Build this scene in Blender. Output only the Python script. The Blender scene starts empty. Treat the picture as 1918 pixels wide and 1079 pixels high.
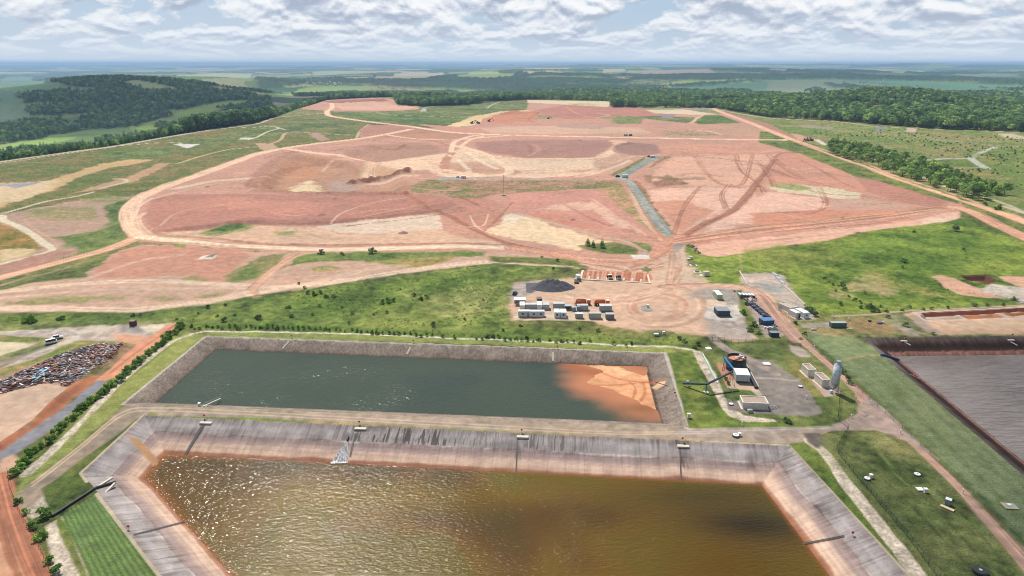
import bpy, math, random
import numpy as np
from mathutils import Vector, Matrix
random.seed(7)
SC = bpy.context.scene
COL = SC.collection
rad = math.radians
# ------------------------------------------------------------------ camera
CH = 115.0; PITCH = rad(18.2); F = 1279.0; CX, CY = 959.0, 539.5
cam = bpy.data.cameras.new("Camera"); cam.lens = 24.0; cam.sensor_width = 36.0
cam.clip_start = 1.0; cam.clip_end = 120000.0
camo = bpy.data.objects.new("Camera", cam); COL.objects.link(camo)
camo.location = (0, 0, CH); camo.rotation_euler = (rad(90) - PITCH, 0, 0)
SC.camera = camo
SC.view_settings.view_transform = 'Standard'; SC.view_settings.look = 'None'
SC.view_settings.gamma = 1.0; SC.view_settings.exposure = 0.42
SC.render.engine = 'CYCLES'; SC.cycles.pixel_filter_type = 'BLACKMAN_HARRIS'; SC.cycles.filter_width = 1.05
SC.cycles.use_denoising = True
SC.cycles.max_bounces = 5; SC.cycles.diffuse_bounces = 2; SC.cycles.glossy_bounces = 2
SC.cycles.transmission_bounces = 3; SC.cycles.volume_bounces = 0; SC.cycles.transparent_max_bounces = 8
# ------------------------------------------------------------------ sun and sky
SUN_EL, SUN_AZ = rad(54), rad(-24)
W = bpy.data.worlds.new("World"); SC.world = W; W.use_nodes = True
wt = W.node_tree; wt.nodes.clear()
def N(t, ty, **kw):
    n = t.nodes.new(ty)
    for k, v in kw.items():
        if k.startswith('i_'):
            n.inputs[k[2:].replace('_', ' ')].default_value = v
        else: setattr(n, k, v)
    return n
def M2(t, op, a, b=None, clamp=False):
    n = t.nodes.new('ShaderNodeMath'); n.operation = op; n.use_clamp = clamp
    for i, v in enumerate((a, b)):
        if v is None: continue
        if isinstance(v, (int, float)): n.inputs[i].default_value = v
        else: t.links.new(v, n.inputs[i])
    return n.outputs[0]
def MIX(t, fac, a, b, mode='MIX'):
    n = t.nodes.new('ShaderNodeMix'); n.data_type = 'RGBA'; n.blend_type = mode
    for i, v in ((0, fac), (6, a), (7, b)):
        if isinstance(v, (int, float)): n.inputs[i].default_value = v
        elif isinstance(v, tuple): n.inputs[i].default_value = (*v, 1) if len(v) == 3 else v
        else: t.links.new(v, n.inputs[i])
    return n.outputs[2]
def RAMP(t, fac, stops, interp='LINEAR'):
    n = t.nodes.new('ShaderNodeValToRGB'); n.color_ramp.interpolation = interp
    e = n.color_ramp.elements
    while len(e) < len(stops): e.new(0.5)
    for i, (p, c) in enumerate(stops):
        e[i].position = p; e[i].color = (*c, 1) if isinstance(c, tuple) else (c, c, c, 1)
    if fac is not None: t.links.new(fac, n.inputs[0])
    return n.outputs[0]
sky = N(wt, 'ShaderNodeTexSky', sky_type='NISHITA', sun_disc=False, sun_elevation=SUN_EL, sun_rotation=SUN_AZ,
        altitude=300, air_density=1.0, dust_density=1.4, ozone_density=1.2)
tc = N(wt, 'ShaderNodeTexCoord'); sp = N(wt, 'ShaderNodeSeparateXYZ'); wt.links.new(tc.outputs['Generated'], sp.inputs[0])
zz = M2(wt, 'MAXIMUM', sp.outputs[2], 0.0)
inv = M2(wt, 'DIVIDE', 1.0, M2(wt, 'ADD', zz, 0.13))
def cloudcoord(k):
    c = N(wt, 'ShaderNodeCombineXYZ')
    wt.links.new(M2(wt, 'MULTIPLY', sp.outputs[0], 7.2), c.inputs[0])
    wt.links.new(M2(wt, 'ADD', M2(wt, 'MULTIPLY', M2(wt, 'LOGARITHM', M2(wt, 'ADD', zz, .03), 2.71828), 1.25), k), c.inputs[1])
    return c.outputs[0]
def cnoise(k, sc, det, rough=0.55, off=0.0):
    n = N(wt, 'ShaderNodeTexNoise', i_Scale=sc, i_Detail=det, i_Roughness=rough, i_Distortion=0.25)
    v = N(wt, 'ShaderNodeVectorMath', operation='ADD'); v.inputs[1].default_value = (off, off * .37, 3.7)
    wt.links.new(cloudcoord(k), v.inputs[0]); wt.links.new(v.outputs[0], n.inputs['Vector'])
    return n.outputs[0]
d1 = cnoise(0.0, 2.5, 9, .55); d2 = cnoise(0.08, 2.5, 6, .52); d3 = cnoise(0.0, 1.0, 3, .5, 5.0)
dens = M2(wt, 'ADD', d1, M2(wt, 'MULTIPLY', M2(wt, 'SUBTRACT', d3, 0.5), 0.55))
cov = RAMP(wt, dens, [(0.375, 0.0), (0.445, 0.8), (0.54, 1.0)])
lit = M2(wt, 'ADD', M2(wt, 'MULTIPLY', M2(wt, 'SUBTRACT', d1, d2), 3.6), M2(wt, 'SUBTRACT', 1.06, M2(wt, 'MULTIPLY', dens, 1.0)), clamp=True)
ccol = RAMP(wt, lit, [(0.22, (4.4, 5.0, 6.3)), (0.42, (6.0, 6.6, 7.7)), (0.56, (7.8, 8.2, 8.9)), (0.78, (10.0, 10.1, 10.2))])
blue = MIX(wt, 0.75, sky.outputs[0], (4.6, 6.1, 8.2))
mixc = MIX(wt, cov, blue, ccol)
hz = RAMP(wt, zz, [(0.0, 1.0), (0.014, 0.75), (0.035, 0.28), (0.07, 0.0)])
mixh = MIX(wt, hz, mixc, MIX(wt, RAMP(wt, zz, [(0.0, 0.0), (0.03, 1.0)]), (7.8, 8.6, 9.5), (6.9, 7.8, 9.0)))
up = RAMP(wt, zz, [(0.25, 0.0), (0.5, 1.0)])
fin = MIX(wt, up, mixh, MIX(wt, 0.35, sky.outputs[0], (4.2, 4.8, 5.6)))
bg = N(wt, 'ShaderNodeBackground'); bg.inputs[1].default_value = 0.072
wo = N(wt, 'ShaderNodeOutputWorld'); wt.links.new(fin, bg.inputs[0]); wt.links.new(bg.outputs[0], wo.inputs[0])
sun = bpy.data.lights.new("Sun", 'SUN'); sun.energy = 4.95; sun.angle = rad(0.55); sun.color = (1.0, 0.945, 0.85)
suno = bpy.data.objects.new("Sun", sun); COL.objects.link(suno)
sdir = Vector((math.sin(SUN_AZ) * math.cos(SUN_EL), math.cos(SUN_AZ) * math.cos(SUN_EL), math.sin(SUN_EL)))
suno.rotation_euler = sdir.to_track_quat('Z', 'Y').to_euler(); suno.location = (0, 0, 300)
# ------------------------------------------------------------------ helpers
KEXP = 2.0
def lin(h):
    h = h.lstrip('#'); c = np.array([int(h[i:i + 2], 16) / 255 for i in (0, 2, 4)])
    return np.where(c <= .04045, c / 12.92, ((c + .055) / 1.055) ** 2.4)
def alb(h): return lin(h) / KEXP
def tag(o, label=None, cat=None, group=None, kind=None):
    if label: o["label"] = label
    if cat: o["category"] = cat
    if group: o["group"] = group
    if kind: o["kind"] = kind
    return o
def _h(ix, iy, s):
    n = (ix * 374761393 + iy * 668265263 + s * 1442695041) & 0xffffffff
    n = ((n ^ (n >> 13)) * 1274126177) & 0xffffffff
    n = (n ^ (n >> 16)) & 0xffff
    return n * (1.0 / 65535.0)
def vnoise(x, y, s=0):
    fx = np.floor(x); fy = np.floor(y); ix = fx.astype(np.int64); iy = fy.astype(np.int64)
    u = x - fx; v = y - fy; u = u * u * (3 - 2 * u); v = v * v * (3 - 2 * v)
    a = _h(ix, iy, s); b = _h(ix + 1, iy, s); c = _h(ix, iy + 1, s); d = _h(ix + 1, iy + 1, s)
    return ((a + (b - a) * u) * (1 - v) + (c + (d - c) * u) * v) * 2 - 1
def fbm(x, y, sc, o=4, s=0, g=.5):
    r = 0; a = 1; t = 0; x = x / sc; y = y / sc
    for i in range(o):
        r = r + a * vnoise(x + 13.1 * i, y - 7.7 * i, s + i * 17); t += a; a *= g
        x = x * 2.03; y = y * 2.03
    return r / t * 1.6
def sst(a, b, x):
    t = np.clip((x - a) / (b - a), 0, 1); return t * t * (3 - 2 * t)
cp, sp_ = math.cos(PITCH), math.sin(PITCH)
def ray(px, py):
    X = (np.asarray(px, float) - CX) / F; Y = (CY - np.asarray(py, float)) / F
    return X, cp + Y * sp_, -sp_ + Y * cp
def at(px, py, z=0.0):
    X, D, Z = ray(px, py); t = (z - CH) / Z
    return np.stack([X * t, D * t], -1)
def pts(s): return [tuple(float(v) for v in p.split(',')) for p in s.split()]
def PW(s, z=0.0):
    a = np.array(pts(s) if isinstance(s, str) else s, float); return at(a[:, 0], a[:, 1], z)
def sdist(poly, x, y):           # signed distance, positive inside
    d2 = np.full(x.shape, 1e18); ins = np.zeros(x.shape, bool); n = len(poly)
    for i in range(n):
        ax, ay = poly[i]; bx, by = poly[(i + 1) % n]; ex, ey = bx - ax, by - ay
        L = ex * ex + ey * ey + 1e-9
        wx = x - ax; wy = y - ay; t = np.clip((wx * ex + wy * ey) / L, 0, 1)
        d2 = np.minimum(d2, (wx - t * ex) ** 2 + (wy - t * ey) ** 2)
        c = ((ay > y) != (by > y))
        if ey != 0: ins ^= c & (x < ax + (y - ay) * ex / ey)
    return np.where(ins, 1, -1) * np.sqrt(d2)
def ldist(line, x, y):           # distance to polyline, signed lateral, arclength
    d2 = np.full(x.shape, 1e18); lat = np.zeros(x.shape); al = np.zeros(x.shape); acc = 0.0
    for i in range(len(line) - 1):
        ax, ay = line[i]; bx, by = line[i + 1]; ex, ey = bx - ax, by - ay; L = math.hypot(ex, ey) + 1e-9
        wx = x - ax; wy = y - ay; t = np.clip((wx * ex + wy * ey) / (L * L), 0, 1)
        q = (wx - t * ex) ** 2 + (wy - t * ey) ** 2; m = q < d2
        d2 = np.where(m, q, d2); lat = np.where(m, (wx * ey - wy * ex) / L, lat); al = np.where(m, acc + t * L, al); acc += L
    return np.sqrt(d2), lat, al
def smooth_line(P, n=6):
    P = np.asarray(P, float)
    if len(P) < 3: return P
    Q = np.vstack([2 * P[0] - P[1], P, 2 * P[-1] - P[-2]]); out = []
    for i in range(1, len(Q) - 2):
        a, b, c, d = Q[i - 1], Q[i], Q[i + 1], Q[i + 2]
        for k in range(n):
            t = k / n
            out.append(.5 * (2 * b + (c - a) * t + (2 * a - 5 * b + 4 * c - d) * t * t + (3 * b - a - 3 * c + d) * t ** 3))
    out.append(Q[-2]); return np.array(out)
# ------------------------------------------------------------------ terrain heights
EDGE_L = PW("0,303 110,288 220,272 300,258 390,243 480,231 525,219 605,208 700,186")   # rim of the plateau on the left
PLAT = PW([(-900, 420), (-300, 345), (0, 303), (110, 288), (220, 272), (300, 258), (390, 243), (480, 231), (525, 217), (560, 204), (620, 188), (740, 183), (985, 183),
           (1150, 186), (1340, 186), (1640, 200), (1918, 215), (2500, 240), (4500, 420), (5500, 1100), (-2500, 1100)])
z_low, z_up, z_r = -5.6, -3.0, -4.4
RIM_LOW = PW("153,886 270,778 800,803 1480,835 1712,1092 1900,1300 500,1300 312,1092 186,926")
RIM_UP = PW("232,757 387,630 1243,662 1288,800")
RIM_R = PW("1612,632 1918,628 2300,623 2500,1100 2160,1100")
PITS = [(PW("1722,586 1918,577 2200,566 2200,574 1918,583 1735,592"), 1.6), (PW("1722,590 1788,588 1808,597 1735,600"), 1.3),
        (PW("1794,588 1862,585 1885,594 1815,598"), 1.6), (PW("1870,585 1918,583 2100,576 2100,584 1918,590 1898,593"), 1.6),
        (PW("1800,515 1848,513 1872,524 1850,528 1812,522"), 2.5)]
BASIN = PW("470,352 492,322 520,300 552,286 660,300 760,322 765,345 740,358 560,364")
BASIN2 = PW("620,292 700,272 850,270 860,280 800,292 700,306")
def Hbase(x, y):
    sd = sdist(PLAT, x, y)
    out = sst(0, 420, -sd)
    ang = np.arctan2(x, y)
    # left valley deep, right side shallow
    left = sst(0.10, -0.10, ang)
    dep = out * (-62 * left - 26 * (1 - left)) 
    h = dep
    h = h + 128 * np.exp(-(((x + 1700) / 700) ** 2 + ((y - 3150) / 620) ** 2)) * sst(1500, 2600, y)
    h = h + 60 * np.exp(-(((x + 2900) / 900) ** 2 + ((y - 3000) / 700) ** 2))
    h = h + 85 * np.exp(-(((x + 700) / 1500) ** 2 + ((y - 6300) / 500) ** 2)) + 95 * np.exp(-(((x + 2600) / 1300) ** 2 + ((y - 5200) / 420) ** 2)) + 75 * np.exp(-(((x - 2400) / 2000) ** 2 + ((y - 9000) / 600) ** 2)) + 70 * np.exp(-(((x - 300) / 1500) ** 2 + ((y - 11500) / 700) ** 2))
    h = h + 40 * np.exp(-(((x - 1150) / 330) ** 2 + ((y - 2050) / 260) ** 2))
    h = h + 24 * np.exp(-(((x + 560) / 260) ** 2 + ((y - 2150) / 300) ** 2)) * out
    h = h - 24 * sst(0, 60, -sd) * left * sst(-.22, -.32, ang)
    h = h + 26 * np.exp(-(((x + 520) / 130) ** 2 + ((y - 1340) / 150) ** 2)) * sst(0, 60, -sd)
    r = np.hypot(x, y); far = sst(2200, 5200, r)
    h = h + far * (fbm(x, y, 2300, 3, 5) * 40 + fbm(x, y, 900, 2, 9) * 10)
    h = h + sst(5000, 14000, r) * (fbm(x, y, 4600, 3, 11) * 42 + 2)
    h = h + sst(9000, 30000, r) * (fbm(x, y * .5, 9000, 2, 21) * 18 + 62)
    return np.where(h > 95, 95 + 35 * np.tanh((h - 95) / 35), h)
def pond_depth(rim, slope, dmax, x, y, off=0.0):
    return np.clip((sdist(rim, x, y) - off) * slope, 0, dmax)
BERMS = []   # (world line, half width, height)
def bermpx(s, w, h): BERMS.append((smooth_line(PW(s)), w, h))
bermpx("250,365 300,345 400,312 480,283", 4, 1.2); bermpx("655,334 690,330 720,327 765,324", 4, 4.0)
bermpx("276,420 300,440 400,448 480,455 700,458 900,455", 2.5, .8)
bermpx("870,222 905,219 960,212 1000,212", 14, 5); bermpx("1180,268 1150,275 1150,290 1170,300", 6, 2)
bermpx("1420,246 1500,270 1640,318 1790,372", 3, 1.0)
bermpx("300,437 400,424 480,418 560,421 700,409 860,391", 4, 1.6)
bermpx("475,357 560,362 660,364 760,363", 4, 2.2); bermpx("800,300 900,292 1000,298 1120,296", 5, 2.0)
bermpx("230,650 180,693 130,735 60,795 0,838", 2.0, 1.6)
bermpx("700,330 800,322 900,318 1000,323 1120,318", 5, 2.2); bermpx("560,204 620,196 780,199", 5, 2)
def Hf(x, y):
    x = np.asarray(x, float); y = np.asarray(y, float); shp = x.shape; x = x.ravel(); y = y.ravel()
    h = Hbase(x, y)
    near = np.nonzero((y < 1100) & (np.abs(x) < 1400))[0]
    X, Y = x[near], y[near]; q = np.zeros(len(near))
    site = sst(240, 420, Y)
    q += site * sst(1050, 900, Y) * (fbm(X, Y, 120, 3, 31) * 1.6)
    m = (Y < 290); 
    def sub(mask, f):
        i = np.nonzero(mask)[0]
        if len(i): q[i] += f(X[i], Y[i])
    sub((Y < 232), lambda a, b: -pond_depth(RIM_LOW, .40, 7.6, a, b))
    sub((Y < 290) & (Y > 195), lambda a, b: -pond_depth(RIM_UP, .40, 4.4, a, b))
    sub((Y < 300) & (X > 80), lambda a, b: -pond_depth(RIM_R, .42, 6.5, a, b, 0.5))
    for P, d in PITS:
        b0 = P.min(0) - 5; b1 = P.max(0) + 5
        sub((X > b0[0]) & (X < b1[0]) & (Y > b0[1]) & (Y < b1[1]), lambda a, b: -np.clip(sdist(P, a, b) * 1.2, 0, d))
    for P, d in ((BASIN, 7), (BASIN2, 4)):
        b0 = P.min(0) - 5; b1 = P.max(0) + 5
        sub((X > b0[0]) & (X < b1[0]) & (Y > b0[1]) & (Y < b1[1]), lambda a, b: -d * sst(0, 26, sdist(P, a, b)))
    # flood embankment left of upper pond, small rough relief everywhere but on yards
    rough = fbm(X, Y, 7, 3, 41)
    q += rough * .05 + sst(-40, 0, sdist(MEAD, X, Y)) * fbm(X, Y, 9, 3, 77) * .30
    h[near] += q
    for L, w, hh in BERMS:
        b0 = L.min(0) - 3 * w; b1 = L.max(0) + 3 * w
        i = np.nonzero((x > b0[0]) & (x < b1[0]) & (y > b0[1]) & (y < b1[1]))[0]
        if len(i):
            d, _, _ = ldist(L, x[i], y[i]); h[i] += hh * np.exp(-(d / w) ** 2) * (1 + .4 * fbm(x[i], y[i], 12, 2, 3))
    return h.reshape(shp)
MEAD = PW("0,590 280,584 470,556 905,494 1075,500 955,522 950,606 1180,630 1320,632 1290,648 420,615 0,612")
def hit(px, py):
    px = np.atleast_1d(np.asarray(px, float)); py = np.atleast_1d(np.asarray(py, float))
    X, D, Z = ray(px, py)
    t = np.geomspace(700, 52000, 520)
    zz = CH + Z[:, None] * t; hx = X[:, None] * t; hy = D[:, None] * t
    g = Hbase(hx.ravel(), hy.ravel()).reshape(hx.shape); b = zz < g
    k = np.where(b.any(1), b.argmax(1), len(t) - 1); k = np.maximum(k, 1)
    i = np.arange(len(px)); a0 = zz[i, k - 1] - g[i, k - 1]; a1 = zz[i, k] - g[i, k]
    w = np.clip(a0 / (a0 - a1 + 1e-9), 0, 1); tt = t[k - 1] + (t[k] - t[k - 1]) * w
    return np.stack([X * tt, D * tt], -1)
def PH(s):
    a = np.array(pts(s), float); return hit(a[:, 0], a[:, 1])
# ------------------------------------------------------------------ ground grid (world space, finer near the site)
import time; T0 = time.time()
Q = 1.45
ys = [100.0]
while ys[-1] < 52000:
    y = ys[-1]; ys.append(y + min((y * y + CH * CH) / (CH * 683 * Q), 0.0085 * y))
ys = np.array([-400, -200, -60, 20, 60, 80, 92] + ys)
nu = int(1024 * Q * 1.12); u = np.linspace(-1.12, 1.12, nu)
k = np.cumsum(np.linspace(.004, .05, 60)); u = np.concatenate([-(1.12 + k[::-1]), u, 1.12 + k])
dep = np.maximum(.95 * ys + 36, 131)
GX = .75 * dep[:, None] * u[None, :]; GY = np.repeat(ys[:, None], len(u), 1)
NR, NC = GX.shape; print("grid", NR, NC)
GX = GX.ravel(); GY = GY.ravel(); NV = NR * NC
GZ = Hf(GX, GY); print("heights", time.time() - T0)
SPC = np.maximum(np.hypot(GX, GY), 150) / (683 * Q)          # sideways spacing
def att(s): return np.clip(s * 1.3 / SPC, 0.25, 1).astype(np.float32)
g2 = (fbm(GX, GY, 2.2, 3, 101) * att(2.2)).astype(np.float32); g10 = (fbm(GX, GY, 11, 4, 103) * att(11)).astype(np.float32)
g50 = fbm(GX, GY, 50, 4, 105).astype(np.float32); g200 = fbm(GX, GY, 230, 3, 107).astype(np.float32)
RGB = np.zeros((NV, 3), np.float32); CLS = np.zeros(NV, np.int8); VEG = np.ones(NV, np.float32)
CL = {'ground': 0, 'bare_earth': 1, 'dirt_road': 2, 'gravel_yard': 3, 'pond_bank': 4, 'hills': 5, 'path': 6}
def texture(kind, c, ii, ang=None):
    a = g2[ii][:, None]; b = g10[ii][:, None]; d = g50[ii][:, None]; e = g200[ii][:, None]
    c = np.asarray(c)[None, :]
    if kind == 'grass':
        f = .80 + .30 * a + .27 * b + .16 * d
        hue = np.clip(.5 + .55 * d + .55 * b, 0, 1)
        c = c * .86 + .14 * c.mean() * np.array([[1.1, 1.15, .6]])
        return c * f * (np.array([[.80, .90, .75]]) * (1 - hue) + np.array([[1.32, 1.08, 1.15]]) * hue)
    if kind == 'mown':
        return c * (.95 + .18 * a + .13 * b + .08 * d) * (1 + np.array([[.10, .02, .0]]) * d)
    if kind == 'dry':
        hue = np.clip(.5 + .8 * d + .6 * b + .3 * a, 0, 1)
        return c * (.93 + .26 * a + .14 * b) * (np.array([[.72, 1.0, .62]]) * (1 - hue) + np.array([[1.28, 1.05, 1.15]]) * hue)
    if kind in ('dirt', 'streak'):
        s = 0
        if kind == 'streak' or ang is not None:
            th = ang if ang is not None else 0.1
            x = GX[ii]; y = GY[ii]; wv = 14 * g50[ii]
            p = x * math.cos(th) + y * math.sin(th); q = -x * math.sin(th) + y * math.cos(th) + wv
            s = (fbm(p, q * 9, 30, 3, 201) * .85 + fbm(p, q * 5, 60, 2, 205) * .5)[:, None]; e = 0 * e
        x = GX[ii]; y = GY[ii]; cn = fbm(x, y, 190, 3, 211) * 9 + .012 * y; fr = np.abs(cn - np.round(cn)); lw = sst(.16, .03, fr) * sst(-.2, .3, fbm(x, y, 110, 2, 213)) * np.clip(2.0 / SPC[ii], .3, 1)
        cn2 = fbm(x, y, 75, 2, 215) * 8; l2 = sst(.12, .03, np.abs(cn2 - np.round(cn2))) * sst(.1, .5, fbm(x, y, 140, 2, 217)) * np.clip(1.3 / SPC[ii], .2, 1)
        kb = np.round(cn).astype(np.int64); tone_ = (_h(kb, kb * 0 + 7, 3) - .5)[:, None] * sst(.5, .44, fr)[:, None] * sst(-.5, -.1, e * 0 + g200[ii][:, None]); s = .42 * s - .16 * lw[:, None] + .10 * l2[:, None] + .55 * tone_
        f = 1.05 + .09 * a + .06 * b + .06 * d + .17 * s
        sat = np.array([[1.0, 1.01, .94]]) + (np.array([[.02, -.015, -.03]]) * (1.3 * s + d + .6 * b))
        return c * f * sat
    if kind == 'gravel':
        return c * (1 + .22 * a + .12 * b + .08 * d) * (1 + np.array([[.03, 0, -.03]]) * b)
    if kind == 'stones':
        r = (_h((GX[ii] * 1.6).astype(np.int64), (GY[ii] * 1.6).astype(np.int64), 5))[:, None]
        return c * (1 + .3 * a + .08 * b) * (.72 + .5 * r)
    return c * (1 + .10 * b + .06 * a)
def span(b0, b1):
    r0 = max(np.searchsorted(ys, b0[1]) - 1, 0); r1 = min(np.searchsorted(ys, b1[1]) + 1, NR)
    if r1 <= r0: return np.zeros(0, np.int64)
    ii = np.arange(r0 * NC, r1 * NC); x = GX[ii]
    return ii[(x > b0[0]) & (x < b1[0])]
def apply(ii, m, c, kind, cls, ang, veg):
    k = m > 0.004; ii = ii[k]; m = m[k][:, None]
    RGB[ii] = RGB[ii] * (1 - m) + np.maximum(texture(kind, c, ii, ang), .004) * m
    h = ii[m[:, 0] > .5]
    if cls: CLS[h] = CL[cls]
    v = veg if veg is not None else (1.0 if kind in ('grass', 'dry', 'mown') else 0.0)
    VEG[ii] = VEG[ii] * (1 - m[:, 0]) + v * m[:, 0]
PALE = 0.0
def tone(h):                       # dusty, sandier tone for the bare earth of the site
    c = alb(h); r, g, b = [int(h[i:i + 2], 16) for i in (1, 3, 5)]
    if PALE and r > b + 18 and r > g + 14 and r > 140 and g < r - 25: c = c * (1 - PALE) + alb('#e8c0ac') * PALE; m = alb('#cf9f8e'); c = m * (c / m) ** 1.12 * 1.03 * np.array([1.02, 1.02, .98])
    return c
def P(s, c, soft=1.5, warp=3.0, kind='dirt', cls='bare_earth', ang=None, al=1.0, z=0.0, veg=None, far=False, sm=False):
    L = PH(s) if far else (PW(s, z) if isinstance(s, str) else s)
    if sm: L = smooth_line(np.vstack([L, L[:1]]), 5)[:-1]
    e = soft + warp * 1.6; ii = span(L.min(0) - e, L.max(0) + e)
    if not len(ii): return
    sd = sdist(L, GX[ii], GY[ii]) + warp * (g10[ii] * .8 + g2[ii] * .25)
    apply(ii, sst(-soft, soft, sd) * al, tone(c) if isinstance(c, str) else c, kind, cls, ang, veg)
def S(s, w, c, soft=.4, warp=.4, kind='dirt', cls='dirt_road', al=1.0, ruts=0, z=0.0, veg=None, far=False, sm=True):
    L = PH(s) if far else PW(s, z)
    if sm: L = smooth_line(L)
    far_k = 1 + .75 * float(sst(450, 1000, np.mean(L[:, 1]))); w = w * far_k
    e = w + soft + warp * 1.6 + 3; ii = span(L.min(0) - e, L.max(0) + e)
    if not len(ii): return
    d, lat, a = ldist(L, GX[ii], GY[ii])
    m = sst(soft, -soft, d - w / 2 + warp * (g10[ii] * .7 + g2[ii] * .4)) * al
    cc = tone(c)
    k = m > .004; ii = ii[k]; m = m[k][:, None]; lat = lat[k]; a = a[k]; d = d[k]
    t = texture(kind, cc, ii)
    if ruts:
        # wheel tracks: long streaks that follow the road
        fr = fbm(lat * 1.7 + .35 * np.sin(a / 17), a / 40, .9, 2, 63) + .6 * vnoise(lat * 3.1, a / 30, 64)
        edge = sst(.62, .98, 2 * d / w)
        t = t * (1 + .10 * (far_k - 1)) * (1 + ruts * .30 / far_k * fr[:, None]) * (1 - .16 * edge[:, None]) * (1 + .05 * np.array([[0, -.7, -1]]) * fr[:, None])
    RGB[ii] = RGB[ii] * (1 - m) + np.maximum(t, .004) * m
    h = ii[m[:, 0] > .5]
    if cls: CLS[h] = CL[cls]
    VEG[ii] = VEG[ii] * (1 - m[:, 0]) + (veg or 0) * m[:, 0]
GR, DR, ST = 'grass', 'dry', 'streak'
def rampc(v, stops):
    xs = [p for p, _ in stops]; cs = np.array([alb(c) for _, c in stops])
    return np.stack([np.interp(v, xs, cs[:, j]) for j in range(3)], -1)
# ---- far country: patchwork of fields and woods
R0 = np.hypot(GX, GY)
fi = np.nonzero(((sdist(PLAT, GX, GY) < 0)) & (GY > 250))[0]
fx, fy = GX[fi], GY[fi]
ca, sa = math.cos(.35), math.sin(.35)
def cells(x, y, sz, s):
    wx = x + fbm(x, y, sz * 1.2, 2, s) * sz * .25; wy = y + fbm(x, y, sz * 1.1, 2, s + 3) * sz * .25
    a = (wx * ca + wy * sa) / sz; b = (-wx * sa + wy * ca) / (sz * .8)
    return _h(np.floor(a + .5 * _h(np.floor(b).astype(np.int64), 0 * a.astype(np.int64), s)).astype(np.int64), np.floor(b).astype(np.int64), s + 1)
cz = np.where(R0[fi] < 9000, cells(fx, fy, 430, 301), cells(fx, fy, 1000, 311))
fcol = rampc(cz, [(0, '#6f8f4a'), (.2, '#9bb060'), (.35, '#5a8048'), (.5, '#4f8055'), (.62, '#b3bd72'), (.75, '#7b9a52'), (.85, '#e0cfa0'), (.93, '#c9b58e'), (1, '#d6dc9a')])
fcol *= (.95 + .10 * g50[fi] + .08 * g200[fi])[:, None]
wn = fbm(fx * .6, fy, 1000, 4, 321) * .9 + fbm(fx, fy, 4000, 2, 323) * .45 + .0 - .16 * sst(4500, 9000, R0[fi])
wood = sst(.0, .06, wn + .10 * fbm(fx, fy, 160, 2, 325)).astype(np.float32)
hedge = sst(.045, .02, np.abs(fbm(fx, fy, 420, 2, 331))) * sst(0.0, .3, fbm(fx, fy, 900, 1, 333)) * .8
WOOD = np.zeros(NV, np.float32); WOOD[fi] = np.maximum(wood, hedge)
def Wd(s, v=1.0, soft=14, warp=22, far=True):          # wood added (1) or cleared (0)
    L = PH(s); ii = span(L.min(0) - 80, L.max(0) + 80)
    sd = sdist(L, GX[ii], GY[ii]) + warp * g50[ii]; m = sst(-soft, soft, sd); WOOD[ii] = WOOD[ii] * (1 - m) + v * m
RGB[:] = alb('#93a05c'); RGB[fi] = fcol
CLS[fi] = CL['hills']
FARF = [  # light and green fields far away
 ("700,150 740,139 800,136 832,138 815,144 760,148", '#d8c79c'), ("735,139 760,134 800,134 822,138 790,143", '#cfc49a'), ("855,146 880,136 920,134 965,140 960,145 900,148", '#bfd07e'),
 ("0,150 60,143 110,160 95,182 40,190 0,196", '#7ba080'), ("0,160 130,160 200,166 180,172 0,172", '#86ab78'), ("0,176 60,176 62,184 0,186", '#7ba075'), ("0,196 130,198 100,205 40,222 0,226", '#86a380'),
 ("0,226 70,226 75,240 60,252 0,252", '#6f9472'), ("0,275 40,266 90,258 140,257 130,262 60,274 0,284", '#a6c861'), ("222,156 260,150 330,164 340,173 300,172 270,168", '#bcc78a'),
 ("320,214 390,190 440,186 490,188 460,197 400,208 330,220", '#a8c463'), ("250,241 275,236 302,235 298,242 262,246", '#a3c45c'), ("470,182 560,166 640,162 700,164 690,170 560,180 480,188", '#a4c072'),
 ("790,166 830,163 880,167 893,171 840,171", '#a9c56a'), ("1235,158 1280,150 1400,150 1410,156 1330,161 1270,160", '#b5cb62'), ("1180,166 1290,160 1440,152 1560,148 1700,150 1800,158 1918,172 1918,182 1700,176 1640,178 1500,182 1400,172", '#6f9c78'),
 ("1440,150 1560,148 1640,158 1700,166 1660,175 1560,182 1440,170", '#8fa684'), ("1590,152 1700,150 1918,160 1918,168 1760,158", '#74a47c'), ("1100,158 1180,157 1180,162 1110,164", '#7aa67c'),
 ("1220,131 1330,131 1340,135 1250,141 1200,140", '#c8b49a'), ("980,133 1050,135 1060,139 990,142", '#ccc59a'), ("1120,130 1170,129 1180,133 1130,136", '#cfc295'), ("1600,146 1632,146 1632,149 1600,149", '#b5d088'),
 ("130,172 200,170 222,176 180,178 90,176", '#7fa080'), ("1700,166 1860,166 1900,176 1800,178", '#84a290')]
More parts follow.
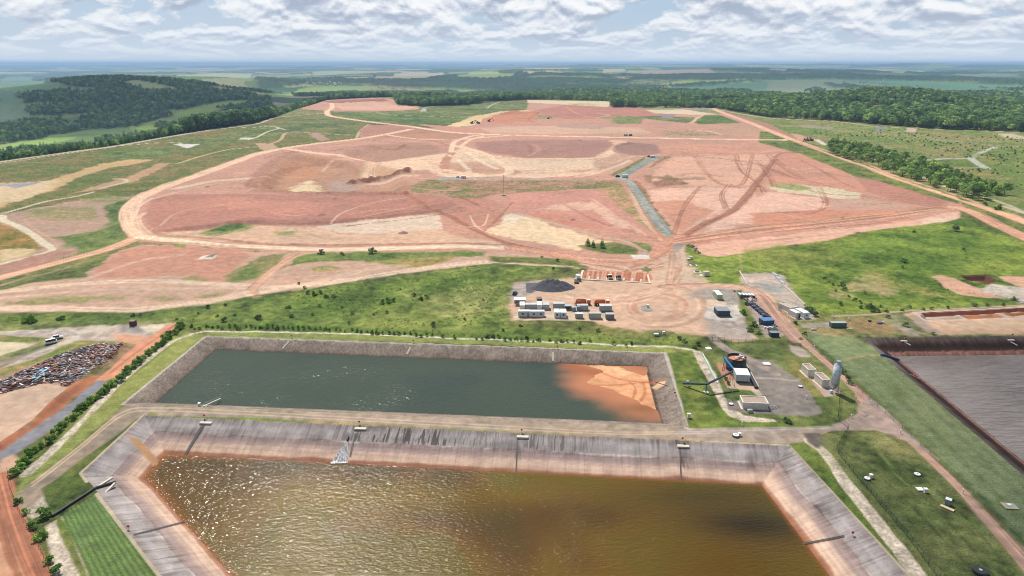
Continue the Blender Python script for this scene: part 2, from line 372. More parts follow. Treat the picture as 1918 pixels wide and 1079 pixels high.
FARF += [("330,141 400,137 480,138 470,142 380,144", '#c9d0a0'), ("440,150 520,146 560,149 500,153", '#9bb070'), ("500,160 560,157 600,160 540,164", '#bcc78a'), ("220,133 300,131 340,133 280,136", '#b5c088'), ("560,136 640,133 690,135 620,139", '#b8c890'), ("640,146 690,144 700,148 660,151", '#cfc49a'),
 ("1040,146 1100,143 1130,146 1080,149", '#9bb46c'), ("980,128 1060,127 1080,130 1000,131", '#c9c6a0'), ("1440,131 1500,129 1530,132 1470,134", '#c4c69a'), ("1640,134 1720,132 1760,135 1690,137", '#b8c08c'), ("1780,140 1860,138 1918,141 1830,144", '#a9b884'), ("1360,138 1420,136 1440,139 1390,141", '#b5c07a'),
 ("1440,158 1540,154 1600,160 1560,170 1500,176 1430,170", '#9aa984'), ("1240,170 1330,165 1400,168 1330,173", '#7d9c70'), ("1750,184 1830,180 1918,186 1918,190 1820,190", '#8fa680'), ("60,131 140,129 190,132 110,135", '#a9b88c')]
FARW = [("58,150 90,137 140,136 210,145 236,158 300,178 340,185 345,196 300,212 270,232 235,238 170,240 150,232 170,212 60,214 50,200 130,196 190,190 50,190 40,178 180,172 210,165 130,160 95,152", 1),
 ("0,244 60,226 120,224 150,238 60,262 0,270", 1), ("0,256 100,243 250,236 300,222 320,212 300,205 250,228 120,250 0,262", 1), ("330,205 380,196 470,185 480,180 420,184 360,196", 1),
 ("690,160 740,150 810,148 960,146 1060,150 1060,166 900,168 760,164", 1), ("1180,146 1240,143 1370,142 1440,142 1440,149 1240,150 1180,150", 1), ("1440,141 1600,139 1640,142 1760,141 1918,152 1918,158 1750,153 1560,149 1440,149", 1),
 ("1540,158 1590,160 1640,165 1720,170 1740,173 1650,169 1560,164", 1), ("1760,176 1918,180 1918,200 1800,190", 1), ("480,150 560,146 640,150 700,146 690,153 560,160 490,166", 1),
 ("1230,127 1340,127 1345,131 1240,131", 1), ("1000,148 1180,150 1170,158 1010,160", 1), ("1250,162 1400,151 1412,152 1260,164", 1), ("1517,169 1524,166 1540,168 1540,175 1518,175", 1)]
for s, c in FARF: Wd(s, 0, 10, 10); P(s, c, 12, 8, 'plain', 'hills', far=True, veg=.5)
for s, v in FARW: Wd(s, v)
WOOD *= (sdist(PLAT, GX, GY) < -20)
wmix = WOOD[:, None] * (1 + .35 * g50 + .3 * g10)[:, None]
near_w = sst(4200, 3000, R0)[:, None]
RGB[:] = RGB * (1 - WOOD[:, None]) + np.where(WOOD[:, None] > 0, (alb('#44623c') * (1 + .35 * g50 + .25 * g200)[:, None]), 0) * WOOD[:, None]
canopy = WOOD * sst(3300, 4200, R0)
GZ += canopy * (13 + 7 * fbm(GX, GY, 26, 2, 351) + 5 * g200)
print("far", time.time() - T0)
# ---- plateau, left meadows
FULL = "-900,240 2700,240 3600,1300 -1800,1300"
pl = np.nonzero((sdist(PLAT, GX, GY) >= 0) | (GY <= 250))[0]; apply(pl, np.ones(len(pl)), alb('#8a9450'), 'grass', 'ground', None, None)
P("-300,395 0,310 220,276 390,247 530,220 605,210 660,225 700,232 672,258 560,272 480,285 330,338 240,366 100,400 -200,440", '#84834c', 4, 6, 'dry', 'ground')
P("190,290 240,281 330,276 320,290 260,298 215,296", '#7c9a4c', 4, 5, GR, 'ground'); P("330,270 400,256 480,240 540,226 600,216 640,228 560,250 480,262 400,272", '#80994f', 5, 8, GR, 'ground', al=.7)
P("590,222 660,228 680,240 660,252 560,250 500,246 510,232", '#7c8e4e', 4, 6, GR, 'ground', al=.8)
P("82,340 187,305 235,298 282,297 282,300 212,311 150,328 125,342 95,358 60,368 0,388 -60,390 -60,352 0,345", '#d0ad80', 2.5, 4); P("-80,345 60,341 110,335 95,352 55,372 0,385 -80,395", '#e2c9a8', 4, 6, al=.8)
P("-30,350 0,345 82,340 55,348 28,354 10,348", '#a9a8ac', 1, 1.5, 'gravel', 'gravel_yard')
P("140,359 175,348 215,335 235,333 300,302 318,304 300,316 255,336 225,345 190,352", '#c09b7b', 2, 3); S("190,350 235,339 232,334 215,333", 3, '#dcc9ae', .6, 1)
S("-60,412 0,399 40,390 90,377 140,367 178,357", 3.2, '#e0d0b8', .5, .5, cls='path'); S("225,273 290,268 330,267 345,272", 2.2, '#d8cdb4', .5, .4, cls='path')
P("320,269 345,270 374,270 352,278 335,273", '#e8e2da', .6, .8, 'plain', 'path'); S("450,261 478,258 500,247 522,240 505,236 480,238 440,240", 2.6, '#dcd6c2', .5, .4, cls='path'); S("522,240 535,243", 3, '#dcd6c2', cls='path')
P("450,258 480,258 466,262 448,261", '#e4ddd0', .5, .5, 'plain', 'path')
S("-60,316 0,304 110,289 220,273 300,259 390,244 480,232 512,221 560,216 604,212", 5, '#cdbab0', .8, .6, cls='path', ruts=.6); S("0,307 110,291 215,275", 2.6, '#dfae9a', .6, .5)
S("330,305 380,290 430,280 480,275 500,272", 3, '#c9b086', .8, 1); S("505,270 525,262 540,248 600,250 655,253", 3, '#cbb08e', 1, 1.2); S("668,258 675,245 690,233", 3, '#d2b898', .8, .8)
P("480,268 510,270 530,280 500,286 485,278", '#c9a68a', 2, 3); S("140,359 200,357 245,361 272,368", 1.6, '#6b5844', .5, .8, cls='bare_earth', al=.8)
P("575,250 600,250 618,262 600,265", '#b99488', 2, 3)
P("-60,402 20,396 100,384 200,366 262,366 245,382 237,402 240,430 250,448 200,462 100,484 0,515 -60,530", '#bd9c8c', 3, 5, 'streak', ang=.25)
P("185,395 205,380 262,366 245,385 235,408 242,446 205,462 150,474 105,442 190,432 205,415", '#759446', 3, 6, GR, 'ground'); P("40,395 120,386 190,388 185,410 120,412 60,404", '#9a9c62', 4, 10, DR, 'ground', al=.7); P("150,366 240,366 220,380 160,380", '#8f9a5c', 3, 8, DR, 'ground', al=.7)
P("-40,420 0,418 36,430 62,446 80,463 50,476 0,488 -40,490", '#a98c4e', 2, 3, DR, 'ground'); P("0,465 50,462 70,468 40,480 0,488", '#d8c19a', 2, 3)
S("-60,405 0,402 5,410 30,421 58,436 80,452 98,466 70,476 30,485 -20,497", 5.5, '#e6d7c0', .6, .8, cls='path'); S("45,408 60,425 95,445 110,465", 2.5, '#cda893', 1, 1.5, cls='bare_earth')
P("-60,500 0,492 60,478 110,468 145,470 80,492 0,514 -60,532", '#b58a7c', 1.5, 2.5)
PALE = .06
# ---- the red site
P("237,402 248,382 272,364 330,341 400,317 480,287 528,278 600,269 676,258 672,245 690,233 760,240 780,240 870,238 905,222 985,208 988,186 1060,185 1150,190 1180,200 1340,203 1440,242 1490,261 1560,288 1640,318 1800,378 1795,405 1760,417 1660,430 1550,452 1450,463 1390,475 1345,480 1310,475 1290,458 1268,458 1250,520 1200,510 1085,492 960,472 730,472 480,472 300,460 262,455 243,430", '#cb988a', 2, 3, ST, ang=.15)
P("545,198 600,187 700,183 735,186 785,199 783,205 740,208 640,209 605,207 570,205", '#cf9a8a', 2, 3, ST, ang=0.0)
P("600,190 720,185 728,190 625,194", '#a86e62', 2, 2); P("628,199 740,196 780,201 760,205 640,205", '#e0af9d', 2, 2); P("625,193 700,190 728,193 735,196 630,198", '#dba896', 2, 2); S("625,193 660,192 720,187", 4, '#7f5145', 1, 1, cls='bare_earth')
P("636,211 740,211 785,207 800,200 870,192 960,190 990,193 985,205 930,210 890,222 820,234 760,231 690,227 640,220", '#82964f', 4, 5, GR, 'ground'); P("640,212 800,214 868,222 820,233 700,226 645,220", '#6d8f45', 3, 4, GR, 'ground')
S("705,211 740,216 820,218 868,222", 2.6, '#c9c3a4', cls='path'); S("790,209 800,201 850,195 920,189 980,187", 4, '#b5b3a0', cls='path'); S("912,203 920,197 935,191", 4, '#b9b8a8', cls='path'); P("785,207 800,203 798,209", '#c5c2b8', 1, 1, 'gravel', 'gravel_yard')
P("797,235 835,236 872,224 905,215 935,209 985,206 997,210 930,219 885,235 840,240", '#e4c5a2', 2, 3, ST, ang=.3); P("905,222 960,211 1010,212 1008,227 940,231 900,229", '#cf8b70', 2, 3, ST, ang=.2)
P("988,188 1000,185 1060,185 1150,190 1135,201 1060,196 990,192", '#e6d3b2', 4, 4); P("1060,193 1100,193 1130,197 1080,200", '#ddd0a4', 4, 4, DR, None)
P("1005,206 1060,196 1130,200 1205,202 1300,205 1310,212 1180,222 1060,223 1018,216", '#bf8276', 4, 5, ST, ang=.1); P("1210,206 1280,205 1345,214 1300,215 1225,212", '#e8d0ba', 3, 4); P("1205,200 1260,202 1290,204 1250,206 1195,203", '#a7ab72', 4, 4, DR)
P("1150,219 1175,217 1205,222 1200,232 1150,232", '#8d9560', 4, 6, DR, 'ground'); P("1185,219 1230,217 1300,220 1312,224 1285,230 1230,225", '#7d9353', 3, 5, GR, 'ground'); P("1300,229 1320,216 1350,216 1388,230 1310,233", '#6f9441', 3, 3, GR, 'ground'); P("1235,214 1265,215 1260,221 1238,220", '#a08d9a', 3, 3)
S("1295,231 1305,222 1318,215 1330,213", 4, '#d8b79a', cls='dirt_road'); P("1285,202 1335,203 1345,209 1310,210", '#a8a092', 2, 3, 'gravel'); P("1295,207 1370,205 1345,214", '#9aa070', 3, 4, DR, 'ground')
P("1345,208 1372,212 1440,231 1495,253 1486,260 1440,243 1390,224", '#b8857a', 2, 2, ST, ang=-.5); S("1330,203 1340,205 1360,214 1400,228 1440,244", 6, '#dfb8a4', .8, .8, ruts=.5)
P("1100,240 1150,241 1148,251 1105,250", '#a59c74', 5, 8, DR, None, al=.8); P("1240,244 1300,243 1350,253 1245,257", '#b5a07e', 5, 8, DR, None, al=.8); P("1000,215 1035,217 1040,222 1010,222", '#a59c74', 4, 5, DR, None, al=.7); P("1120,218 1160,216 1180,218 1150,233 1140,226", '#a79b70', 5, 6, DR, None, al=.6); P("1160,270 1200,266 1210,275 1170,282", '#a17b74', 4, 6, al=.5)
P("1320,234 1400,233 1460,252 1380,253 1330,245", '#c59a86', 4, 5, ST, ang=-.2); P("870,240 1000,236 1100,236 1200,240 1220,250 1000,251 880,249", '#dcb29f', 5, 6, ST, ang=0, al=.8); P("1050,232 1140,237 1120,242 1040,238", '#bc9a90', 3, 4)
P("680,256 672,245 690,234 760,234 800,240 830,248 770,256 700,258", '#b98577', 3, 3, ST, ang=.3); P("725,254 830,248 880,252 860,262 760,261", '#bd8c76', 3, 3, ST, ang=.1); P("780,232 900,241 920,250 840,247", '#cf9484', 3, 3)
S("690,262 760,268 850,266", 3, '#8f5a4b', 1, 1, cls=None, al=.5)
P("888,266 960,263 1150,262 1160,271 1135,282 1132,293 1000,296 955,290 895,281", '#b1827a', 5, 5, ST, ang=.05); P("1140,262 1175,263 1162,275 1140,282 1150,272", '#e0b49e', 3, 4)
P("1148,276 1172,268 1225,269 1242,285 1195,292 1162,286", '#a67d77', 4, 4, ST, ang=.3); P("1240,268 1440,266 1480,285 1300,290 1240,285", '#d19a89', 5, 8, ST, ang=-.1)
P("680,312 760,296 850,279 870,272 905,288 960,296 1110,295 1140,283 1165,290 1180,300 1130,325 1000,332 960,331 830,330 800,321 720,323 660,328", '#e6c2ae', 5, 6, ST, ang=.5); P("830,305 900,300 980,322 960,328 840,324", '#cf9f8c', 4, 5, ST, ang=1.4); P("640,322 680,306 710,310 760,322 700,330 650,331", '#d7a78c', 4, 4, ST, ang=1.2)
P("640,284 690,270 780,267 860,278 845,284 760,298 700,300 655,292", '#b98b7d', 6, 5, ST, ang=.15); P("1110,297 1165,290 1195,292 1160,322 1120,326", '#cba091', 4, 4, ST, ang=.7)
P("470,352 490,324 520,302 552,287 650,300 700,326 655,330 660,345 760,340 765,352 700,362 560,362 500,360", '#bf8f78', 4, 4, ST, ang=.9); P("530,352 560,336 580,328 610,348 590,352", '#e8caac', 6, 8); P("618,330 655,325 670,345 640,355 615,350", '#b99a92', 7, 6); P("530,300 580,292 600,310 560,330 530,320", '#c98c6e', 7, 6, al=.7)
for a in ("560,281 520,297 492,318 474,342 480,354 560,361 660,365 742,362 765,352", "600,298 560,300 520,320 500,345 540,356"): S(a, 9, '#a26f5f', 3, 3, cls=None, al=.55)
S("604,310 612,300 640,296 662,300", 3, '#dfb39c', 1, 1, al=.8); S("655,334 690,331 722,327 768,324", 7, '#7d4b3e', 1.5, 2, cls='bare_earth', al=.85); S("700,334 740,330 775,330", 9, '#e6c6ae', 2, 2, cls='bare_earth', al=.8); S("845,286 836,300 832,312 838,322", 7, '#c58f7c', 1, 1); S("962,262 990,272 995,290", 3, '#9a675a', 1, 1, al=.5)
P("772,362 768,350 800,337 960,336 1100,334 1160,338 1172,350 1140,352 1000,360 930,366 880,377 830,366", '#a98f70', 2, 4, DR, None); P("860,369 900,372 885,380 866,376", '#8f9a5a', 2, 3, DR)
S("1112,295 1150,303 1190,291 1205,293", 2.5, '#e4bda8', 1, 1, al=.7); P("1140,328 1175,310 1206,294 1210,297 1180,316 1150,330", '#8f8f58', 1.5, 2, DR, 'ground'); P("1218,314 1245,300 1262,293 1245,292 1225,304", '#a38f6c', 1.5, 3, DR); P("1212,329 1250,327 1300,336 1300,344 1230,350 1205,340", '#a4836a', 3, 6, DR, None); P("1165,337 1190,352 1215,390 1245,430 1262,445 1275,440 1240,400 1210,355 1195,338", '#a88468', 1.5, 2, DR, None)
P("1120,352 1165,345 1200,395 1245,440 1240,452 1200,420 1150,380", '#c3a07e', 2, 4, DR, None, al=.8); P("1175,350 1192,372 1215,410 1238,440 1246,452 1238,452 1205,415", '#d9b29c', 1, 1)
S("1160,338 1180,352 1195,372 1213,403 1236,438 1250,452", 3.2, '#c98d72', .5, .8, cls='bare_earth'); P("820,334 832,332 862,332 866,336 830,337 822,338", '#a4b0aa', .6, .6, 'gravel', 'gravel_yard')
S("862,334 960,334.5 1060,336 1150,336 1166,333", 5, '#b9b2a4', .6, .5, 'gravel', 'gravel_yard'); S("1163,333 1180,321 1205,306 1232,293", 8, '#9da39b', .6, .5, 'gravel', 'gravel_yard'); P("1216,292 1242,291 1240,296 1225,300 1212,297", '#9ba39c', .8, .8, 'gravel', 'gravel_yard')
S("1165,332 1180,342 1192,357 1208,380 1228,408 1245,430 1262,446", 8.5, '#a9aba2', .6, .5, 'gravel', 'gravel_yard', ruts=.7)
# lower fields
P("272,405 285,372 330,364 480,362 560,365 762,364 840,372 862,388 800,402 700,414 620,420 560,423 480,422 420,430 350,438 300,440 277,425", '#bb8278', 2.5, 2, ST, ang=.32)
P("300,440 350,430 400,418 480,409 560,413 650,408 760,392 850,380 862,390 800,402 700,414 620,422 560,424 480,422 400,432", '#a5726a', 2, 2, ST, ang=1.3, al=.7); P("440,372 560,374 640,385 560,400 460,395 400,385", '#c98d80', 6, 8, ST, ang=.32, al=.8); P("330,380 420,368 480,366 470,380 380,392 330,395", '#c48c7c', 5, 6, ST, ang=.2, al=.6)
P("590,425 700,412 800,402 822,404 828,430 700,439 640,435", '#e4cbbb', 1.5, 2, ST, ang=.1); P("300,440 480,424 590,426 640,436 700,439 830,430 905,437 940,455 700,457 480,456 330,450", '#dab29d', 3, 3, ST, ang=0); P("515,435 560,432 550,440 520,442", '#a7a568', 2, 3, DR, None, al=.7)
P("366,440 385,434 420,423 475,423 470,431 440,437 400,446", '#b3ab78', 2, 3, DR, 'ground'); P("386,435 420,424 455,421 458,428 420,436", '#74994e', 1.5, 2, GR, 'ground')
P("828,404 860,390 930,388 950,402 905,433 870,425", '#c58b7d', 2, 3, ST, ang=.4); P("840,370 910,372 955,388 860,388", '#c58a7c', 2, 3, ST, ang=.2); P("828,430 905,436 930,450 870,446", '#cc9886', 3, 4, ST, ang=.9)
P("948,385 960,366 1080,353 1125,355 1150,378 1190,412 1238,446 1200,440 1100,425 1010,408 955,397", '#d0958a', 2, 3, ST, ang=-.5); P("1005,392 1060,382 1110,378 1150,400 1200,435 1160,425 1110,392 1060,394", '#e6bcab', 4, 5, ST, ang=-.5, al=.8); P("985,400 1050,402 1120,425 1080,425 1010,412", '#ca8878', 4, 5, ST, ang=-.4, al=.8)
P("908,432 955,404 985,402 1050,425 1100,440 1180,462 1100,456 1085,466 1010,452", '#e8c9af', 2, 4); P("940,402 960,397 985,405 950,420", '#eed8c4', 3, 3)
S("960,399 1010,409 1060,422 1120,440 1160,447 1195,458 1217,472", 3.6, '#cbb6a2', .5, .4, ruts=.5, cls='dirt_road'); S("760,364 790,382 808,394 840,404 872,420 915,441 960,456 1020,467 1085,480", 5, '#ab735e', .8, .8, ruts=1.0)
S("640,424 760,412 870,395", 2, '#96655a', .5, .8, cls='bare_earth', al=.8); S("480,352 560,362 660,364 762,365 860,372 900,388", 2.4, '#8f5f50', .6, 1, cls='bare_earth', al=.7); S("900,435 935,405 960,380", 2.5, '#ad7666', .6, .6, al=.7)
P("1083,458 1105,455 1150,452 1180,458 1200,468 1190,476 1140,474 1100,466", '#84964f', 1.2, 2, GR, 'ground'); P("1180,450 1210,455 1232,472 1215,474 1200,462", '#8c9a55', 1.2, 2, GR, 'ground')
P("1212,356 1240,352 1300,350 1400,352 1420,366 1400,378 1340,400 1290,432 1268,440 1240,400", '#e3b6a8', 2, 3, ST, ang=-.2); P("1226,376 1285,374 1305,384 1340,392 1310,415 1275,438 1255,420", '#cd917e', 3, 4, ST, ang=-.9, al=.9)
P("1212,350 1230,318 1262,293 1360,290 1452,290 1432,328 1400,352 1300,348 1250,326", '#dbab9a', 3, 4, ST, ang=-.2); P("1463,290 1500,288 1560,310 1600,330 1622,352 1612,374 1540,352 1440,345 1445,318", '#d09686', 2.5, 3, ST, ang=-.45)
P("1600,325 1640,320 1790,374 1760,388 1690,378 1625,360", '#bd8579', 2, 3, ST, ang=-.5); P("1440,348 1500,346 1560,352 1615,362 1613,376 1560,368 1500,362 1440,356", '#e6d2b6', 2, 5); P("1440,345 1480,343 1520,352 1480,356 1450,352", '#a8ab72', 2, 8, DR, None, al=.8)
P("1310,420 1400,372 1440,360 1540,368 1550,384 1520,395 1400,420 1330,440", '#e5b8ab', 3, 4, ST, ang=.15); P("1555,372 1620,370 1700,384 1690,396 1560,400", '#c99f93', 3, 4, ST, ang=0); P("1400,400 1550,392 1700,392 1600,410 1420,430", '#cf917e', 3, 5, ST, ang=.12)
P("1290,460 1400,450 1600,430 1720,410 1800,395 1790,412 1760,418 1660,431 1550,453 1450,464 1390,476 1345,481 1310,476", '#e2b2a2', 2, 3, ST, ang=.15); P("1730,410 1780,405 1800,408 1760,420 1720,420", '#ecc6b8', 2, 3)
RTR = ["1275,445 1320,420 1370,395 1400,366 1430,328 1452,297", "1262,440 1275,400 1285,378 1312,350 1330,346", "1365,345 1352,365 1362,390", "1300,290 1320,320 1350,345 1400,352", "1380,290 1385,315 1420,345 1432,360", "1300,292 1400,305 1480,330 1560,350", "1440,290 1470,315 1510,335", "1536,352 1548,375 1540,392 1510,402", "1452,295 1465,288 1500,285", "1420,300 1440,330 1450,350", "1410,290 1395,340 1370,350"]
for i, a in enumerate(RTR):
    if i == 0: S(a, 5.5, '#a87262', .6, .6, ruts=1.2, al=.85)
    for q_ in range(5 if i == 0 else 4):
        o_ = (q_ - 1.5) * (4.2 if i == 0 else 2.6) + random.uniform(-1, 1)
        S(' '.join(f"{x_ + o_ + random.uniform(-1.5, 1.5)},{y_ + random.uniform(-1, 1)}" for x_, y_ in pts(a)), .95, random.choice(['#a87262', '#96604f', '#b57a66']), .4, .3, cls=None, al=.62, ruts=.5)
S("1240,285 1300,292 1400,303 1500,335 1560,345", 2, '#a06b5c', .6, 1, cls='bare_earth', al=.6); S("1475,345 1540,360 1640,370 1750,388", 2.4, '#a87262', .7, .8, cls='bare_earth', al=.8)
for i in range(40):                                            # faint vehicle tracks wandering over the fields
    x0 = random.uniform(300, 1700); y0 = random.uniform(290, 440); a = random.uniform(-.5, .5); L = random.uniform(60, 190)
    dx = L * math.cos(a); dy = L * math.sin(a) * .35
    if not (1050 < x0 < 1290 and y0 < 450) and y0 + dy < 450 and (x0 + dx) < 1790 - (445 - y0) * .2:
        S(f"{x0},{y0} {x0 + dx * .5 + random.uniform(-8, 8)},{y0 + dy * .5 + random.uniform(-5, 5)} {x0 + dx},{y0 + dy}", random.uniform(1.4, 3), random.choice(['#e2b8a6', '#b27c6c', '#e2b8a6']), .6, .5, cls=None, al=.45, ruts=.8)

for a_, w_, c_, al_ in (("620,420 640,400 700,380 760,372", 2, '#e6c3b0', .6), ("300,425 330,400 400,385 480,378", 2.5, '#d9aa98', .6), ("285,372 360,352 440,335 480,330", 3, '#e0b5a0', .7), ("330,352 400,338 470,335", 9, '#ecd0bb', .6), ("480,330 460,350", 4, '#a26a5a', .5),
  ("495,295 540,285 600,284", 3, '#96604f', .5), ("500,345 560,358 650,362 745,360", 4, '#8d5a4a', .5), ("700,262 730,258 800,262 850,275", 3, '#96604f', .55), ("625,283 680,274 740,275 760,270", 4, '#8f5a4b', .6), ("560,275 620,272 680,263", 2.5, '#a26a5a', .5),
  ("805,305 830,312 860,312", 5, '#c98f7a', .5), ("840,290 860,300 880,322", 4, '#efd2bd', .7), ("875,285 900,300 930,315", 5, '#f0d5c2', .7), ("790,300 820,296 850,295", 4, '#c48c78', .6), ("900,275 960,268 1040,266", 2.5, '#8e6258', .5), ("870,290 960,283 1100,284", 3, '#9a6a5e', .5),
  ("960,320 1020,318 1090,321 1130,312", 4, '#b87f6c', .5), ("1000,270 1010,280 990,290", 4, '#c9958a', .6), ("1180,300 1150,312 1110,326 1080,330", 4, '#e9cab6', .6), ("1250,280 1330,275 1420,282", 3, '#aa6f5e', .5), ("1240,292 1300,286 1440,288 1500,282", 5, '#b9806c', .5),
  ("1010,212 990,222 1000,230", 3, '#a26a5a', .6), ("960,222 1040,222 1120,226", 3, '#b3786a', .6), ("1060,200 1080,212 1120,222", 2.5, '#dcae98', .7), ("1120,212 1140,216 1118,220", 3, '#e8c3a8', .7), ("880,232 960,234 1060,232", 3, '#b3786a', .5), ("1140,232 1200,236 1280,243", 2.5, '#a8705f', .5),
  ("1290,243 1330,246 1350,252", 3, '#ecd3bf', .7), ("1220,290 1250,300 1300,305 1400,310", 2.5, '#b07866', .5), ("1270,330 1300,325 1350,330", 5, '#a56f5e', .5), ("1215,330 1260,335 1310,334", 10, '#8b6f56', .55), ("1500,300 1560,330 1600,352", 2.5, '#b0745f', .6), ("1640,335 1700,355 1760,378", 2.5, '#a36b5c', .5),
  ("1440,400 1540,395 1600,402", 3, '#b9735c', .6), ("1300,455 1400,440 1500,434 1600,425 1700,408", 3, '#b9735c', .7), ("1320,470 1450,452 1560,443", 2.5, '#c98f7c', .5), ("980,350 1060,352 1130,350", 2, '#8a6d54', .5), ("1010,372 1060,360 1090,358", 3, '#bf8070', .5), ("1110,372 1150,400 1210,440", 3, '#e6bba8', .6), ("1050,380 1110,410 1180,432 1230,448", 2.5, '#b57565', .6),
  ("880,402 890,420 905,430", 1.6, '#e9c6b4', .7), ("915,400 905,420 880,422", 1.6, '#e9c6b4', .7), ("350,470 380,495 400,520", 3, '#e2b8a6', .5), ("240,500 300,485 360,490 420,470", 3, '#a9705f', .5), ("250,520 270,500 300,495", 2, '#e9cabb', .6), ("300,520 330,495", 2, '#e9cabb', .6), ("200,540 300,535 420,538", 2, '#b27c6c', .6)):
    S(a_, w_, c_, w_ * .3, w_ * .35, cls=None, al=al_, ruts=.7)
# benches, haul roads
P("1424,246 1450,248 1495,264 1560,288 1640,318 1800,374 1795,382 1740,368 1640,336 1600,328 1500,288 1440,272 1420,266", '#7f9647', 1.5, 2, GR, 'ground'); S("1420,262 1490,263", 4, '#e3bba6', .7, .6, ruts=.5)
P("1788,370 1798,378 1785,386 1770,380 1640,345 1600,326 1645,322", '#b5806f', 3, 3, al=.0)
P("1798,390 1815,388 1860,400 1918,428 2000,460 2000,475 1918,440 1850,412 1800,398", '#80964c', 1.5, 2, GR, 'ground')
MAINR = ["770,237 830,246 880,250 960,253 1100,256 1200,258 1300,260 1420,262 1490,262", "1337,205 1400,228 1440,244 1490,264 1560,288 1640,316 1720,345 1790,370 1850,388 1918,410 2050,455",
 "1760,392 1790,388 1830,400 1918,440 2050,495", "480,463 600,465 720,464 860,461 960,461", "616,217 612,208 622,202 620,193"]
S(MAINR[0], 7, '#f6d2bd', .8, .8, ruts=.6); S("770,237 700,229 640,221 616,216 613,208 622,202 621,193", 8, '#f0c4ae', .8, .8, ruts=.5)
S("478,290 530,278 600,268 670,260 720,252 770,242", 8, '#efc3ae', .8, .8, ruts=.7); S("530,278 600,288 660,292 700,302 760,312 840,321 900,326", 7, '#f0c4ae', .6, .6, ruts=.5); S("850,262 900,258 960,253", 5, '#f0c4ae', .6, .6, ruts=.5)
S("1060,256 1000,254 900,253 860,262 848,270 845,284", 5, '#efc3ae', 1, 1, ruts=.6); S("905,255 880,262 862,275", 4, '#efc3ae', 1, 1, ruts=.6); S("720,252 780,260 860,260", 4, '#efc3ae', 1, 1, ruts=.5); S("700,302 690,318 700,326", 12, '#dfb59e', 3, 3, ruts=1); S("760,320 775,325 772,332 758,334", 3, '#dba993', .7, .7)
S("848,272 900,284 940,305 955,318 945,326 900,329 840,330", 7, '#ebc8b2', 1.2, 1.2, ruts=.6)
S(MAINR[1], 9, '#e9b49d', .8, .8, ruts=.8); S(MAINR[2], 13, '#dfa891', .8, .8, ruts=.9)
S("-80,545 0,519 60,503 130,485 200,468 252,449 262,442", 11, '#e2b09c', .8, .6, ruts=1.0); S("262,442 248,425 240,402 248,383 272,364 330,341 400,317 480,289 520,280", 11, '#f0c4ae', .8, .6, ruts=.9)
S("252,405 262,385 285,370", 3, '#ecc4b2', .6, .6, ruts=.6); S("270,400 258,410 266,430 290,446 330,450", 5, '#e5b9a6', .6, .6, ruts=.7)
S("262,446 300,450 360,456 420,461 480,463 600,466 720,465 860,461 960,462", 10, '#f6d2bd', .8, .6, ruts=.8); S("300,445 400,450 480,457 600,459 800,457 960,456", 2.5, '#b37f70', .7, .6, cls='bare_earth', al=.7)
# lower left red region
P("-80,560 0,533 60,517 130,499 200,479 262,459 360,462 480,472 960,470 1085,486 1085,502 960,490 905,492 800,506 700,520 600,536 560,543 470,553 400,568 280,581 100,586 -80,590", '#cda595', 2, 3, ST, ang=.06)
P("230,470 300,462 440,468 480,480 430,515 430,525 300,520 160,520 165,505", '#c79080', 4, 6, ST, ang=.3); P("-60,560 0,536 60,518 130,500 210,476 190,500 165,512 170,520 60,530 0,546", '#82954c', 2, 4, GR, 'ground')
P("423,517 440,505 480,482 520,475 548,472 500,505 478,521 440,528", '#93985e', 2, 5, DR, 'ground'); P("438,525 460,505 480,497 478,519", '#759448', 2, 4, GR, 'ground'); P("505,512 560,482 600,473 700,472 910,470 900,477 700,488 600,488 540,500", '#7b9a4a', 2, 5, GR, 'ground')
P("705,488 850,479 850,486 780,499 720,498", '#a4a05c', 2, 4, DR, 'ground'); P("555,500 620,496 640,502 590,508", '#a7a25f', 2, 5, DR, 'ground', al=.8); P("0,565 140,560 240,555 230,562 60,573 0,572", '#a9a26a', 2, 8, DR, None, al=.75); P("270,555 380,550 430,545 400,560 300,566", '#ab9f6c', 2, 8, DR, None, al=.7); P("330,520 370,510 380,525 350,532", '#a9a06c', 2, 6, DR, None, al=.7)
P("920,478 1000,480 1075,484 1090,500 1000,492 910,490", '#8b9a50', 1.5, 3, GR, 'ground'); P("910,487 1000,492 1075,497 1075,499 1000,495 900,490", '#d9bda6', 1, 1)
for a, w, al in (("-60,552 0,548 150,533 260,527 380,531 480,536", 9, .8), ("-60,580 0,578 200,580 280,577 400,562 470,546", 9, .9), ("470,549 540,537 620,527 700,515 800,500 905,488", 10, .9), ("480,536 560,535 640,515 700,500 760,495", 7, .5), ("-60,565 60,555 200,543 330,540 470,540", 5, .5), ("170,520 260,490 340,480", 5, .4)): S(a, w, '#e6c3b3', 1.5, 1.5, al=al, ruts=.8)
S("472,541 510,508 540,486 562,474", 5.5, '#d3a491', .8, .8, ruts=1); S("474,545 483,560 484,582", 4.5, '#d6ab96', .8, .8, ruts=.8); P("370,487 376,482 398,478 408,480 398,486", '#f0e4da', .8, 1); P("382,484 400,477 410,476 398,484", '#8e8d84', .6, .6)
P("320,458 350,461 345,467 325,463", '#8faa50', 1, 1, GR, 'ground'); S("240,466 280,459 330,456 400,462 480,468", 2.5, '#8f6e58', .7, 1, cls='bare_earth', al=.6)
PALE = 0.0
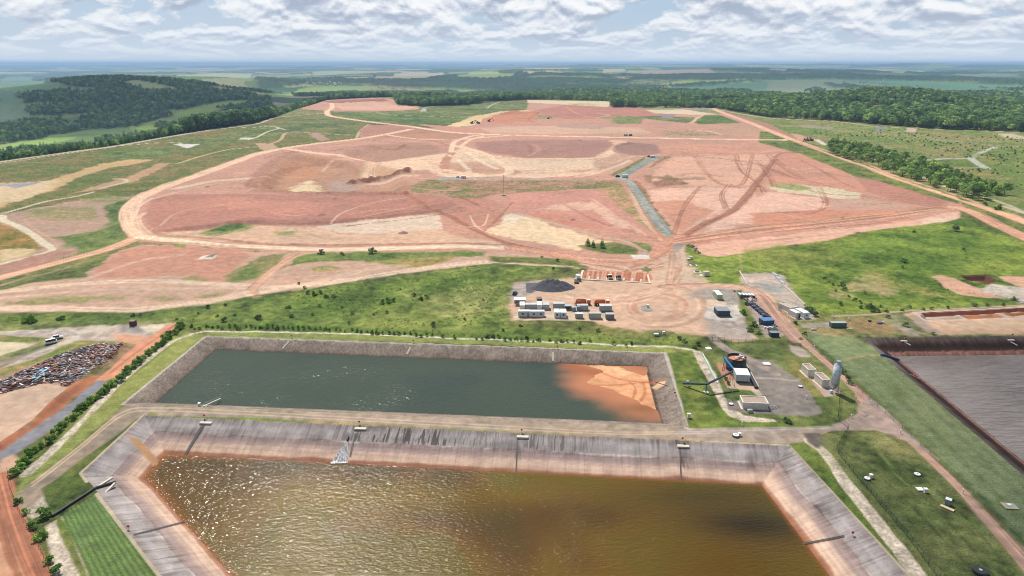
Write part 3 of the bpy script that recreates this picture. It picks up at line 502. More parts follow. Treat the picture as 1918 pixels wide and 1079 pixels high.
# ---- green meadow in the middle
P(MEAD, '#8faa4c', 3, 3, GR, 'ground'); P("-60,590 0,588 280,584 420,566 470,556 460,580 300,600 120,606 0,612 -60,612", '#809c46', 2, 3, GR, 'ground'); P("560,556 700,532 850,512 900,520 800,560 700,580 560,590", '#7da23e', 8, 14, GR, 'ground', al=.8); P("780,545 860,530 940,545 935,590 830,590 790,575", '#a8b468', 6, 10, GR, 'ground', al=.8)
P("330,604 480,606 800,620 1000,632 1200,640 1290,646 1290,652 1000,640 800,629 480,616 330,616", '#6f9438', 2, 3, GR, 'ground', al=.8); S("480,553 560,545 700,520 850,500 950,489", 3, '#5f7a34', 1, 1, GR, 'ground', al=.7)
# right meadow
P("1285,460 1310,476 1345,482 1390,476 1450,465 1550,454 1660,432 1770,414 1800,408 1850,424 1918,452 2100,540 2100,575 1918,571 1700,582 1560,592 1515,586 1480,548 1450,514 1390,513 1392,533 1320,533 1300,505", '#88aa3c', 1.5, 3, GR, 'ground')
P("1400,470 1540,458 1600,480 1560,500 1440,500", '#8a9e44', 6, 10, GR, 'ground', al=.7); P("1560,470 1700,430 1850,440 1880,470 1700,500", '#76a034', 8, 10, GR, 'ground', al=.8); P("1590,520 1640,520 1690,550 1650,556 1600,540", '#b5a97e', 4, 10, DR, 'ground', al=.8); P("1540,545 1570,545 1580,560 1550,562", '#b5a97e', 3, 8, DR, 'ground', al=.7); P("1620,505 1700,520 1790,556 1760,556 1640,530", '#a8a464', 4, 7, DR, 'ground', al=.6)
P("1386,476 1392,513 1389,533", '#c9a995', 1, 1, al=.5)
P("1747,516 1762,513 1790,520 1830,536 1868,552 1890,560 1850,558 1800,550 1765,535", '#e0af98', 1, 1.5, ST, ang=.5); P("1868,515 1890,514 1960,518 1960,545 1918,540 1880,524", '#dfae98', 1, 1.5); P("1830,540 1860,530 1900,534 1980,548 1980,572 1910,568 1880,556", '#cfc4b6', 1.2, 2, 'gravel', 'gravel_yard'); P("1798,514 1850,511 1874,524 1850,531 1812,524", '#6d4a3a', .8, .8); P("1815,520 1838,518 1850,526 1825,527", '#d09060', .6, .6)
print("site", time.time() - T0)
# ---- hub, yard
P("1085,486 1150,488 1200,486 1235,476 1250,455 1268,440 1290,455 1275,480 1285,500 1300,520 1330,535 1400,536 1440,548 1465,580 1500,625 1380,640 1330,632 1290,622 1200,620 1150,612 1090,600 960,600 953,570 965,525 1060,522 1080,520 1105,500", '#dcb8a3', 2, 2, ST, ang=.1, cls='gravel_yard', veg=0)
P("1255,460 1280,470 1300,505 1320,530 1290,540 1262,540 1240,520", '#d8bca8', 3, 3, 'dirt', 'gravel_yard')
P("965,526 1000,524 1040,530 1070,540 1000,545 962,560 950,555", '#b9aca4', 2, 2, 'gravel', 'gravel_yard'); P("1285,545 1345,540 1390,545 1395,590 1330,570 1290,560", '#b5aa9e', 3, 3, 'gravel', 'gravel_yard'); P("1310,590 1400,580 1410,635 1340,632 1320,615", '#bcaea4', 3, 4, 'gravel', 'gravel_yard')
P("1320,575 1395,572 1400,592 1370,602 1320,596", '#d8d0c6', 1.5, 2, 'gravel', 'gravel_yard'); P("1320,563 1355,562 1360,573 1322,574", '#e4c8b4', 1, 1.5); P("965,580 1150,584 1150,602 962,600", '#ddc4b2', 1, 1, 'dirt', 'gravel_yard')
for i in range(15):                                            # turning circles of the trucks
    a0 = random.uniform(-.6, 5.5); ln = random.uniform(1.5, 4); k = random.uniform(.35, 1.0); n = 14
    s = ' '.join(f"{1235 + 85 * k * math.cos(a0 + ln * t / n)},{574 + 40 * k * math.sin(a0 + ln * t / n)}" for t in range(n + 1))
    S(s, random.uniform(1.2, 2.6), random.choice(['#ecc8b4', '#c9957f', '#d3a08a']), .5, .3, cls=None, al=.55, ruts=.6)
for i in range(16):
    y0 = 497 + random.uniform(-7, 12); S(f"{1085 + i * 2},{y0} {1140 + i * 2},{y0 + 8} {1190},{500 + random.uniform(-6, 16)} {1240},{488 + random.uniform(-6, 18)}", random.uniform(1, 2), random.choice(['#ecc8b4', '#b97a64', '#c98b74']), .4, .3, cls=None, al=.6, ruts=.6)
    S(f"{1240 + random.uniform(-8, 25)},{545} {1262 + random.uniform(-14, 18)},{500} {1262 + random.uniform(-6, 8)},{458}", random.uniform(1, 2), random.choice(['#f0d0be', '#c18a74']), .4, .3, cls=None, al=.45, ruts=.6)
for i in range(10): S(f"{980 + i * 20},{556 + random.uniform(-6, 8)} {1080 + i * 8},{562 + random.uniform(-8, 8)} {1200},{560 + random.uniform(-12, 8)} {1262},{540 + random.uniform(-4, 4)}", random.uniform(1, 2.2), random.choice(['#ecd2c0', '#cfa08a']), .5, .4, cls=None, al=.5, ruts=.6)
S("960,462 1020,470 1085,482 1150,491 1200,488 1235,473 1255,455 1272,443", 12, '#d9a08a', 1.0, .8, ruts=.8); S("1085,480 1150,486 1190,486", 4, '#e6b6a0', .8, .8, al=.7, ruts=.8); S("1258,462 1300,447 1400,436 1500,427 1600,416 1700,401 1770,390", 9, '#cf927d', 1.2, 1, ruts=.5)
for q_ in range(9):
    o_ = -9 + q_ * 2.6; S(f"1262,{452 + o_ * .3} 1330,{441 + o_ * .5} 1400,{433 + o_ * .6} 1500,{424 + o_ * .6} 1600,{412 + o_ * .5} 1700,{399 + o_ * .4} 1770,{389 + o_ * .3}", random.uniform(1.2, 2.2), random.choice(['#b9735c', '#e8c0ab', '#b07866', '#c98f7c']), .4, .3, cls=None, al=.7, ruts=.4)
#; S("1262,452 1330,428 1400,415 1500,405 1640,395 1730,392", 4, '#dcb198', 1.2, 1, al=.7, ruts=1)
S("1300,440 1400,430 1520,418 1620,404 1760,392", 2.5, '#d8c09c', .8, .8, al=.7); S("1200,470 1212,476 1216,482", 3, '#b7ada0', .8, .6, 'gravel'); P("1183,477 1215,478 1218,485 1186,485", '#eee2d8', .4, .6, 'plain', 'gravel_yard')
S("1090,458 1140,440 1180,446 1240,452", 2, '#b77c66', .6, .6, cls=None, al=.5); P("1262,458 1285,456 1280,462 1268,472 1260,468", '#a79f98', 1, 1, 'gravel'); P("1092,506 1218,512 1222,522 1212,528 1090,520", '#d08a70', .8, .6, ST, ang=1.5)
for i in range(26): x = 1095 + i * 4.6; S(f"{x + 3},{506 + i * .2} {x},{520 + i * .25}", .9, random.choice(['#b26a50', '#e6b8a4', '#c17a60']), .3, .2, cls=None, al=.8)
P("1203,501 1212,499 1220,504 1214,510 1204,506", '#6b7038', .6, 1, GR); P("1300,575 1312,590", '#888', 1, 1) if 0 else None
P("1200,573 1215,570 1222,583 1208,582", '#a9a29a', .8, 1, 'gravel')
P("1450,512 1470,515 1483,540 1518,585 1500,590 1470,570 1440,548 1395,538 1388,514", '#c2b3a8', 1.5, 1, 'gravel', 'gravel_yard'); P("1415,530 1445,532 1470,545 1440,548", '#a9a8a4', 2, 2, 'gravel', 'gravel_yard')
P("1390,512 1440,511 1455,518 1460,530 1420,528 1393,526", '#cdb9ac', 2, 2, 'gravel', 'gravel_yard')
# gravel storage next to the yard, hedge strip
P("1376,545 1392,543 1410,575 1430,600 1452,632 1468,640 1430,642 1405,620 1392,590", '#8a9a50', 1, 1.5, GR, 'ground'); P("1385,548 1425,548 1445,575 1470,620 1460,632 1435,632 1400,575", '#b5a398', 1, 1, 'gravel', 'gravel_yard')
S("1245,537 1300,535 1350,536 1395,540 1425,556 1447,582 1470,610 1500,642 1545,682 1600,730 1660,788 1720,842 1800,920 1918,1052 1990,1130", 7.6, '#c9a091', .5, .35, ruts=1.2); S("1320,536 1380,538 1415,550", 5, '#e3bda8', .8, .5, al=.7, ruts=.6)
S("1450,585 1480,617 1545,680 1620,748 1720,842 1800,920 1918,1050", .7, '#b3a09a', .3, .2, cls=None, al=.5)
# right side: guard houses, mown fields, slope
P("1490,590 1560,592 1700,583 1720,590 1730,620 1620,630 1560,622 1500,612", '#8f9a5c', 2, 3, DR, 'ground'); P("1555,602 1620,598 1680,610 1700,625 1620,622", '#a79a66', 2, 5, DR, 'ground'); P("1500,606 1560,603 1565,612 1505,614", '#b8a89c', .8, .8, 'gravel', 'gravel_yard'); P("1485,578 1520,580 1530,600 1500,600", '#b8a79a', 1, 1, 'gravel')
P("1502,622 1612,633 1680,690 1760,755 1918,880 2100,1020 2100,1250 1918,1020 1800,900 1700,812 1600,712 1540,660", '#8f9f70', 1.2, 1, 'mown', 'ground', veg=1); P("1520,622 1612,633 1645,664 1580,672 1545,655", '#94a574', 1.5, 2, 'mown', 'ground'); S("1580,674 1610,668 1648,665", 1.6, '#b5a873', .8, .8, DR, 'ground', al=.8)
for i in range(26):
    t = i * 9; S(f"{1585 + t},{672 + t * .15} {1700 + t * 1.2},{780 + t * .35} {1850 + t * 1.6},{930 + t * .7}", 1.1, random.choice(['#a0ae80', '#76875a', '#aab88c', '#7e9060']), .8, .9, 'mown', None, al=.38, veg=1)
P("1655,735 1680,715 1700,750 1680,760", '#73844e', 6, 8, 'mown', None, al=.6, veg=1); P("1710,775 1770,790 1800,850 1740,830", '#7a8a52', 6, 8, 'mown', None, al=.5, veg=1)
S("1530,650 1600,712 1700,805 1800,900 1918,1020", 2.6, '#6f8746', 1, 1, GR, 'ground', al=.8); P("1865,935 1885,935 1910,958 1895,965 1870,950", '#a49a60', .8, .8, DR, 'ground', al=.7)
P("1560,618 1700,620 1918,622 1918,628 1700,630 1612,632 1500,622 1540,612", '#a3a06a', 1, 1.5, DR, 'ground'); P("1672,586 1690,588 1760,625 1700,620 1660,600", '#93a070', 1, 2, GR, 'ground'); P("1670,610 1700,612 1740,625 1720,628 1700,628", '#b9ab98', 1, 1.5, 'gravel')
P("1690,588 1715,584 1918,573 2200,560 2200,610 1918,625 1760,627 1720,606", '#ddb79f', 1.2, 1, ST, ang=.05, cls='gravel_yard'); P("1700,590 1725,590 1745,615 1770,626 1740,626 1710,604", '#b9a49a', 1.5, 2); P("1740,606 1850,598 1918,596 1918,612 1800,618", '#e6c6ac', 3, 3)
P("1712,585 1730,583 1918,574 2200,562 2200,592 1918,597 1735,601", '#e4c2ae', .7, .6, 'plain', 'gravel_yard')
P("1722,584 1918,575 2200,563 2200,572 1918,581 1735,590", '#8f5648', .5, .3); P("1722,591 1788,588 1808,597 1735,600", '#cdb4a4', .5, .3); P("1796,588 1862,585 1882,593 1818,598", '#cf8f66', .5, .3); P("1872,585 1918,583 2100,577 2100,584 1918,590 1895,592", '#cf8f60', .5, .3)
for s in ("1712,585 1735,601", "1790,587 1812,599", "1864,584 1890,595", "1712,585 1918,575 2100,567", "1735,601 1918,596 2100,590", "1722,590 1918,582 2100,575"): S(s, 1.4, '#efd5c4', .25, .1, 'plain', 'gravel_yard', sm=False)
S("1560,592 1640,588 1700,582 1918,571 2100,562", 1.6, '#d3bda4', .5, .5, cls='path')
# ---- upper right scrub land with tracks
P("1440,232 1345,205 1400,214 1440,221 1560,227 1780,243 1918,248 2200,270 2600,440 1918,405 1850,388 1790,366 1640,312 1560,284 1500,262", '#959a5e', 3, 5, DR, 'ground'); P("1600,280 1700,285 1860,310 1918,350 1918,390 1800,350 1700,320", '#7f9a50', 6, 14, GR, 'ground', al=.7)
P("1480,262 1540,280 1600,297 1700,340 1800,375 1850,388 1640,316 1540,282", '#7a944a', 2, 3, GR, 'ground'); P("1700,300 1860,300 1900,345 1760,330", '#a19a5c', 6, 14, DR, 'ground', al=.5); P("1560,232 1700,244 1918,262 1918,270 1700,262 1560,250", '#a6a46a', 5, 12, DR, 'ground', al=.6)
for a, w, c in (("1345,206 1440,221 1560,227 1640,237 1700,240 1780,243 1918,248", 4, '#dcc0ae'), ("1480,235 1560,243 1660,252 1760,262 1850,271 1918,276 2050,280", 3.5, '#b9a394'), ("1713,298 1760,297 1816,296 1830,288 1865,275", 4, '#c6c4ba'), ("1816,294 1825,301 1850,314", 5.5, '#c9c7c0'), ("1768,313 1800,312 1845,312", 2.2, '#b9b6a4'), ("1590,283 1640,297 1700,318 1760,345 1800,360 1870,378 1918,395", 3.5, '#cdbda4'), ("1530,262 1545,271", 5, '#ddd6cc'), ("1765,345 1785,350", 6, '#d8cabb'), ("1880,386 1918,397", 4, '#d9cdb8')): S(a, w, c, .8, 1, cls='path')
P("1640,238 1660,237 1655,245 1640,245", '#9c9a98', 1, 1.5, 'gravel'); P("1700,241 1718,241 1715,248 1695,247", '#d9bcb0', 1.5, 2); P("1870,250 1900,250 1918,256 1918,262 1880,256", '#ddcdb8', 3, 6, al=.8); P("1560,238 1510,234 1500,238 1560,242", '#b5a098', 3, 5, al=.7)
P("1800,285 1918,290 1918,300 1830,300", '#92a052', 4, 8, GR, 'ground', al=.6); P("1480,250 1500,252 1520,262 1500,264", '#dca792', 2, 2)
# ---- lower left: stockpile ground, slope, tarmac
P("-100,630 0,616 60,618 120,612 200,608 300,606 342,603 322,626 262,640 200,640 130,650 60,676 0,702 -100,750", '#cdb8aa', 1.5, 1.5, 'gravel', 'gravel_yard'); P("-60,612 0,610 120,606 330,600 300,606 120,612 0,622 -60,630", '#8fa05a', 1.2, 2, GR, 'ground'); P("230,610 262,610 280,614 265,622 225,620", '#a49c98', 1.5, 2, 'gravel')
P("262,612 310,606 300,618 275,622", '#e6d9c4', 1, 1.5); P("215,628 272,628 262,642 220,640", '#dfa98e', 1.5, 2); P("170,610 222,610 190,624 130,626", '#dccdbf', 1.5, 2)
P("-60,625 0,630 120,634 110,646 60,662 0,690 -60,710", '#b7a888', 1, 1.5, DR, 'ground'); P("-60,640 0,640 30,642 60,645 55,650 0,668 -60,690", '#e6d3b6', 1, 1.5); P("-60,628 0,629 60,632 110,634 60,640 0,640 -60,642", '#9a9a5c', .8, 1.5, DR, 'ground')
S("-60,700 0,682 60,662 110,645 140,635 140,622 100,620 0,624 -60,628", 4.2, '#d9cfc0', .5, .4, 'gravel', 'dirt_road', ruts=.5); P("40,655 100,640 105,644 60,664 0,688 -40,690", '#8a7c62', 1, 1.5, DR, 'ground', al=.6)
P("-40,712 0,692 60,674 110,650 150,638 225,640 190,646 140,652 80,680 0,716 -40,730", '#a8a566', .8, 1.5, DR, 'ground'); P("-60,735 0,708 60,683 110,664 140,655 220,645 236,649 180,693 130,730 110,724 60,715 0,732 -60,750", '#b78f78', .8, 1)
P("-60,730 0,724 60,713 110,722 130,728 100,760 60,795 0,838 -60,880", '#d6b6a4', 1, 1, ST, ang=.4, cls='gravel_yard'); S("130,728 100,760 60,795 0,838", 1.2, '#a2765f', .4, .5, cls='bare_earth')
P("236,648 262,645 240,660 185,710 170,705 130,722 180,690", '#a2926c', 1, 2, DR, 'ground'); P("128,730 172,704 200,710 178,716 150,740 100,780 50,820 -40,880 -40,860 60,800", '#bd7c5e', 1, 1.2, ST, ang=.8)
P("312,608 343,602 345,607 322,622 262,668 215,705 196,713 180,712 240,660 275,632", '#df9f82', .8, .8, ST, ang=.8, cls='dirt_road'); S("330,606 290,635 245,668 205,700", 1.2, '#b5755c', .4, .3, cls=None, al=.7)
P("183,713 200,716 178,736 118,786 58,832 30,852 0,874 -60,890 -60,860 0,848 50,815 120,763 160,730", '#92929a', .7, .7, 'gravel', 'dirt_road')
P("-90,880 0,876 12,884 20,920 40,970 70,1025 105,1095 140,1160 -140,1160", '#dda688', .8, .5, cls='dirt_road'); S("2,886 10,920 25,970 50,1030 80,1090", 5.2, '#b87a62', .8, .3, ruts=1.6); S("-20,900 -5,960 15,1030 40,1095", 1.6, '#a76a52', .4, .3, ruts=1, al=.8)
P("0,860 25,850 45,870 20,882 0,884", '#d9b09a', 1, 1)
# embankment round the ponds
P("342,620 372,626 387,630 237,752 120,858 58,925 25,935 40,890 130,810 250,700", '#a3ad60', 1, .7, 'mown', 'ground', veg=1); P("330,640 240,712 150,790 90,850 45,895 30,880 90,830 170,745 260,675 320,622 350,612 345,622", '#7f9a48', .8, .8, GR, 'ground')
S("356,626 320,642 240,703 150,792 90,852 48,888", 2.6, '#ddcfba', .5, .6, 'stones', 'path'); P("44,935 80,912 92,930 97,957 60,973 45,960", '#dccdb9', .5, .7, 'stones', 'path'); P("85,985 122,962 140,1010 172,1090 110,1090", '#dccdb9', .5, .8, 'stones', 'path')
P("235,757 300,750 280,790 262,790 200,830 120,895 45,958 28,930 60,900 130,850 190,800", '#a79684', .8, .8, 'gravel', 'dirt_road'); P("250,790 270,778 152,886 160,900 190,905 175,915 110,960 90,962 80,915 130,880 190,835", '#7b9145', .6, .8, GR, 'ground')
P("96,958 115,967 172,1095 160,1100", '#8a8f54', .5, .8, DR, 'ground'); P("114,966 183,924 312,1092 330,1130 210,1160", '#6f8f44', .5, .3, 'mown', 'ground', veg=1)
a0 = PW("114,966 183,924"); b0 = PW("190,1130 330,1130")
for i in range(1, 9):
    t = i / 9; A = a0[0] * (1 - t) + a0[1] * t; B = b0[0] * (1 - t) + b0[1] * t; L = np.array([A, B]); ii = span(L.min(0) - 1, L.max(0) + 1)
    d, lat, al_ = ldist(L, GX[ii], GY[ii]); apply(ii, sst(.55, .15, d + .12 * g2[ii]) * .6, alb('#a0b578'), 'mown', None, None, 1)
P("232,757 300,748 1243,789 1288,800 1480,806 1560,806 1480,835 800,803 270,778", '#b3a191', .5, .3, 'gravel', 'dirt_road'); P("300,778 480,782 800,800 1200,822 1330,826 1480,834 1480,838 800,807 270,781 285,772", '#b0a873', .6, .8, DR, 'ground'); S("300,762 480,768 800,782 1100,798 1280,803", 1.0, '#b9b07c', .6, .8, DR, None, al=.5)
for o in (0, 6): S(f"60,{905 + o} 150,{835 + o} 230,{772 + o} 300,{764 + o} 480,{772 + o * .9} 800,{790 + o * .9} 960,{799 + o * .9} 1150,{809 + o * .7} 1300,{808 + o * .6} 1440,{802 + o * .6} 1560,{798 + o * .6}", .75, '#d8bfa8', .25, .15, cls='dirt_road', al=.8)
S("1280,808 1440,804 1560,800 1640,798", 5, '#b0a49c', .5, .3, 'gravel', 'dirt_road', ruts=1.2, al=.8); P("1560,795 1600,775 1625,740 1650,760 1700,810 1760,862 1690,820 1640,806 1570,806", '#bda69a', .6, .6, 'gravel', 'dirt_road')
P("387,624 480,619 960,636 1260,648 1300,655 1250,662 960,648 480,632 387,630", '#a3ad5c', .4, .3, 'mown', 'ground', veg=1); S("356,625 385,620 480,620 700,627 960,638 1180,647 1262,651 1297,656", 1.5, '#e6dccb', .3, .25, 'stones', 'path', sm=False)
S("232,757 387,630 1243,662 1290,801", 1.9, '#d2c7ba', .15, .05, 'plain', 'path', sm=False); S("1243,662 1290,801", 3.2, '#d2c7ba', .15, .05, 'plain', 'path', sm=False)
P("1250,662 1297,656 1330,720 1360,775 1400,790 1560,792 1560,798 1400,800 1290,802", '#7e9c3e', .5, .5, GR, 'ground'); P("1262,680 1310,700 1340,760 1300,780 1285,740", '#9aa850', 3, 3, GR, 'ground', al=.6)
P("1300,656 1330,640 1500,642 1600,735 1605,775 1565,795 1400,788 1360,770 1330,700", '#829650', .6, .8, GR, 'ground'); P("1297,655 1316,660 1342,700 1358,742 1375,764 1392,778 1450,786 1455,790 1398,790 1366,780 1350,762 1334,730 1312,690", '#ddcdb9', .4, .4, 'stones', 'path')
P("1404,706 1440,704 1498,712 1512,728 1542,775 1520,779 1400,775 1365,768 1358,750 1370,742 1400,745 1425,733", '#948a84', .5, .6, 'gravel', 'gravel_yard'); P("1396,668 1445,676 1470,696 1500,712 1440,710 1405,706", '#978d84', .6, .6, 'gravel', 'gravel_yard'); P("1352,742 1395,742 1420,738 1425,745 1375,752", '#7f9a40', .4, .4, GR, 'ground')
S("1333,628 1342,640 1362,655 1390,665 1425,684 1455,700", 3.6, '#b5a296', .4, .3, 'gravel', 'path'); S("1418,708 1450,709 1490,713 1500,709 1520,706", 1.5, '#b9aca0', .2, .15, 'plain', 'path'); P("1395,722 1404,715 1430,740 1420,742", '#c9bba8', .3, .2, 'plain', 'path')
P("1341,680 1352,681 1400,690 1402,710 1424,728 1420,732 1362,727", '#cc9472', .25, .2, 'plain', 'gravel_yard'); P("1362,714 1400,705 1412,716 1424,728 1420,732 1362,727", '#d8c3aa', .5, .5, 'plain', 'gravel_yard', al=.8)
P("1495,692 1520,688 1548,706 1578,738 1545,744 1522,720", '#ccb2a0', .3, .2, 'plain', 'gravel_yard'); P("1478,645 1498,648 1516,666 1500,668 1484,660", '#b3a59c', .8, .8, 'gravel', 'gravel_yard'); P("1320,651 1328,648 1334,655 1324,657", '#c9c0ba', .2, .1, 'plain', 'path'); P("1426,678 1442,678 1446,684 1430,683", '#c9c0ba', .2, .1, 'plain', 'path')
P("1470,660 1500,690 1540,740 1530,742 1488,700 1462,668", '#93904e', 1, 1.5, DR, 'ground', al=.7); P("1400,640 1470,640 1480,690 1440,672 1400,662", '#6f8a48', 2, 2, GR, 'ground', al=.7); S("1380,748 1400,757 1420,760", 1, '#808', .1, .1) if 0 else None
# right of the lower pond
P("1325,826 1480,832 1520,828 1560,808 1640,806 1700,828 1780,905 1990,1160 1760,1160 1480,838 1325,830", '#8f9a5c', .6, .5, 'grass', 'ground'); P("1480,832 1520,828 1545,850 1600,930 1730,1100 1712,1100 1590,960 1500,862", '#80993f', .5, .5, GR, 'ground', al=.9)
S("1517,826 1532,838 1548,852 1585,905 1640,975 1700,1050 1730,1092", 4.2, '#dfd0bc', .35, .6, 'stones', 'path'); P("1505,812 1535,812 1545,830 1530,838 1515,828", '#766c66', .6, .6, 'gravel', 'pond_bank')
P("1620,860 1660,850 1740,905 1735,912 1690,910", '#637a3c', 1.5, 2, GR, 'ground', al=.7); P("1560,830 1620,870 1700,960 1800,1060 1830,1100 1780,1100 1640,930", '#6d7f48', 4, 6, GR, 'ground', al=.6); S("1640,835 1690,900 1720,910 1745,905", 1, '#92965e', .4, .5, DR, None, al=.6)
for s in ("1560,850 1650,940 1790,1100", "1600,850 1700,940 1850,1100", "1640,850 1760,960 1880,1100", "1690,860 1800,960 1900,1080"): S(s, .8, '#5d7040', .4, .4, GR, None, al=.5, veg=1)
for s, w in (("153,886 270,778", 1.5), ("183,925 312,1092", 1.5), ("1325,828 1476,835 1712,1092", 1.6), ("153,886 164,901", 1.5)): S(s, w, '#cfc0a6', .12, .05, 'plain', 'path', sm=False)
print("lower", time.time() - T0)
# ---- pond slopes: bands by height above the water
def slope(rim, colf, off=0.0):
    b0 = rim.min(0) - 2; b1 = rim.max(0) + 2; ii = span(b0, b1); sd = sdist(rim, GX[ii], GY[ii]) - off
    k = sd > 0; ii = ii[k]; c, v = colf(ii, sd[k]); RGB[ii] = c; CLS[ii] = CL['pond_bank']; VEG[ii] = v
def along(rim, ii):        # coordinate along the nearest rim edge
    x, y = GX[ii], GY[ii]; d2 = np.full(len(ii), 1e18); al = np.zeros(len(ii)); acc = 0
    for i in range(len(rim)):
        ax, ay = rim[i]; bx, by = rim[(i + 1) % len(rim)]; ex, ey = bx - ax, by - ay; L = math.hypot(ex, ey)
        t = np.clip(((x - ax) * ex + (y - ay) * ey) / L ** 2, 0, 1); q = (x - ax - t * ex) ** 2 + (y - ay - t * ey) ** 2; m = q < d2
        d2 = np.where(m, q, d2); al = np.where(m, acc + t * L, al); acc += L
    return al
def low_c(ii, sd):
    h = GZ[ii] - z_low; a = along(RIM_LOW, ii)
    st = fbm(a * 1.6, sd * .10, 1, 3, 71); st2 = fbm(a / 9, sd * .12, 1, 3, 73); lay = fbm(a / 60, h * 3.2, 1, 3, 75)
    c = rampc(h + .25 * st2, [(-.6, '#a8694a'), (.05, '#b0785c'), (.35, '#c08f76'), (.55, '#ecc7ae'), (1.3, '#efcfb9'), (1.75, '#d9b9a8'), (2.2, '#bfa8a0'), (2.9, '#b09a96'), (3.0, '#a18a85'), (3.2, '#c2b6b2'), (4.6, '#c9c0bf'), (5.5, '#aea29e')])
    wh = sst(2.2, 3.4, h); seam = sst(.10, .03, np.abs(a / 5.8 - np.round(a / 5.8)) * 5.8 / 2.2) * .16; st = st + .9 * np.clip(vnoise(a * 2.6, sd * .15, 76), -1, 1) * .6; line = sst(.09, .03, np.abs(h - 3.02)) * .25 + sst(.07, .02, np.abs(h - 1.72)) * .2
    c = c * (1 + (line - seam)[:, None]) * (1 + (.30 * st + .22 * st2) * (.25 + .75 * wh) + .16 * lay * (1 - .6 * wh))[:, None]
    x, y = GX[ii], GY[ii]
    dark = sst(-.02, .45, st + .5 * st2 + .15 - .35 * np.abs(h - 3.9)) * sst(3.0, 3.3, h) * (np.exp(-((a - 128) / 26) ** 2) * 1.0 + .22 + .6 * np.exp(-((a - 175) / 14) ** 2))
    for px_, py_ in ((968, 815), (1274, 830)):
        w = at(px_, py_); dark = np.maximum(dark, sst(1.5, .6, np.abs((x - w[0]) + .05 * (y - w[1]) + .5 * fbm(x, y, 2, 2, 79))) * sst(1.2, 2.0, h) * (.55 + .6 * st))
    bl = sst(.25, .7, fbm(a, sd * 1.4, 7, 4, 87)) * sst(2.6, 3.2, h) * .35; dark = np.maximum(dark, bl)
    w = at(1400, 835); dark = np.maximum(dark, .45 * sst(2.2, .5, np.abs((x - w[0]) - .1 * (y - w[1]))) * sst(5, 3.5, h) * sst(1.6, 2.2, h))
    c = c * (1 - .78 * np.clip(dark, 0, 1))[:, None] + alb('#4a3a30') * .2 * np.clip(dark, 0, 1)[:, None]
    w = sdist(PW("236,812 262,815 300,842 285,846 258,828"), x, y); m = sst(-.6, .4, w + .3 * g2[ii])[:, None]; c = c * (1 - m) + alb('#d2a578') * m
    return c * (1 + .05 * g2[ii])[:, None], 0
def up_c(ii, sd):
    r = _h((GX[ii] * 2.0).astype(np.int64), (GY[ii] * 1.6).astype(np.int64), 9); h = GZ[ii] - z_up
    c = rampc(h, [(-.2, '#5d5148'), (.15, '#6e6056'), (.3, '#8f7e72'), (1.5, '#9a8b80'), (3, '#a3958a')]) * (.70 + .6 * r)[:, None] * (1 + .15 * g2[ii] + .15 * g10[ii])[:, None]
    nb = sst(-14, -4, GY[ii] - (at(760, 768)[1] + 0 * GX[ii])) * 0
    return c, 0
def r_c(ii, sd):
    h = GZ[ii] - z_r; a = along(RIM_R, ii); st = fbm(a * 1.2, sd * .2, 1, 3, 83)
    c = rampc(h + .2 * st, [(-.4, '#8a5a4a'), (.05, '#9b6a5c'), (.9, '#b98877'), (1.1, '#5a3c33'), (1.35, '#51392f'), (2.2, '#33241c'), (2.9, '#51392f'), (3.6, '#6d5a54'), (4.5, '#6f6560')])
    g = sst(2.5, 2.9, h)[:, None] * sst(at(1700, 650)[0], at(1640, 650)[0], GX[ii] + .25 * (GY[ii] - 262))[:, None] * sst(240, 262, GY[ii])[:, None]
    c = c * (1 - .8 * g) + alb('#98908c') * .8 * g
    return c * (1 + .35 * st + .15 * g10[ii])[:, None], 0
slope(RIM_LOW, low_c); slope(RIM_UP, up_c); slope(RIM_R, r_c, .5)
# the near bank of the upper pond is plain gravel that rolls over into the berm road
P("300,748 400,750 800,766 1243,787 1262,793 1288,800 1243,790 800,772 300,754", '#ab998b', .8, .5, 'gravel', None, al=.7)
# orange silt bar in the upper pond
SILT = PW("1098,684 1130,682 1170,690 1200,700 1228,702 1236,725 1240,760 1225,768 1198,765 1165,742 1130,727 1105,722 1098,716 1110,705 1112,695", z_up)
ii = span(SILT.min(0) - 12, SILT.max(0) + 12); sd = sdist(SILT, GX[ii], GY[ii]) + 2.6 * fbm(GX[ii], GY[ii], 9, 4, 97); m = sst(-9, 2.5, sd)
tgt = z_up + .05 + .13 * sst(0, 5, sd) + .02 * g2[ii]; GZ[ii] = np.maximum(GZ[ii], GZ[ii] * (1 - m) + tgt * m)
k = (sd > -8) & (sdist(RIM_UP, GX[ii], GY[ii]) > 8.2); i2 = ii[k]
lo = sst(.6, .05, np.abs(fbm(GX[i2], GY[i2], 9, 3, 91)))
RGB[i2] = alb('#ffbe8e') * (1 + .08 * g10[i2] + .10 * g2[i2] - .13 * lo)[:, None] * (1 + np.array([[.0, .09, .14]]) * g10[i2][:, None]); VEG[i2] = 0
for q_ in ("1175,712 1190,728 1185,748", "1205,716 1208,735 1200,752", "1120,722 1160,722 1215,716 1240,719", "1130,700 1165,712 1225,719"): S(q_, .9, '#c9744a', .5, .6, cls=None, al=.7, z=z_up)
P("1150,690 1180,694 1190,702 1160,704", '#ffd0a6', 1, 1.5, cls=None, z=z_up, al=.6)
s2 = PW("1220,722 1236,716 1248,718 1246,726 1230,728", -2); P(s2, '#f0c4a2', .4, .5, cls=None)
RGB[:] = np.clip(RGB, .006, .85)
SUBST = None
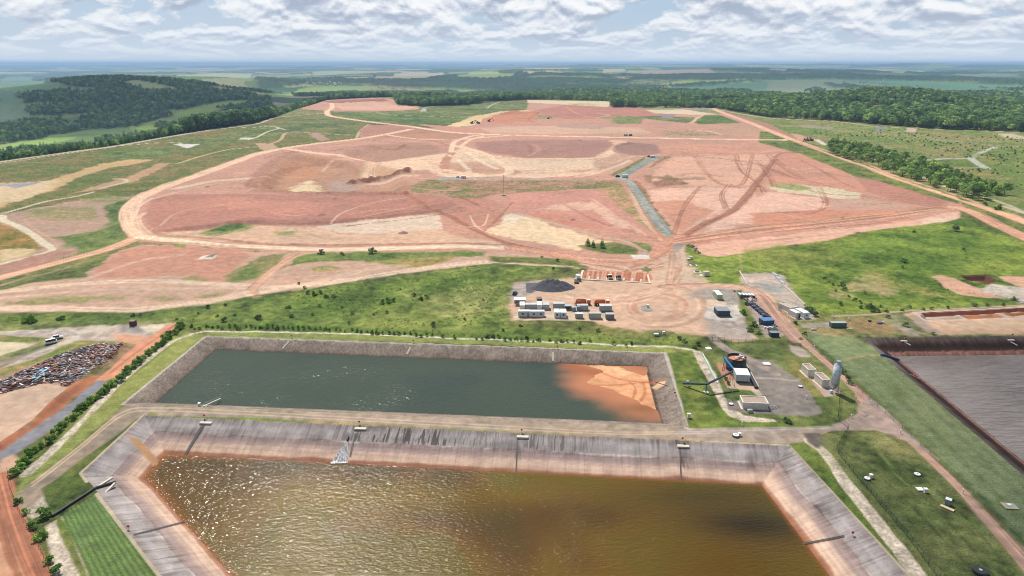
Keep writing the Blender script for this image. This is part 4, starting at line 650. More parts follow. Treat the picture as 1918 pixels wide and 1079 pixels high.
# ---- build the meshes, one per kind of ground; corners keep the sheet's own normals
V = np.stack([GX, GY, GZ], -1).astype(np.float32)
r, c = np.meshgrid(np.arange(NR - 1), np.arange(NC - 1), indexing='ij')
a = (r * NC + c).ravel(); quads = np.stack([a, a + 1, a + NC + 1, a + NC], -1)
e1 = V[quads[:, 2]] - V[quads[:, 0]]; e2 = V[quads[:, 3]] - V[quads[:, 1]]; fn = np.cross(e1, e2)
vn = np.zeros_like(V)
for j in range(4):
    for d in range(3): vn[:, d] += np.bincount(quads[:, j], fn[:, d], NV).astype(np.float32)
vn /= np.linalg.norm(vn, axis=1, keepdims=True) + 1e-12
fcls = CLS[quads[:, 0]].copy()
gm = bpy.data.materials.new("ground_surface"); gm.use_nodes = True; t = gm.node_tree; b = t.nodes['Principled BSDF']
at_c = N(t, 'ShaderNodeAttribute', attribute_name='Col'); at_v = N(t, 'ShaderNodeAttribute', attribute_name='veg')
geo = N(t, 'ShaderNodeNewGeometry')
n1 = N(t, 'ShaderNodeTexNoise', i_Scale=1.6, i_Detail=5, i_Roughness=.65); n2 = N(t, 'ShaderNodeTexNoise', i_Scale=.22, i_Detail=4, i_Roughness=.6)
for n in (n1, n2): t.links.new(geo.outputs['Position'], n.inputs['Vector'])
f1 = RAMP(t, n1.outputs[0], [(.25, .55), (.5, 1.0), (.75, 1.42)]); f2 = RAMP(t, n2.outputs[0], [(.3, .82), (.7, 1.18)])
mv = M2(t, 'MULTIPLY', at_v.outputs['Fac'], .62); mf = M2(t, 'ADD', mv, .24)
c1 = MIX(t, mf, at_c.outputs['Color'], MIX(t, 1.0, at_c.outputs['Color'], f1, 'MULTIPLY')); c2 = MIX(t, 1.0, c1, f2, 'MULTIPLY')
t.links.new(c2, b.inputs['Base Color']); b.inputs['Roughness'].default_value = .92; b.inputs['Specular IOR Level'].default_value = .15
bp = N(t, 'ShaderNodeBump', i_Distance=1.0); t.links.new(M2(t, 'ADD', M2(t, 'MULTIPLY', at_v.outputs['Fac'], .55), .14), bp.inputs['Strength']); t.links.new(n1.outputs[0], bp.inputs['Height']); t.links.new(bp.outputs[0], b.inputs['Normal'])
for name, ci in CL.items():
    fq = quads[fcls == ci]
    if not len(fq): continue
    used, invx = np.unique(fq.ravel(), return_inverse=True)
    me = bpy.data.meshes.new(name); nf = len(fq)
    me.vertices.add(len(used)); me.vertices.foreach_set('co', V[used].ravel())
    me.loops.add(nf * 4); me.loops.foreach_set('vertex_index', invx.astype(np.int32).ravel())
    me.polygons.add(nf); me.polygons.foreach_set('loop_start', np.arange(0, nf * 4, 4, dtype=np.int32)); me.polygons.foreach_set('loop_total', np.full(nf, 4, np.int32))
    me.polygons.foreach_set('use_smooth', np.ones(nf, bool))
    ca_ = me.color_attributes.new('Col', 'FLOAT_COLOR', 'POINT'); ca_.data.foreach_set('color', np.concatenate([RGB[used], np.ones((len(used), 1))], 1).astype(np.float32).ravel())
    va = me.attributes.new('veg', 'FLOAT', 'POINT'); va.data.foreach_set('value', VEG[used].astype(np.float32))
    me.update(); me.validate()
    me.normals_split_custom_set_from_vertices(vn[used].tolist())
    me.materials.append(gm); o = bpy.data.objects.new(name, me); COL.objects.link(o); tag(o, kind='structure')
print("mesh", time.time() - T0)
# ------------------------------------------------------------------ water
def water(rim, z, mat, step, colf, off=0.0):
    b0 = rim.min(0); b1 = rim.max(0); nx = int((b1[0] - b0[0]) / step) + 2; ny = int((b1[1] - b0[1]) / step) + 2
    X, Y = np.meshgrid(np.linspace(b0[0], b1[0], nx), np.linspace(b0[1], b1[1], ny)); X = X.ravel(); Y = Y.ravel()
    sd = sdist(rim, X, Y); a = (np.arange(ny - 1)[:, None] * nx + np.arange(nx - 1)[None, :]).ravel(); q = np.stack([a, a + 1, a + nx + 1, a + nx], -1)
    q = q[(sd[q] > off).all(1)]; used, inv_ = np.unique(q.ravel(), return_inverse=True); X = X[used]; Y = Y[used]; sd = sd[used]
    me = bpy.data.meshes.new('water'); me.from_pydata(np.stack([X, Y, np.full(len(X), z)], -1).tolist(), [], inv_.reshape(-1, 4).tolist())
    ca_ = me.color_attributes.new('Col', 'FLOAT_COLOR', 'POINT'); cc = np.clip(colf(X, Y, sd), .002, .8); ca_.data.foreach_set('color', np.concatenate([cc, np.ones((len(X), 1))], 1).astype(np.float32).ravel())
    me.materials.append(mat); o = bpy.data.objects.new('water', me); COL.objects.link(o); tag(o, kind='structure'); return o
def wmat(name, rough, strength, scale, ang, stretch, spec=.5):
    m = bpy.data.materials.new(name); m.use_nodes = True; t = m.node_tree; b = t.nodes['Principled BSDF']
    ac = N(t, 'ShaderNodeAttribute', attribute_name='Col'); t.links.new(ac.outputs['Color'], b.inputs['Base Color'])
    b.inputs['Roughness'].default_value = rough; b.inputs['IOR'].default_value = 1.33; b.inputs['Specular IOR Level'].default_value = spec
    g = N(t, 'ShaderNodeNewGeometry'); mp = N(t, 'ShaderNodeMapping'); mp.inputs['Rotation'].default_value = (0, 0, ang); mp.inputs['Scale'].default_value = (stretch, 1, 1)
    t.links.new(g.outputs['Position'], mp.inputs[0])
    na = N(t, 'ShaderNodeTexNoise', i_Scale=scale, i_Detail=1.5, i_Roughness=.5, i_Distortion=.4); nb = N(t, 'ShaderNodeTexNoise', i_Scale=scale * 2.3, i_Detail=1.5, i_Roughness=.7); gust = N(t, 'ShaderNodeTexNoise', i_Scale=.035, i_Detail=3)
    t.links.new(mp.outputs[0], na.inputs[0]); t.links.new(mp.outputs[0], nb.inputs[0]); t.links.new(g.outputs['Position'], gust.inputs[0])
    h = M2(t, 'ADD', na.outputs[0], M2(t, 'MULTIPLY', nb.outputs[0], .38))
    bp = N(t, 'ShaderNodeBump', i_Distance=.6); t.links.new(M2(t, 'MULTIPLY', RAMP(t, gust.outputs[0], [(.3, .55), (.7, 1.0)]), strength), bp.inputs['Strength']); t.links.new(h, bp.inputs['Height']); t.links.new(bp.outputs[0], b.inputs['Normal'])
    return m
def low_w(x, y, sd):
    n = fbm(x, y, 38, 3, 501); n2 = fbm(x + y * .4, y * .5, 14, 3, 503)
    c = rampc(n * .6 + n2 * .15 + .5 + .0 * x, [(0, '#5e4a14'), (.3, '#74500f'), (.55, '#86640c'), (.8, '#7b6a14'), (1, '#86700f')])
    c = c * .90; c = c * .82 + .18 * c.mean() * np.array([[1.05, 1.05, .8]])
    def blob(px, py, rx, ry, col, a):
        nonlocal c; w = at(px, py, z_low); m = (a * np.exp(-(((x - w[0]) / rx) ** 2 + ((y - w[1]) / ry) ** 2)))[:, None]; c = c * (1 - m) + alb(col) * m
    blob(1400, 985, 20, 9, '#2a2418', .95); blob(1330, 930, 26, 8, '#4c421c', .8); blob(1100, 965, 16, 8, '#4a3210', .5); blob(1350, 1050, 22, 10, '#63470f', .6); blob(1420, 1070, 14, 9, '#63470f', .5)
    blob(700, 930, 40, 9, '#86700f', .6); blob(420, 900, 26, 8, '#5e4a14', .2); blob(1230, 1010, 18, 8, '#72581c', .6)
    e = sst(17.5, 13.8, sd + n2)[:, None] * sst(5, -60, x - at(420, 1000, z_low)[0])[:, None]; c = c * (1 - .75 * e) + alb('#b5703a') * .75 * e
    e = sst(15.4, 13.9, sd)[:, None]; return c * (1 - .55 * e) + alb('#a8683c') * .55 * e
def up_w(x, y, sd):
    n = fbm(x, y, 30, 3, 511); d = sdist(SILT, x, y) + 2.6 * fbm(x, y, 9, 4, 97)
    c = rampc(n * .5 + .5, [(0, '#43524a'), (.5, '#4e5b4c'), (1, '#4e5b4c')])
    m = sst(-15, 0, d)[:, None] ** .8; c = c * (1 - m) + alb('#d98f66') * m
    w = at(1205, 765, z_up); m = (.7 * np.exp(-(((x - w[0]) / 8) ** 2 + ((y - w[1]) / 4) ** 2)))[:, None]; c = c * (1 - m) + alb('#8a6038') * m
    w = at(1175, 708, z_up); w2 = at(1070, 686, z_up); q, _, _ = ldist(np.array([w2, at(1105, 696, z_up), w]), x, y); m = (.6 * sst(5, 0, q + n))[:, None]; return c * (1 - m) + alb('#b0653c') * m
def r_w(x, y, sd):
    n = fbm(x, y, 40, 3, 521) + .5 * fbm((x * .9 + y * .45) / 6, (-x * .45 + y * .9) * 1.1, 2.2, 2, 523); return rampc(n * .5 + .5, [(0, '#8f827a'), (1, '#b0a49c')])  # light and dark of the wind ripples painted into the water colour as streaks
water(RIM_LOW, z_low, wmat('murky_water', .09, .62, 1.35, .35, .5, .20), 1.0, low_w, 12.5)
water(RIM_UP, z_up, wmat('dark_water', .13, .33, 1.5, .5, .5, .22), 1.0, up_w, 6.6)
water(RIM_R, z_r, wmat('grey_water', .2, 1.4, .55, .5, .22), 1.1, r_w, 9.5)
print("water", time.time() - T0)
# ------------------------------------------------------------------ vegetation
rng = np.random.default_rng(11)
def leafmat(name, ca, cb, cc):
    m = bpy.data.materials.new(name); m.use_nodes = True; t = m.node_tree; b = t.nodes['Principled BSDF']
    oi = N(t, 'ShaderNodeObjectInfo'); a = N(t, 'ShaderNodeAttribute', attribute_name='lf')
    base = RAMP(t, oi.outputs['Random'], [(0, tuple(alb(ca) * 1.5)), (.55, tuple(alb(cb) * 1.6)), (1, tuple(alb(cc) * 1.8))])
    v = RAMP(t, a.outputs['Fac'], [(0, .55), (.5, 1.0), (1, 1.6)])
    t.links.new(MIX(t, 1.0, base, v, 'MULTIPLY'), b.inputs['Base Color']); b.inputs['Roughness'].default_value = .75
    b.inputs['Specular IOR Level'].default_value = .2; b.inputs['Subsurface Weight'].default_value = 0
    tr = N(t, 'ShaderNodeBsdfTranslucent'); t.links.new(MIX(t, .5, base, (.12, .2, .02)), tr.inputs[0]); mx = N(t, 'ShaderNodeMixShader'); mx.inputs[0].default_value = .22
    t.links.new(b.outputs[0], mx.inputs[1]); t.links.new(tr.outputs[0], mx.inputs[2]); t.links.new(mx.outputs[0], t.nodes['Material Output'].inputs[0])
    return m
LM = {'broad': leafmat('leaves_broad', '#6a8a48', '#92b25a', '#b9cf7c'), 'dark': leafmat('leaves_dark', '#5a7a4c', '#71925a', '#8fab6c'), 'conifer': leafmat('needles', '#4d6d48', '#5f8248', '#7c9a58'),
      'bush': leafmat('leaves_bush', '#517a2c', '#6b963a', '#86ab48'), 'pale': leafmat('leaves_pale', '#8d9f6a', '#9aad72', '#a9b488'), 'weed': leafmat('leaves_weed', '#6f9a35', '#8fb045', '#b3b868')}
BARK = bpy.data.materials.new('bark'); BARK.use_nodes = True; BARK.node_tree.nodes['Principled BSDF'].inputs['Base Color'].default_value = (.10, .075, .055, 1); BARK.node_tree.nodes['Principled BSDF'].inputs['Roughness'].default_value = .9
def crown_mesh(name, lobes, n, s, mat, up=.2):
    w = np.array([l[3] * l[3] for l in lobes]); w = w / w.sum(); L = np.array(lobes, float)
    k = rng.choice(len(lobes), n, p=w); d = rng.normal(size=(n, 3)); d /= np.linalg.norm(d, axis=1, keepdims=True); d[:, 2] = np.where(d[:, 2] < -.5, -d[:, 2], d[:, 2])
    r = rng.uniform(.62, 1.08, n)[:, None]; c = L[k, :3] + d * r * L[k, 3:4] * np.array([1, 1, 1])[None, :] * np.stack([np.ones(n), np.ones(n), L[k, 4]], -1)
    nrm = d + rng.normal(size=(n, 3)) * .55; nrm[:, 2] += up; nrm /= np.linalg.norm(nrm, axis=1, keepdims=True)
    t1 = np.cross(nrm, rng.normal(size=(n, 3))); t1 /= np.linalg.norm(t1, axis=1, keepdims=True); t2 = np.cross(nrm, t1)
    ss = (s * rng.uniform(.6, 1.4, n))[:, None]
    co = np.stack([c - t1 * ss, c - t2 * ss * .7 + nrm * ss * .25, c + t1 * ss, c + t2 * ss * .7 + nrm * ss * .25], 1).reshape(-1, 3)
    me = bpy.data.meshes.new(name); me.from_pydata(co.tolist(), [], np.arange(4 * n).reshape(-1, 4).tolist())
    lobev = rng.uniform(-.22, .22, len(lobes))[k]; v = np.clip(rng.normal(.5, .16, n) + lobev + .0, 0, 1)
    a = me.attributes.new('lf', 'FLOAT', 'FACE'); a.data.foreach_set('value', v.astype(np.float32)); me.materials.append(mat); return me
def trunk_mesh(h, r, limbs=4):
    vs, fs = [], []
    def seg(p, q, r0, r1, n=6):
        p, q = Vector(p), Vector(q); d = (q - p).normalized(); u = d.orthogonal().normalized(); w = d.cross(u); b = len(vs)
        for (c, r_) in ((p, r0), (q, r1)):
            for i in range(n): a = 2 * math.pi * i / n; vs.append(tuple(c + (u * math.cos(a) + w * math.sin(a)) * r_))
        for i in range(n): fs.append((b + i, b + (i + 1) % n, b + n + (i + 1) % n, b + n + i))
    seg((0, 0, -.3), (0, 0, h * .5), r, r * .7); seg((0, 0, h * .5), (.05 * h, 0, h * .9), r * .7, r * .25)
    for i in range(limbs):
        a = i * 2.4; z = h * (.35 + .12 * i); seg((0, 0, z), (math.cos(a) * h * .22, math.sin(a) * h * .22, z + h * .2), r * .4, r * .12, 4)
    me = bpy.data.meshes.new('trunk'); me.from_pydata(vs, [], fs); me.materials.append(BARK); return me
def lob(n, R, H, z0, r, fl=.85):
    out = []
    for i in range(n):
        a = rng.uniform(0, 6.28); q = math.sqrt(rng.uniform(0, 1)); zt = rng.uniform(0, 1); k = 1 - .55 * zt
        out.append((R * q * math.cos(a) * k, R * q * math.sin(a) * k, z0 + H * zt, r * rng.uniform(.7, 1.25), fl))
    return out
# unit trees: height 1
CRB = [crown_mesh('crown', lob(9, .26, .50, .30, .17), 420, .042, LM['broad']) for i in range(3)]
CRD = [crown_mesh('crown', lob(9, .22, .55, .28, .16), 420, .040, LM['dark']) for i in range(2)]
CRC = [crown_mesh('crown', [(0, 0, .16 + .1 * i, .21 * (1 - i / 9.2) + .02, .5) for i in range(9)], 420, .034, LM['conifer'], -.2) for i in range(2)]
TRK = trunk_mesh(.75, .022)
BSH = [crown_mesh('bush', lob(9, .85, .75, .15, .30, .95), 420, .105, LM['bush']) for i in range(4)]
BSD = [crown_mesh('bush', lob(8, .75, .8, .15, .30, .95), 400, .10, LM['dark']) for i in range(2)]
BSP = [crown_mesh('bush', lob(6, .55, .45, .25, .42, .8), 300, .11, LM['pale']) for i in range(1)]
WEED = [crown_mesh('weed', lob(6, .8, .25, .05, .33, .7), 90, .14, LM['weed'], .6) for i in range(2)]
BSH += BSD + BSP
def zat(x, y): return float(Hf(np.array([x]), np.array([y]))[0])
CNT = {}
def tree(name, x, y, h, crown, label, group=None, wid=1.0, z=None):
    o = bpy.data.objects.new(name, None); o.empty_display_size = .5; COL.objects.link(o); o.location = (x, y, zat(x, y) if z is None else z)
    s = h; o.rotation_euler = (0, 0, random.uniform(0, 6.28)); o.scale = (s * wid, s * wid, s); tag(o, label, 'tree', group)
    c = bpy.data.objects.new('crown', crown); COL.objects.link(c); c.parent = o
    k = bpy.data.objects.new('trunk', TRK); COL.objects.link(k); k.parent = o; return o
def bush(x, y, r, label, group=None, me=None, hs=1.0, z=None, name='bush'):
    o = bpy.data.objects.new(name, me or random.choice(BSH)); COL.objects.link(o); o.location = (x, y, (zat(x, y) if z is None else z) - .05 * r)
    o.rotation_euler = (0, 0, random.uniform(0, 6.28)); o.scale = (r, r * random.uniform(.85, 1.15), r * hs); tag(o, label, 'bush' if name == 'bush' else 'tree', group); return o
# --- forest positions
def gridlook(A, x, y):
    r = np.clip(np.searchsorted(ys, y), 0, NR - 1); d = np.maximum(.95 * ys[r] + 36, 131) * .75; j = np.clip(np.searchsorted(u, x / d), 0, NC - 1); return A[r * NC + j]
FA = np.vstack([PW("498,199 560,194 620,187 735,181 745,198 800,200 870,197 920,190 985,187 1145,190 1145,201 1340,203 1440,220 1560,226 1640,233 1740,241 1918,247 2100,256"), PW("2400,215 1918,200 1640,186 1400,178 985,176 740,172 560,180")])
def scatter(x0, x1, y0, y1, sp):
    X, Y = np.meshgrid(np.arange(x0, x1, sp), np.arange(y0, y1, sp)); X = X.ravel() + rng.uniform(-.45, .45, X.size) * sp; Y = Y.ravel() + rng.uniform(-.45, .45, Y.size) * sp
    k = (np.abs(X) < .84 * (.95 * Y + 36) + 60); return X[k], Y[k]
TX, TY, TH = [], [], []
def addf(x, y, h): TX.append(x); TY.append(y); TH.append(h)
x, y = scatter(-1100, 2300, 900, 2700, 9.5); sdp = sdist(PLAT, x, y); px = CX + F * x / (.95 * y + 36)
inA = sdist(FA, x, y) > 0; clear = np.hypot(x - at(1760, 236)[0], (y - 1500) * .5) < 40
k = inA & ~clear & (fbm(x, y, 90, 2, 601) > -.62); addf(x[k], y[k], (19 + 5 * fbm(x[k], y[k], 120, 2, 603)) * rng.uniform(.75, 1.15, k.sum()))
x, y = scatter(-1500, 200, 500, 2400, 7.5); sdp = sdist(PLAT, x, y); px = CX + F * x / (.95 * y + 36)
k = (sdp < -9) & (sdp > -55 - 60 * sst(250, 330, px) - 20 * fbm(x, y, 80, 2, 605)) & (px < 512); addf(x[k], y[k], (14 + 15 * sst(290, 370, px[k])) * rng.uniform(.7, 1.15, k.sum()))
x, y = scatter(-3300, 3300, 1100, 3750, 14); wv = gridlook(WOOD, x, y); k = (wv > .5) & (sdist(FA, x, y) < 0); addf(x[k], y[k], 20 * rng.uniform(.7, 1.2, k.sum()))
TX, TY, TH = map(np.concatenate, (TX, TY, TH)); TZ = Hf(TX, TY) - .5 * 0; print("trees", len(TX))
appar = TH / np.hypot(TX, TY); vis = np.abs(TX) < .76 * (.95 * TY + 36)
# front edge trees show best: prefer near ones, on both sides
sc_ = np.where(vis, appar, 0); left = TX < -100
order = np.argsort(-sc_); li = [i for i in order if left[i]][:150]; ri = [i for i in np.argsort(-np.where(vis & ~left, 1 / np.hypot(TX, TY), 0))][:150]
pick = np.zeros(len(TX), bool); pick[li] = True; pick[ri] = True
first = {}
for i in np.nonzero(pick)[0]:
    L = left[i]; con = (rng.random() < .35) if not L else (rng.random() < .15)
    cr = CRC[i % 2] if con else (CRD[i % 2] if rng.random() < (.45 if not L else .3 + .6 * (TX[i] > -700)) else CRB[i % 3])
    nm = 'conifer_tree' if con else 'broadleaf_tree'
    lb = ('dark pointed conifer' if con else 'leafy green tree') + (' in the woodland belt below the haul road at left' if L else ' in the front row of the forest behind the pale track at right')
    tree(nm, TX[i], TY[i], TH[i], cr, lb, ('conifers' if con else 'leafy trees') + (' of the left woodland belt' if L else ' of the right forest edge'), 1.25 if not con else 1.0, TZ[i])
def gn_scatter(name, label, cat, X, Y, Z, S_, meshes, srcname, wid=1.0):
    """one stuff object: points carrying instances of the crowns of trees that stand in the scene"""
    me = bpy.data.meshes.new(name); me.from_pydata(np.stack([X, Y, Z], -1).tolist(), [], [])
    a = me.attributes.new('sc', 'FLOAT', 'POINT'); a.data.foreach_set('value', S_.astype(np.float32)); o = bpy.data.objects.new(name, me); COL.objects.link(o); tag(o, label, cat, kind='stuff')
    g = bpy.data.node_groups.new(name, 'GeometryNodeTree'); g.interface.new_socket('Geometry', in_out='INPUT', socket_type='NodeSocketGeometry'); g.interface.new_socket('Geometry', in_out='OUTPUT', socket_type='NodeSocketGeometry')
    gi = g.nodes.new('NodeGroupInput'); go = g.nodes.new('NodeGroupOutput'); ip = g.nodes.new('GeometryNodeInstanceOnPoints'); jn = g.nodes.new('GeometryNodeJoinGeometry')
    for m in meshes:
        src = next((q for q in bpy.data.objects if q.type == 'MESH' and q.data == m), None)
        if src is None: continue
        oi = g.nodes.new('GeometryNodeObjectInfo'); oi.inputs['Object'].default_value = src; oi.inputs['As Instance'].default_value = True; oi.transform_space = 'ORIGINAL'
        tf = g.nodes.new('GeometryNodeGeometryToInstance'); oi.inputs['As Instance'].default_value = False; g.links.new(oi.outputs['Geometry'], tf.inputs[0]); g.links.new(tf.outputs[0], jn.inputs[0])
    na = g.nodes.new('GeometryNodeInputNamedAttribute'); na.data_type = 'FLOAT'; na.inputs[0].default_value = 'sc'
    rv = g.nodes.new('FunctionNodeRandomValue'); rv.data_type = 'FLOAT'; rv.inputs[2].default_value = 0; rv.inputs[3].default_value = 6.28
    ri_ = g.nodes.new('FunctionNodeRandomValue'); ri_.data_type = 'INT'; ri_.inputs[4].default_value = 0; ri_.inputs[5].default_value = len(meshes) - 1
    cx = g.nodes.new('ShaderNodeCombineXYZ'); g.links.new(rv.outputs[1], cx.inputs[2]); vm = g.nodes.new('ShaderNodeVectorMath'); vm.operation = 'SCALE'; vm.inputs[0].default_value = (wid, wid, 1); g.links.new(na.outputs[0], vm.inputs['Scale'])
    g.links.new(gi.outputs[0], ip.inputs['Points']); g.links.new(jn.outputs[0], ip.inputs['Instance']); ip.inputs['Pick Instance'].default_value = True
    g.links.new(ri_.outputs[2], ip.inputs['Instance Index']); g.links.new(cx.outputs[0], ip.inputs['Rotation']); g.links.new(vm.outputs[0], ip.inputs['Scale']); g.links.new(ip.outputs[0], go.inputs[0])
    md = o.modifiers.new('scatter', 'NODES'); md.node_group = g; return o
r = ~pick; gn_scatter('forest', 'dense mixed forest covering the hills and valley behind the open ground', 'forest', TX[r], TY[r], TZ[r], TH[r], CRB + CRD + CRC, 'c', 1.3)
# --- bushes and single trees, one by one
HP = smooth_line(PW("343,611 300,646 250,690 205,726 180,745 150,770 125,795 95,822 70,842 45,868 26,892")); d = np.cumsum(np.r_[0, np.hypot(*np.diff(HP, axis=0).T)])
for i, s in enumerate(np.arange(0, d[-1], 1.9)):
    x = np.interp(s, d, HP[:, 0]) + random.uniform(-1.0, 1.0); y = np.interp(s, d, HP[:, 1]) + random.uniform(-.8, .8)
    bush(x, y, random.uniform(1.2, 2.5), 'bright green bush in the dense hedge beside the grey tarmac strip at left', 'bushes of the left hedge', hs=random.uniform(.8, 1.2), me=BSH[i % 4])
for q, (px, py, rr, lb) in enumerate([(36, 942, 1.6, 'round green bush beside the red road, above the pale stone patch'), (48, 962, 1.3, 'small green bush between red road and stone bed'), (82, 968, 2.5, 'broad rounded bush standing at the end of the dark drain channel'), (62, 988, 1.9, 'upper one of two bushes touching beside the red road'), (74, 1008, 2.2, 'lower one of two bushes touching beside the red road'), (92, 1052, 1.6, 'bush at the bottom left corner beside the red road bend'), (108, 1074, 2.0, 'lowest bush at the bottom edge of the photo beside the stone bed')]):
    w = at(px, py); bush(w[0], w[1], rr * 1.0, lb, me=BSH[q % 4])
HP = PW("352,618 480,616 600,621 760,630 860,636 1000,641 1100,646 1200,650"); d = np.cumsum(np.r_[0, np.hypot(*np.diff(HP, axis=0).T)])
for s in np.arange(0, d[-1], 2.5):
    if s > d[-1] * .55 and random.random() < .4: continue
    x = np.interp(s, d, HP[:, 0]); y = np.interp(s, d, HP[:, 1]) + random.uniform(0, 3.5)
    bush(x, y, random.uniform(.8, 1.45), 'low shrub in the ragged row above the white path of the upper pond', 'shrubs in the row above the upper pond', me=random.choice(BSH[:4]), hs=random.uniform(.9, 1.5))
SING = "58,603,4,0 110,600,1.8,5 118,598,2.2,5 248,592,1.6,0 263,590,1.4,4 390,575,1.8,5 371,587,1,4 440,591,1.3,4 423,571,1.5,0 420,602,2.2,5 406,592,1.2,0 485,596,2.8,5 540,576,2,0 545,592,2.2,6 585,590,1.5,5 598,573,1.8,4 576,549,2.2,5 588,553,2.4,0 600,550,2,4 612,556,2.2,0 625,555,1.8,4 570,540,1.6,4 640,575,1.6,6 659,587,1.8,5 725,585,1.6,6 653,606,1.2,5 811,611,2,5 715,568,2.2,0 728,566,2.4,1 738,564,2,2 775,552,2,4 790,560,2,0 800,556,2,1 750,540,1.2,4 942,620,1.2,4 975,612,1.3,0 1120,620,1.7,5 1086,615,1.4,0 602,475,3,4 641,478,2.2,5 697,474,3.6,4 1045,487,2,5 1037,503,1.6,5 1272,636,1.8,5 1282,642,1.8,4 1300,652,2,0 1307,648,1.8,2 1390,560,1.9,0 1397,572,1.8,2 1394,588,2.6,0 1376,548,1.2,6 1412,610,2.3,4 1404,620,2.2,4 1426,606,1.8,5 1420,625,2,4 1360,712,1.4,5 1364,720,1.3,5 1470,790,1.4,5 1477,793,1.5,5 1790,431,5,6 1694,491,3,4 1690,501,1.5,5 1577,535,2.8,4 1582,543,2,5 1545,521,1.5,5 1552,528,1.7,5 1560,533,1.5,4 1712,437,2,4 1805,467,2,4 1620,550,1.5,4 1574,572,1.8,5 1602,563,1.6,5 1611,568,1.4,5 1632,582,3.2,5 1643,584,2.4,5 1703,576,1.6,4 1664,595,1.6,5 1696,611,1.9,5 1748,627,1.5,4 1900,562,2.4,4 1730,580,1.3,4 1745,579,1.3,5 1775,577,1.2,5 1825,573,2.6,6 1850,572,1.6,4 1880,572,1.4,4 1297,464,2,4 1303,469,2.2,5 1520,585,3.2,5 1512,583,2.6,5 1527,592,2.2,5 1580,700,1.8,5 1588,712,2,5 1594,720,1.6,5 1575,692,1.4,5 1500,635,1.1,5 1573,612,1.3,5 1508,626,1.4,5 1845,384,3,5 1868,391,4,0 1310,474,1.6,0 560,532,1.4,4 655,560,1.3,6 700,590,1.1,5 330,598,1.2,4 905,560,1.1,4 870,600,1.2,5 1650,575,1.5,4 1015,480,1.4,4 1565,545,1.5,5 1590,556,1.3,5 1625,578,1.8,5 1612,577,1.6,5 1660,584,1.5,4 1690,582,1.2,4"
KINDW = {0: 'bright leafy', 1: 'full rounded', 2: 'bright green', 4: 'dark green', 5: 'compact dark', 6: 'pale dusty'}
for tkn in SING.split():
    px, py, rr, kk = tkn.split(','); px = float(px); py = float(py); rr = float(rr); kk = int(kk); w = at(px, py)
    if px < 470: where = 'on the green strip below the pink track at far left' if py > 560 else 'in the left meadow'
    elif px < 960 and py < 500: where = 'beside the long straight haul road above the meadow'
    elif px < 960: where = 'in the middle meadow left of the site cabins'
    elif px < 1240: where = 'in the rough grass around the cabin yard'
    elif px < 1480 and py < 660: where = 'near the dark grey shed and the hedge strip'
    elif px < 1610 and py > 620: where = 'beside the plant area and the light pink road'
    elif py < 400: where = 'along the upper haul road at far right'
    elif py > 590: where = 'on the bank between the meadow and the right pond'
    else: where = 'in the bright meadow at right'
    third = 'far left' if px < 300 else 'left' if px < 640 else 'mid-left' if px < 960 else 'mid-right' if px < 1280 else 'right' if px < 1600 else 'far right'
    bush(w[0], w[1], rr * .92, f"{KINDW[kk]} {'large' if rr > 2.7 else 'small' if rr < 1.5 else 'medium'} bush {where}", f"{KINDW[kk]} bushes {where}", me=BSH[kk], hs=random.uniform(.8, 1.15))
for px, py, h, lb in ((1101, 458, 7, 'leftmost of three young pines on the grass island above the parking bays'), (1111, 461, 6, 'middle one of three young pines on the grass island'), (1128, 462, 7.5, 'rightmost and widest of three young pines on the grass island')):
    w = at(px, py); tree('pine_tree', w[0], w[1], h * .8, CRC[0], lb, wid=1.7)
BELT = PW("1545,284 1560,268 1620,276 1700,298 1780,324 1840,346 1900,372 2000,392 2000,425 1900,396 1860,386 1780,362 1700,332 1620,305 1560,290")
x, y = scatter(300, 1300, 600, 1150, 9.0); k = (sdist(BELT, x, y) > 0) & (fbm(x, y, 40, 2, 611) > -.75)
for i, (a, b_) in enumerate(zip(x[k], y[k])):
    tree('roadside_tree', a, b_, rng.uniform(7, 13), (CRB[i % 3] if i % 5 else CRD[0]), 'bushy green tree in the belt beside the pink haul road at right', 'trees in the belt right of the haul road', 1.35)
print("belt", k.sum())
x, y = scatter(300, 1500, 640, 1300, 14); k = (sdist(PW("1500,240 1640,243 1918,258 2100,262 2100,420 1900,375 1700,300 1560,268"), x, y) > 0) & (fbm(x, y, 70, 3, 613) > .02)
gn_scatter('scrub', 'scattered low scrub on the rough grassland at upper right', 'scrub', x[k], y[k], Hf(x[k], y[k]), rng.uniform(.5, 2.3, k.sum()), BSH[:5], 'b')
MR = PW("1320,485 1450,468 1660,436 1800,412 1918,455 2050,540 2050,570 1918,566 1700,578 1560,588 1515,580 1460,520 1392,508 1330,528")
xs_, ys2, ss_ = [], [], []
for poly, sp, thr in ((MEAD, 3.0, .0), (MR, 4.5, .1), (PW("0,592 280,588 300,604 0,612"), 3.2, 0), (PW("330,640 240,712 90,850 45,895 30,880 170,745 330,612 345,622"), 2.4, .0)):
    x, y = scatter(poly[:, 0].min(), poly[:, 0].max(), poly[:, 1].min(), poly[:, 1].max(), sp); k = (sdist(poly, x, y) > 1.5) & (fbm(x, y, 26, 3, 617) > thr); xs_.append(x[k]); ys2.append(y[k]); ss_.append(rng.uniform(.3, .85, k.sum()))
x, y, s_ = map(np.concatenate, (xs_, ys2, ss_)); print("weeds", len(x))
wo_ = bush(x[0], y[0], 1.0, 'tallest clump of weeds in the middle meadow', me=WEED[0]); wo_.name = 'weed_clump'; wo_['category'] = 'plant'
gn_scatter('meadow_growth', 'tall weeds and rough tussocks spread through the green meadows', 'weeds', x, y, Hf(x, y), s_, [WEED[0]], 'w')
print("veg", time.time() - T0)
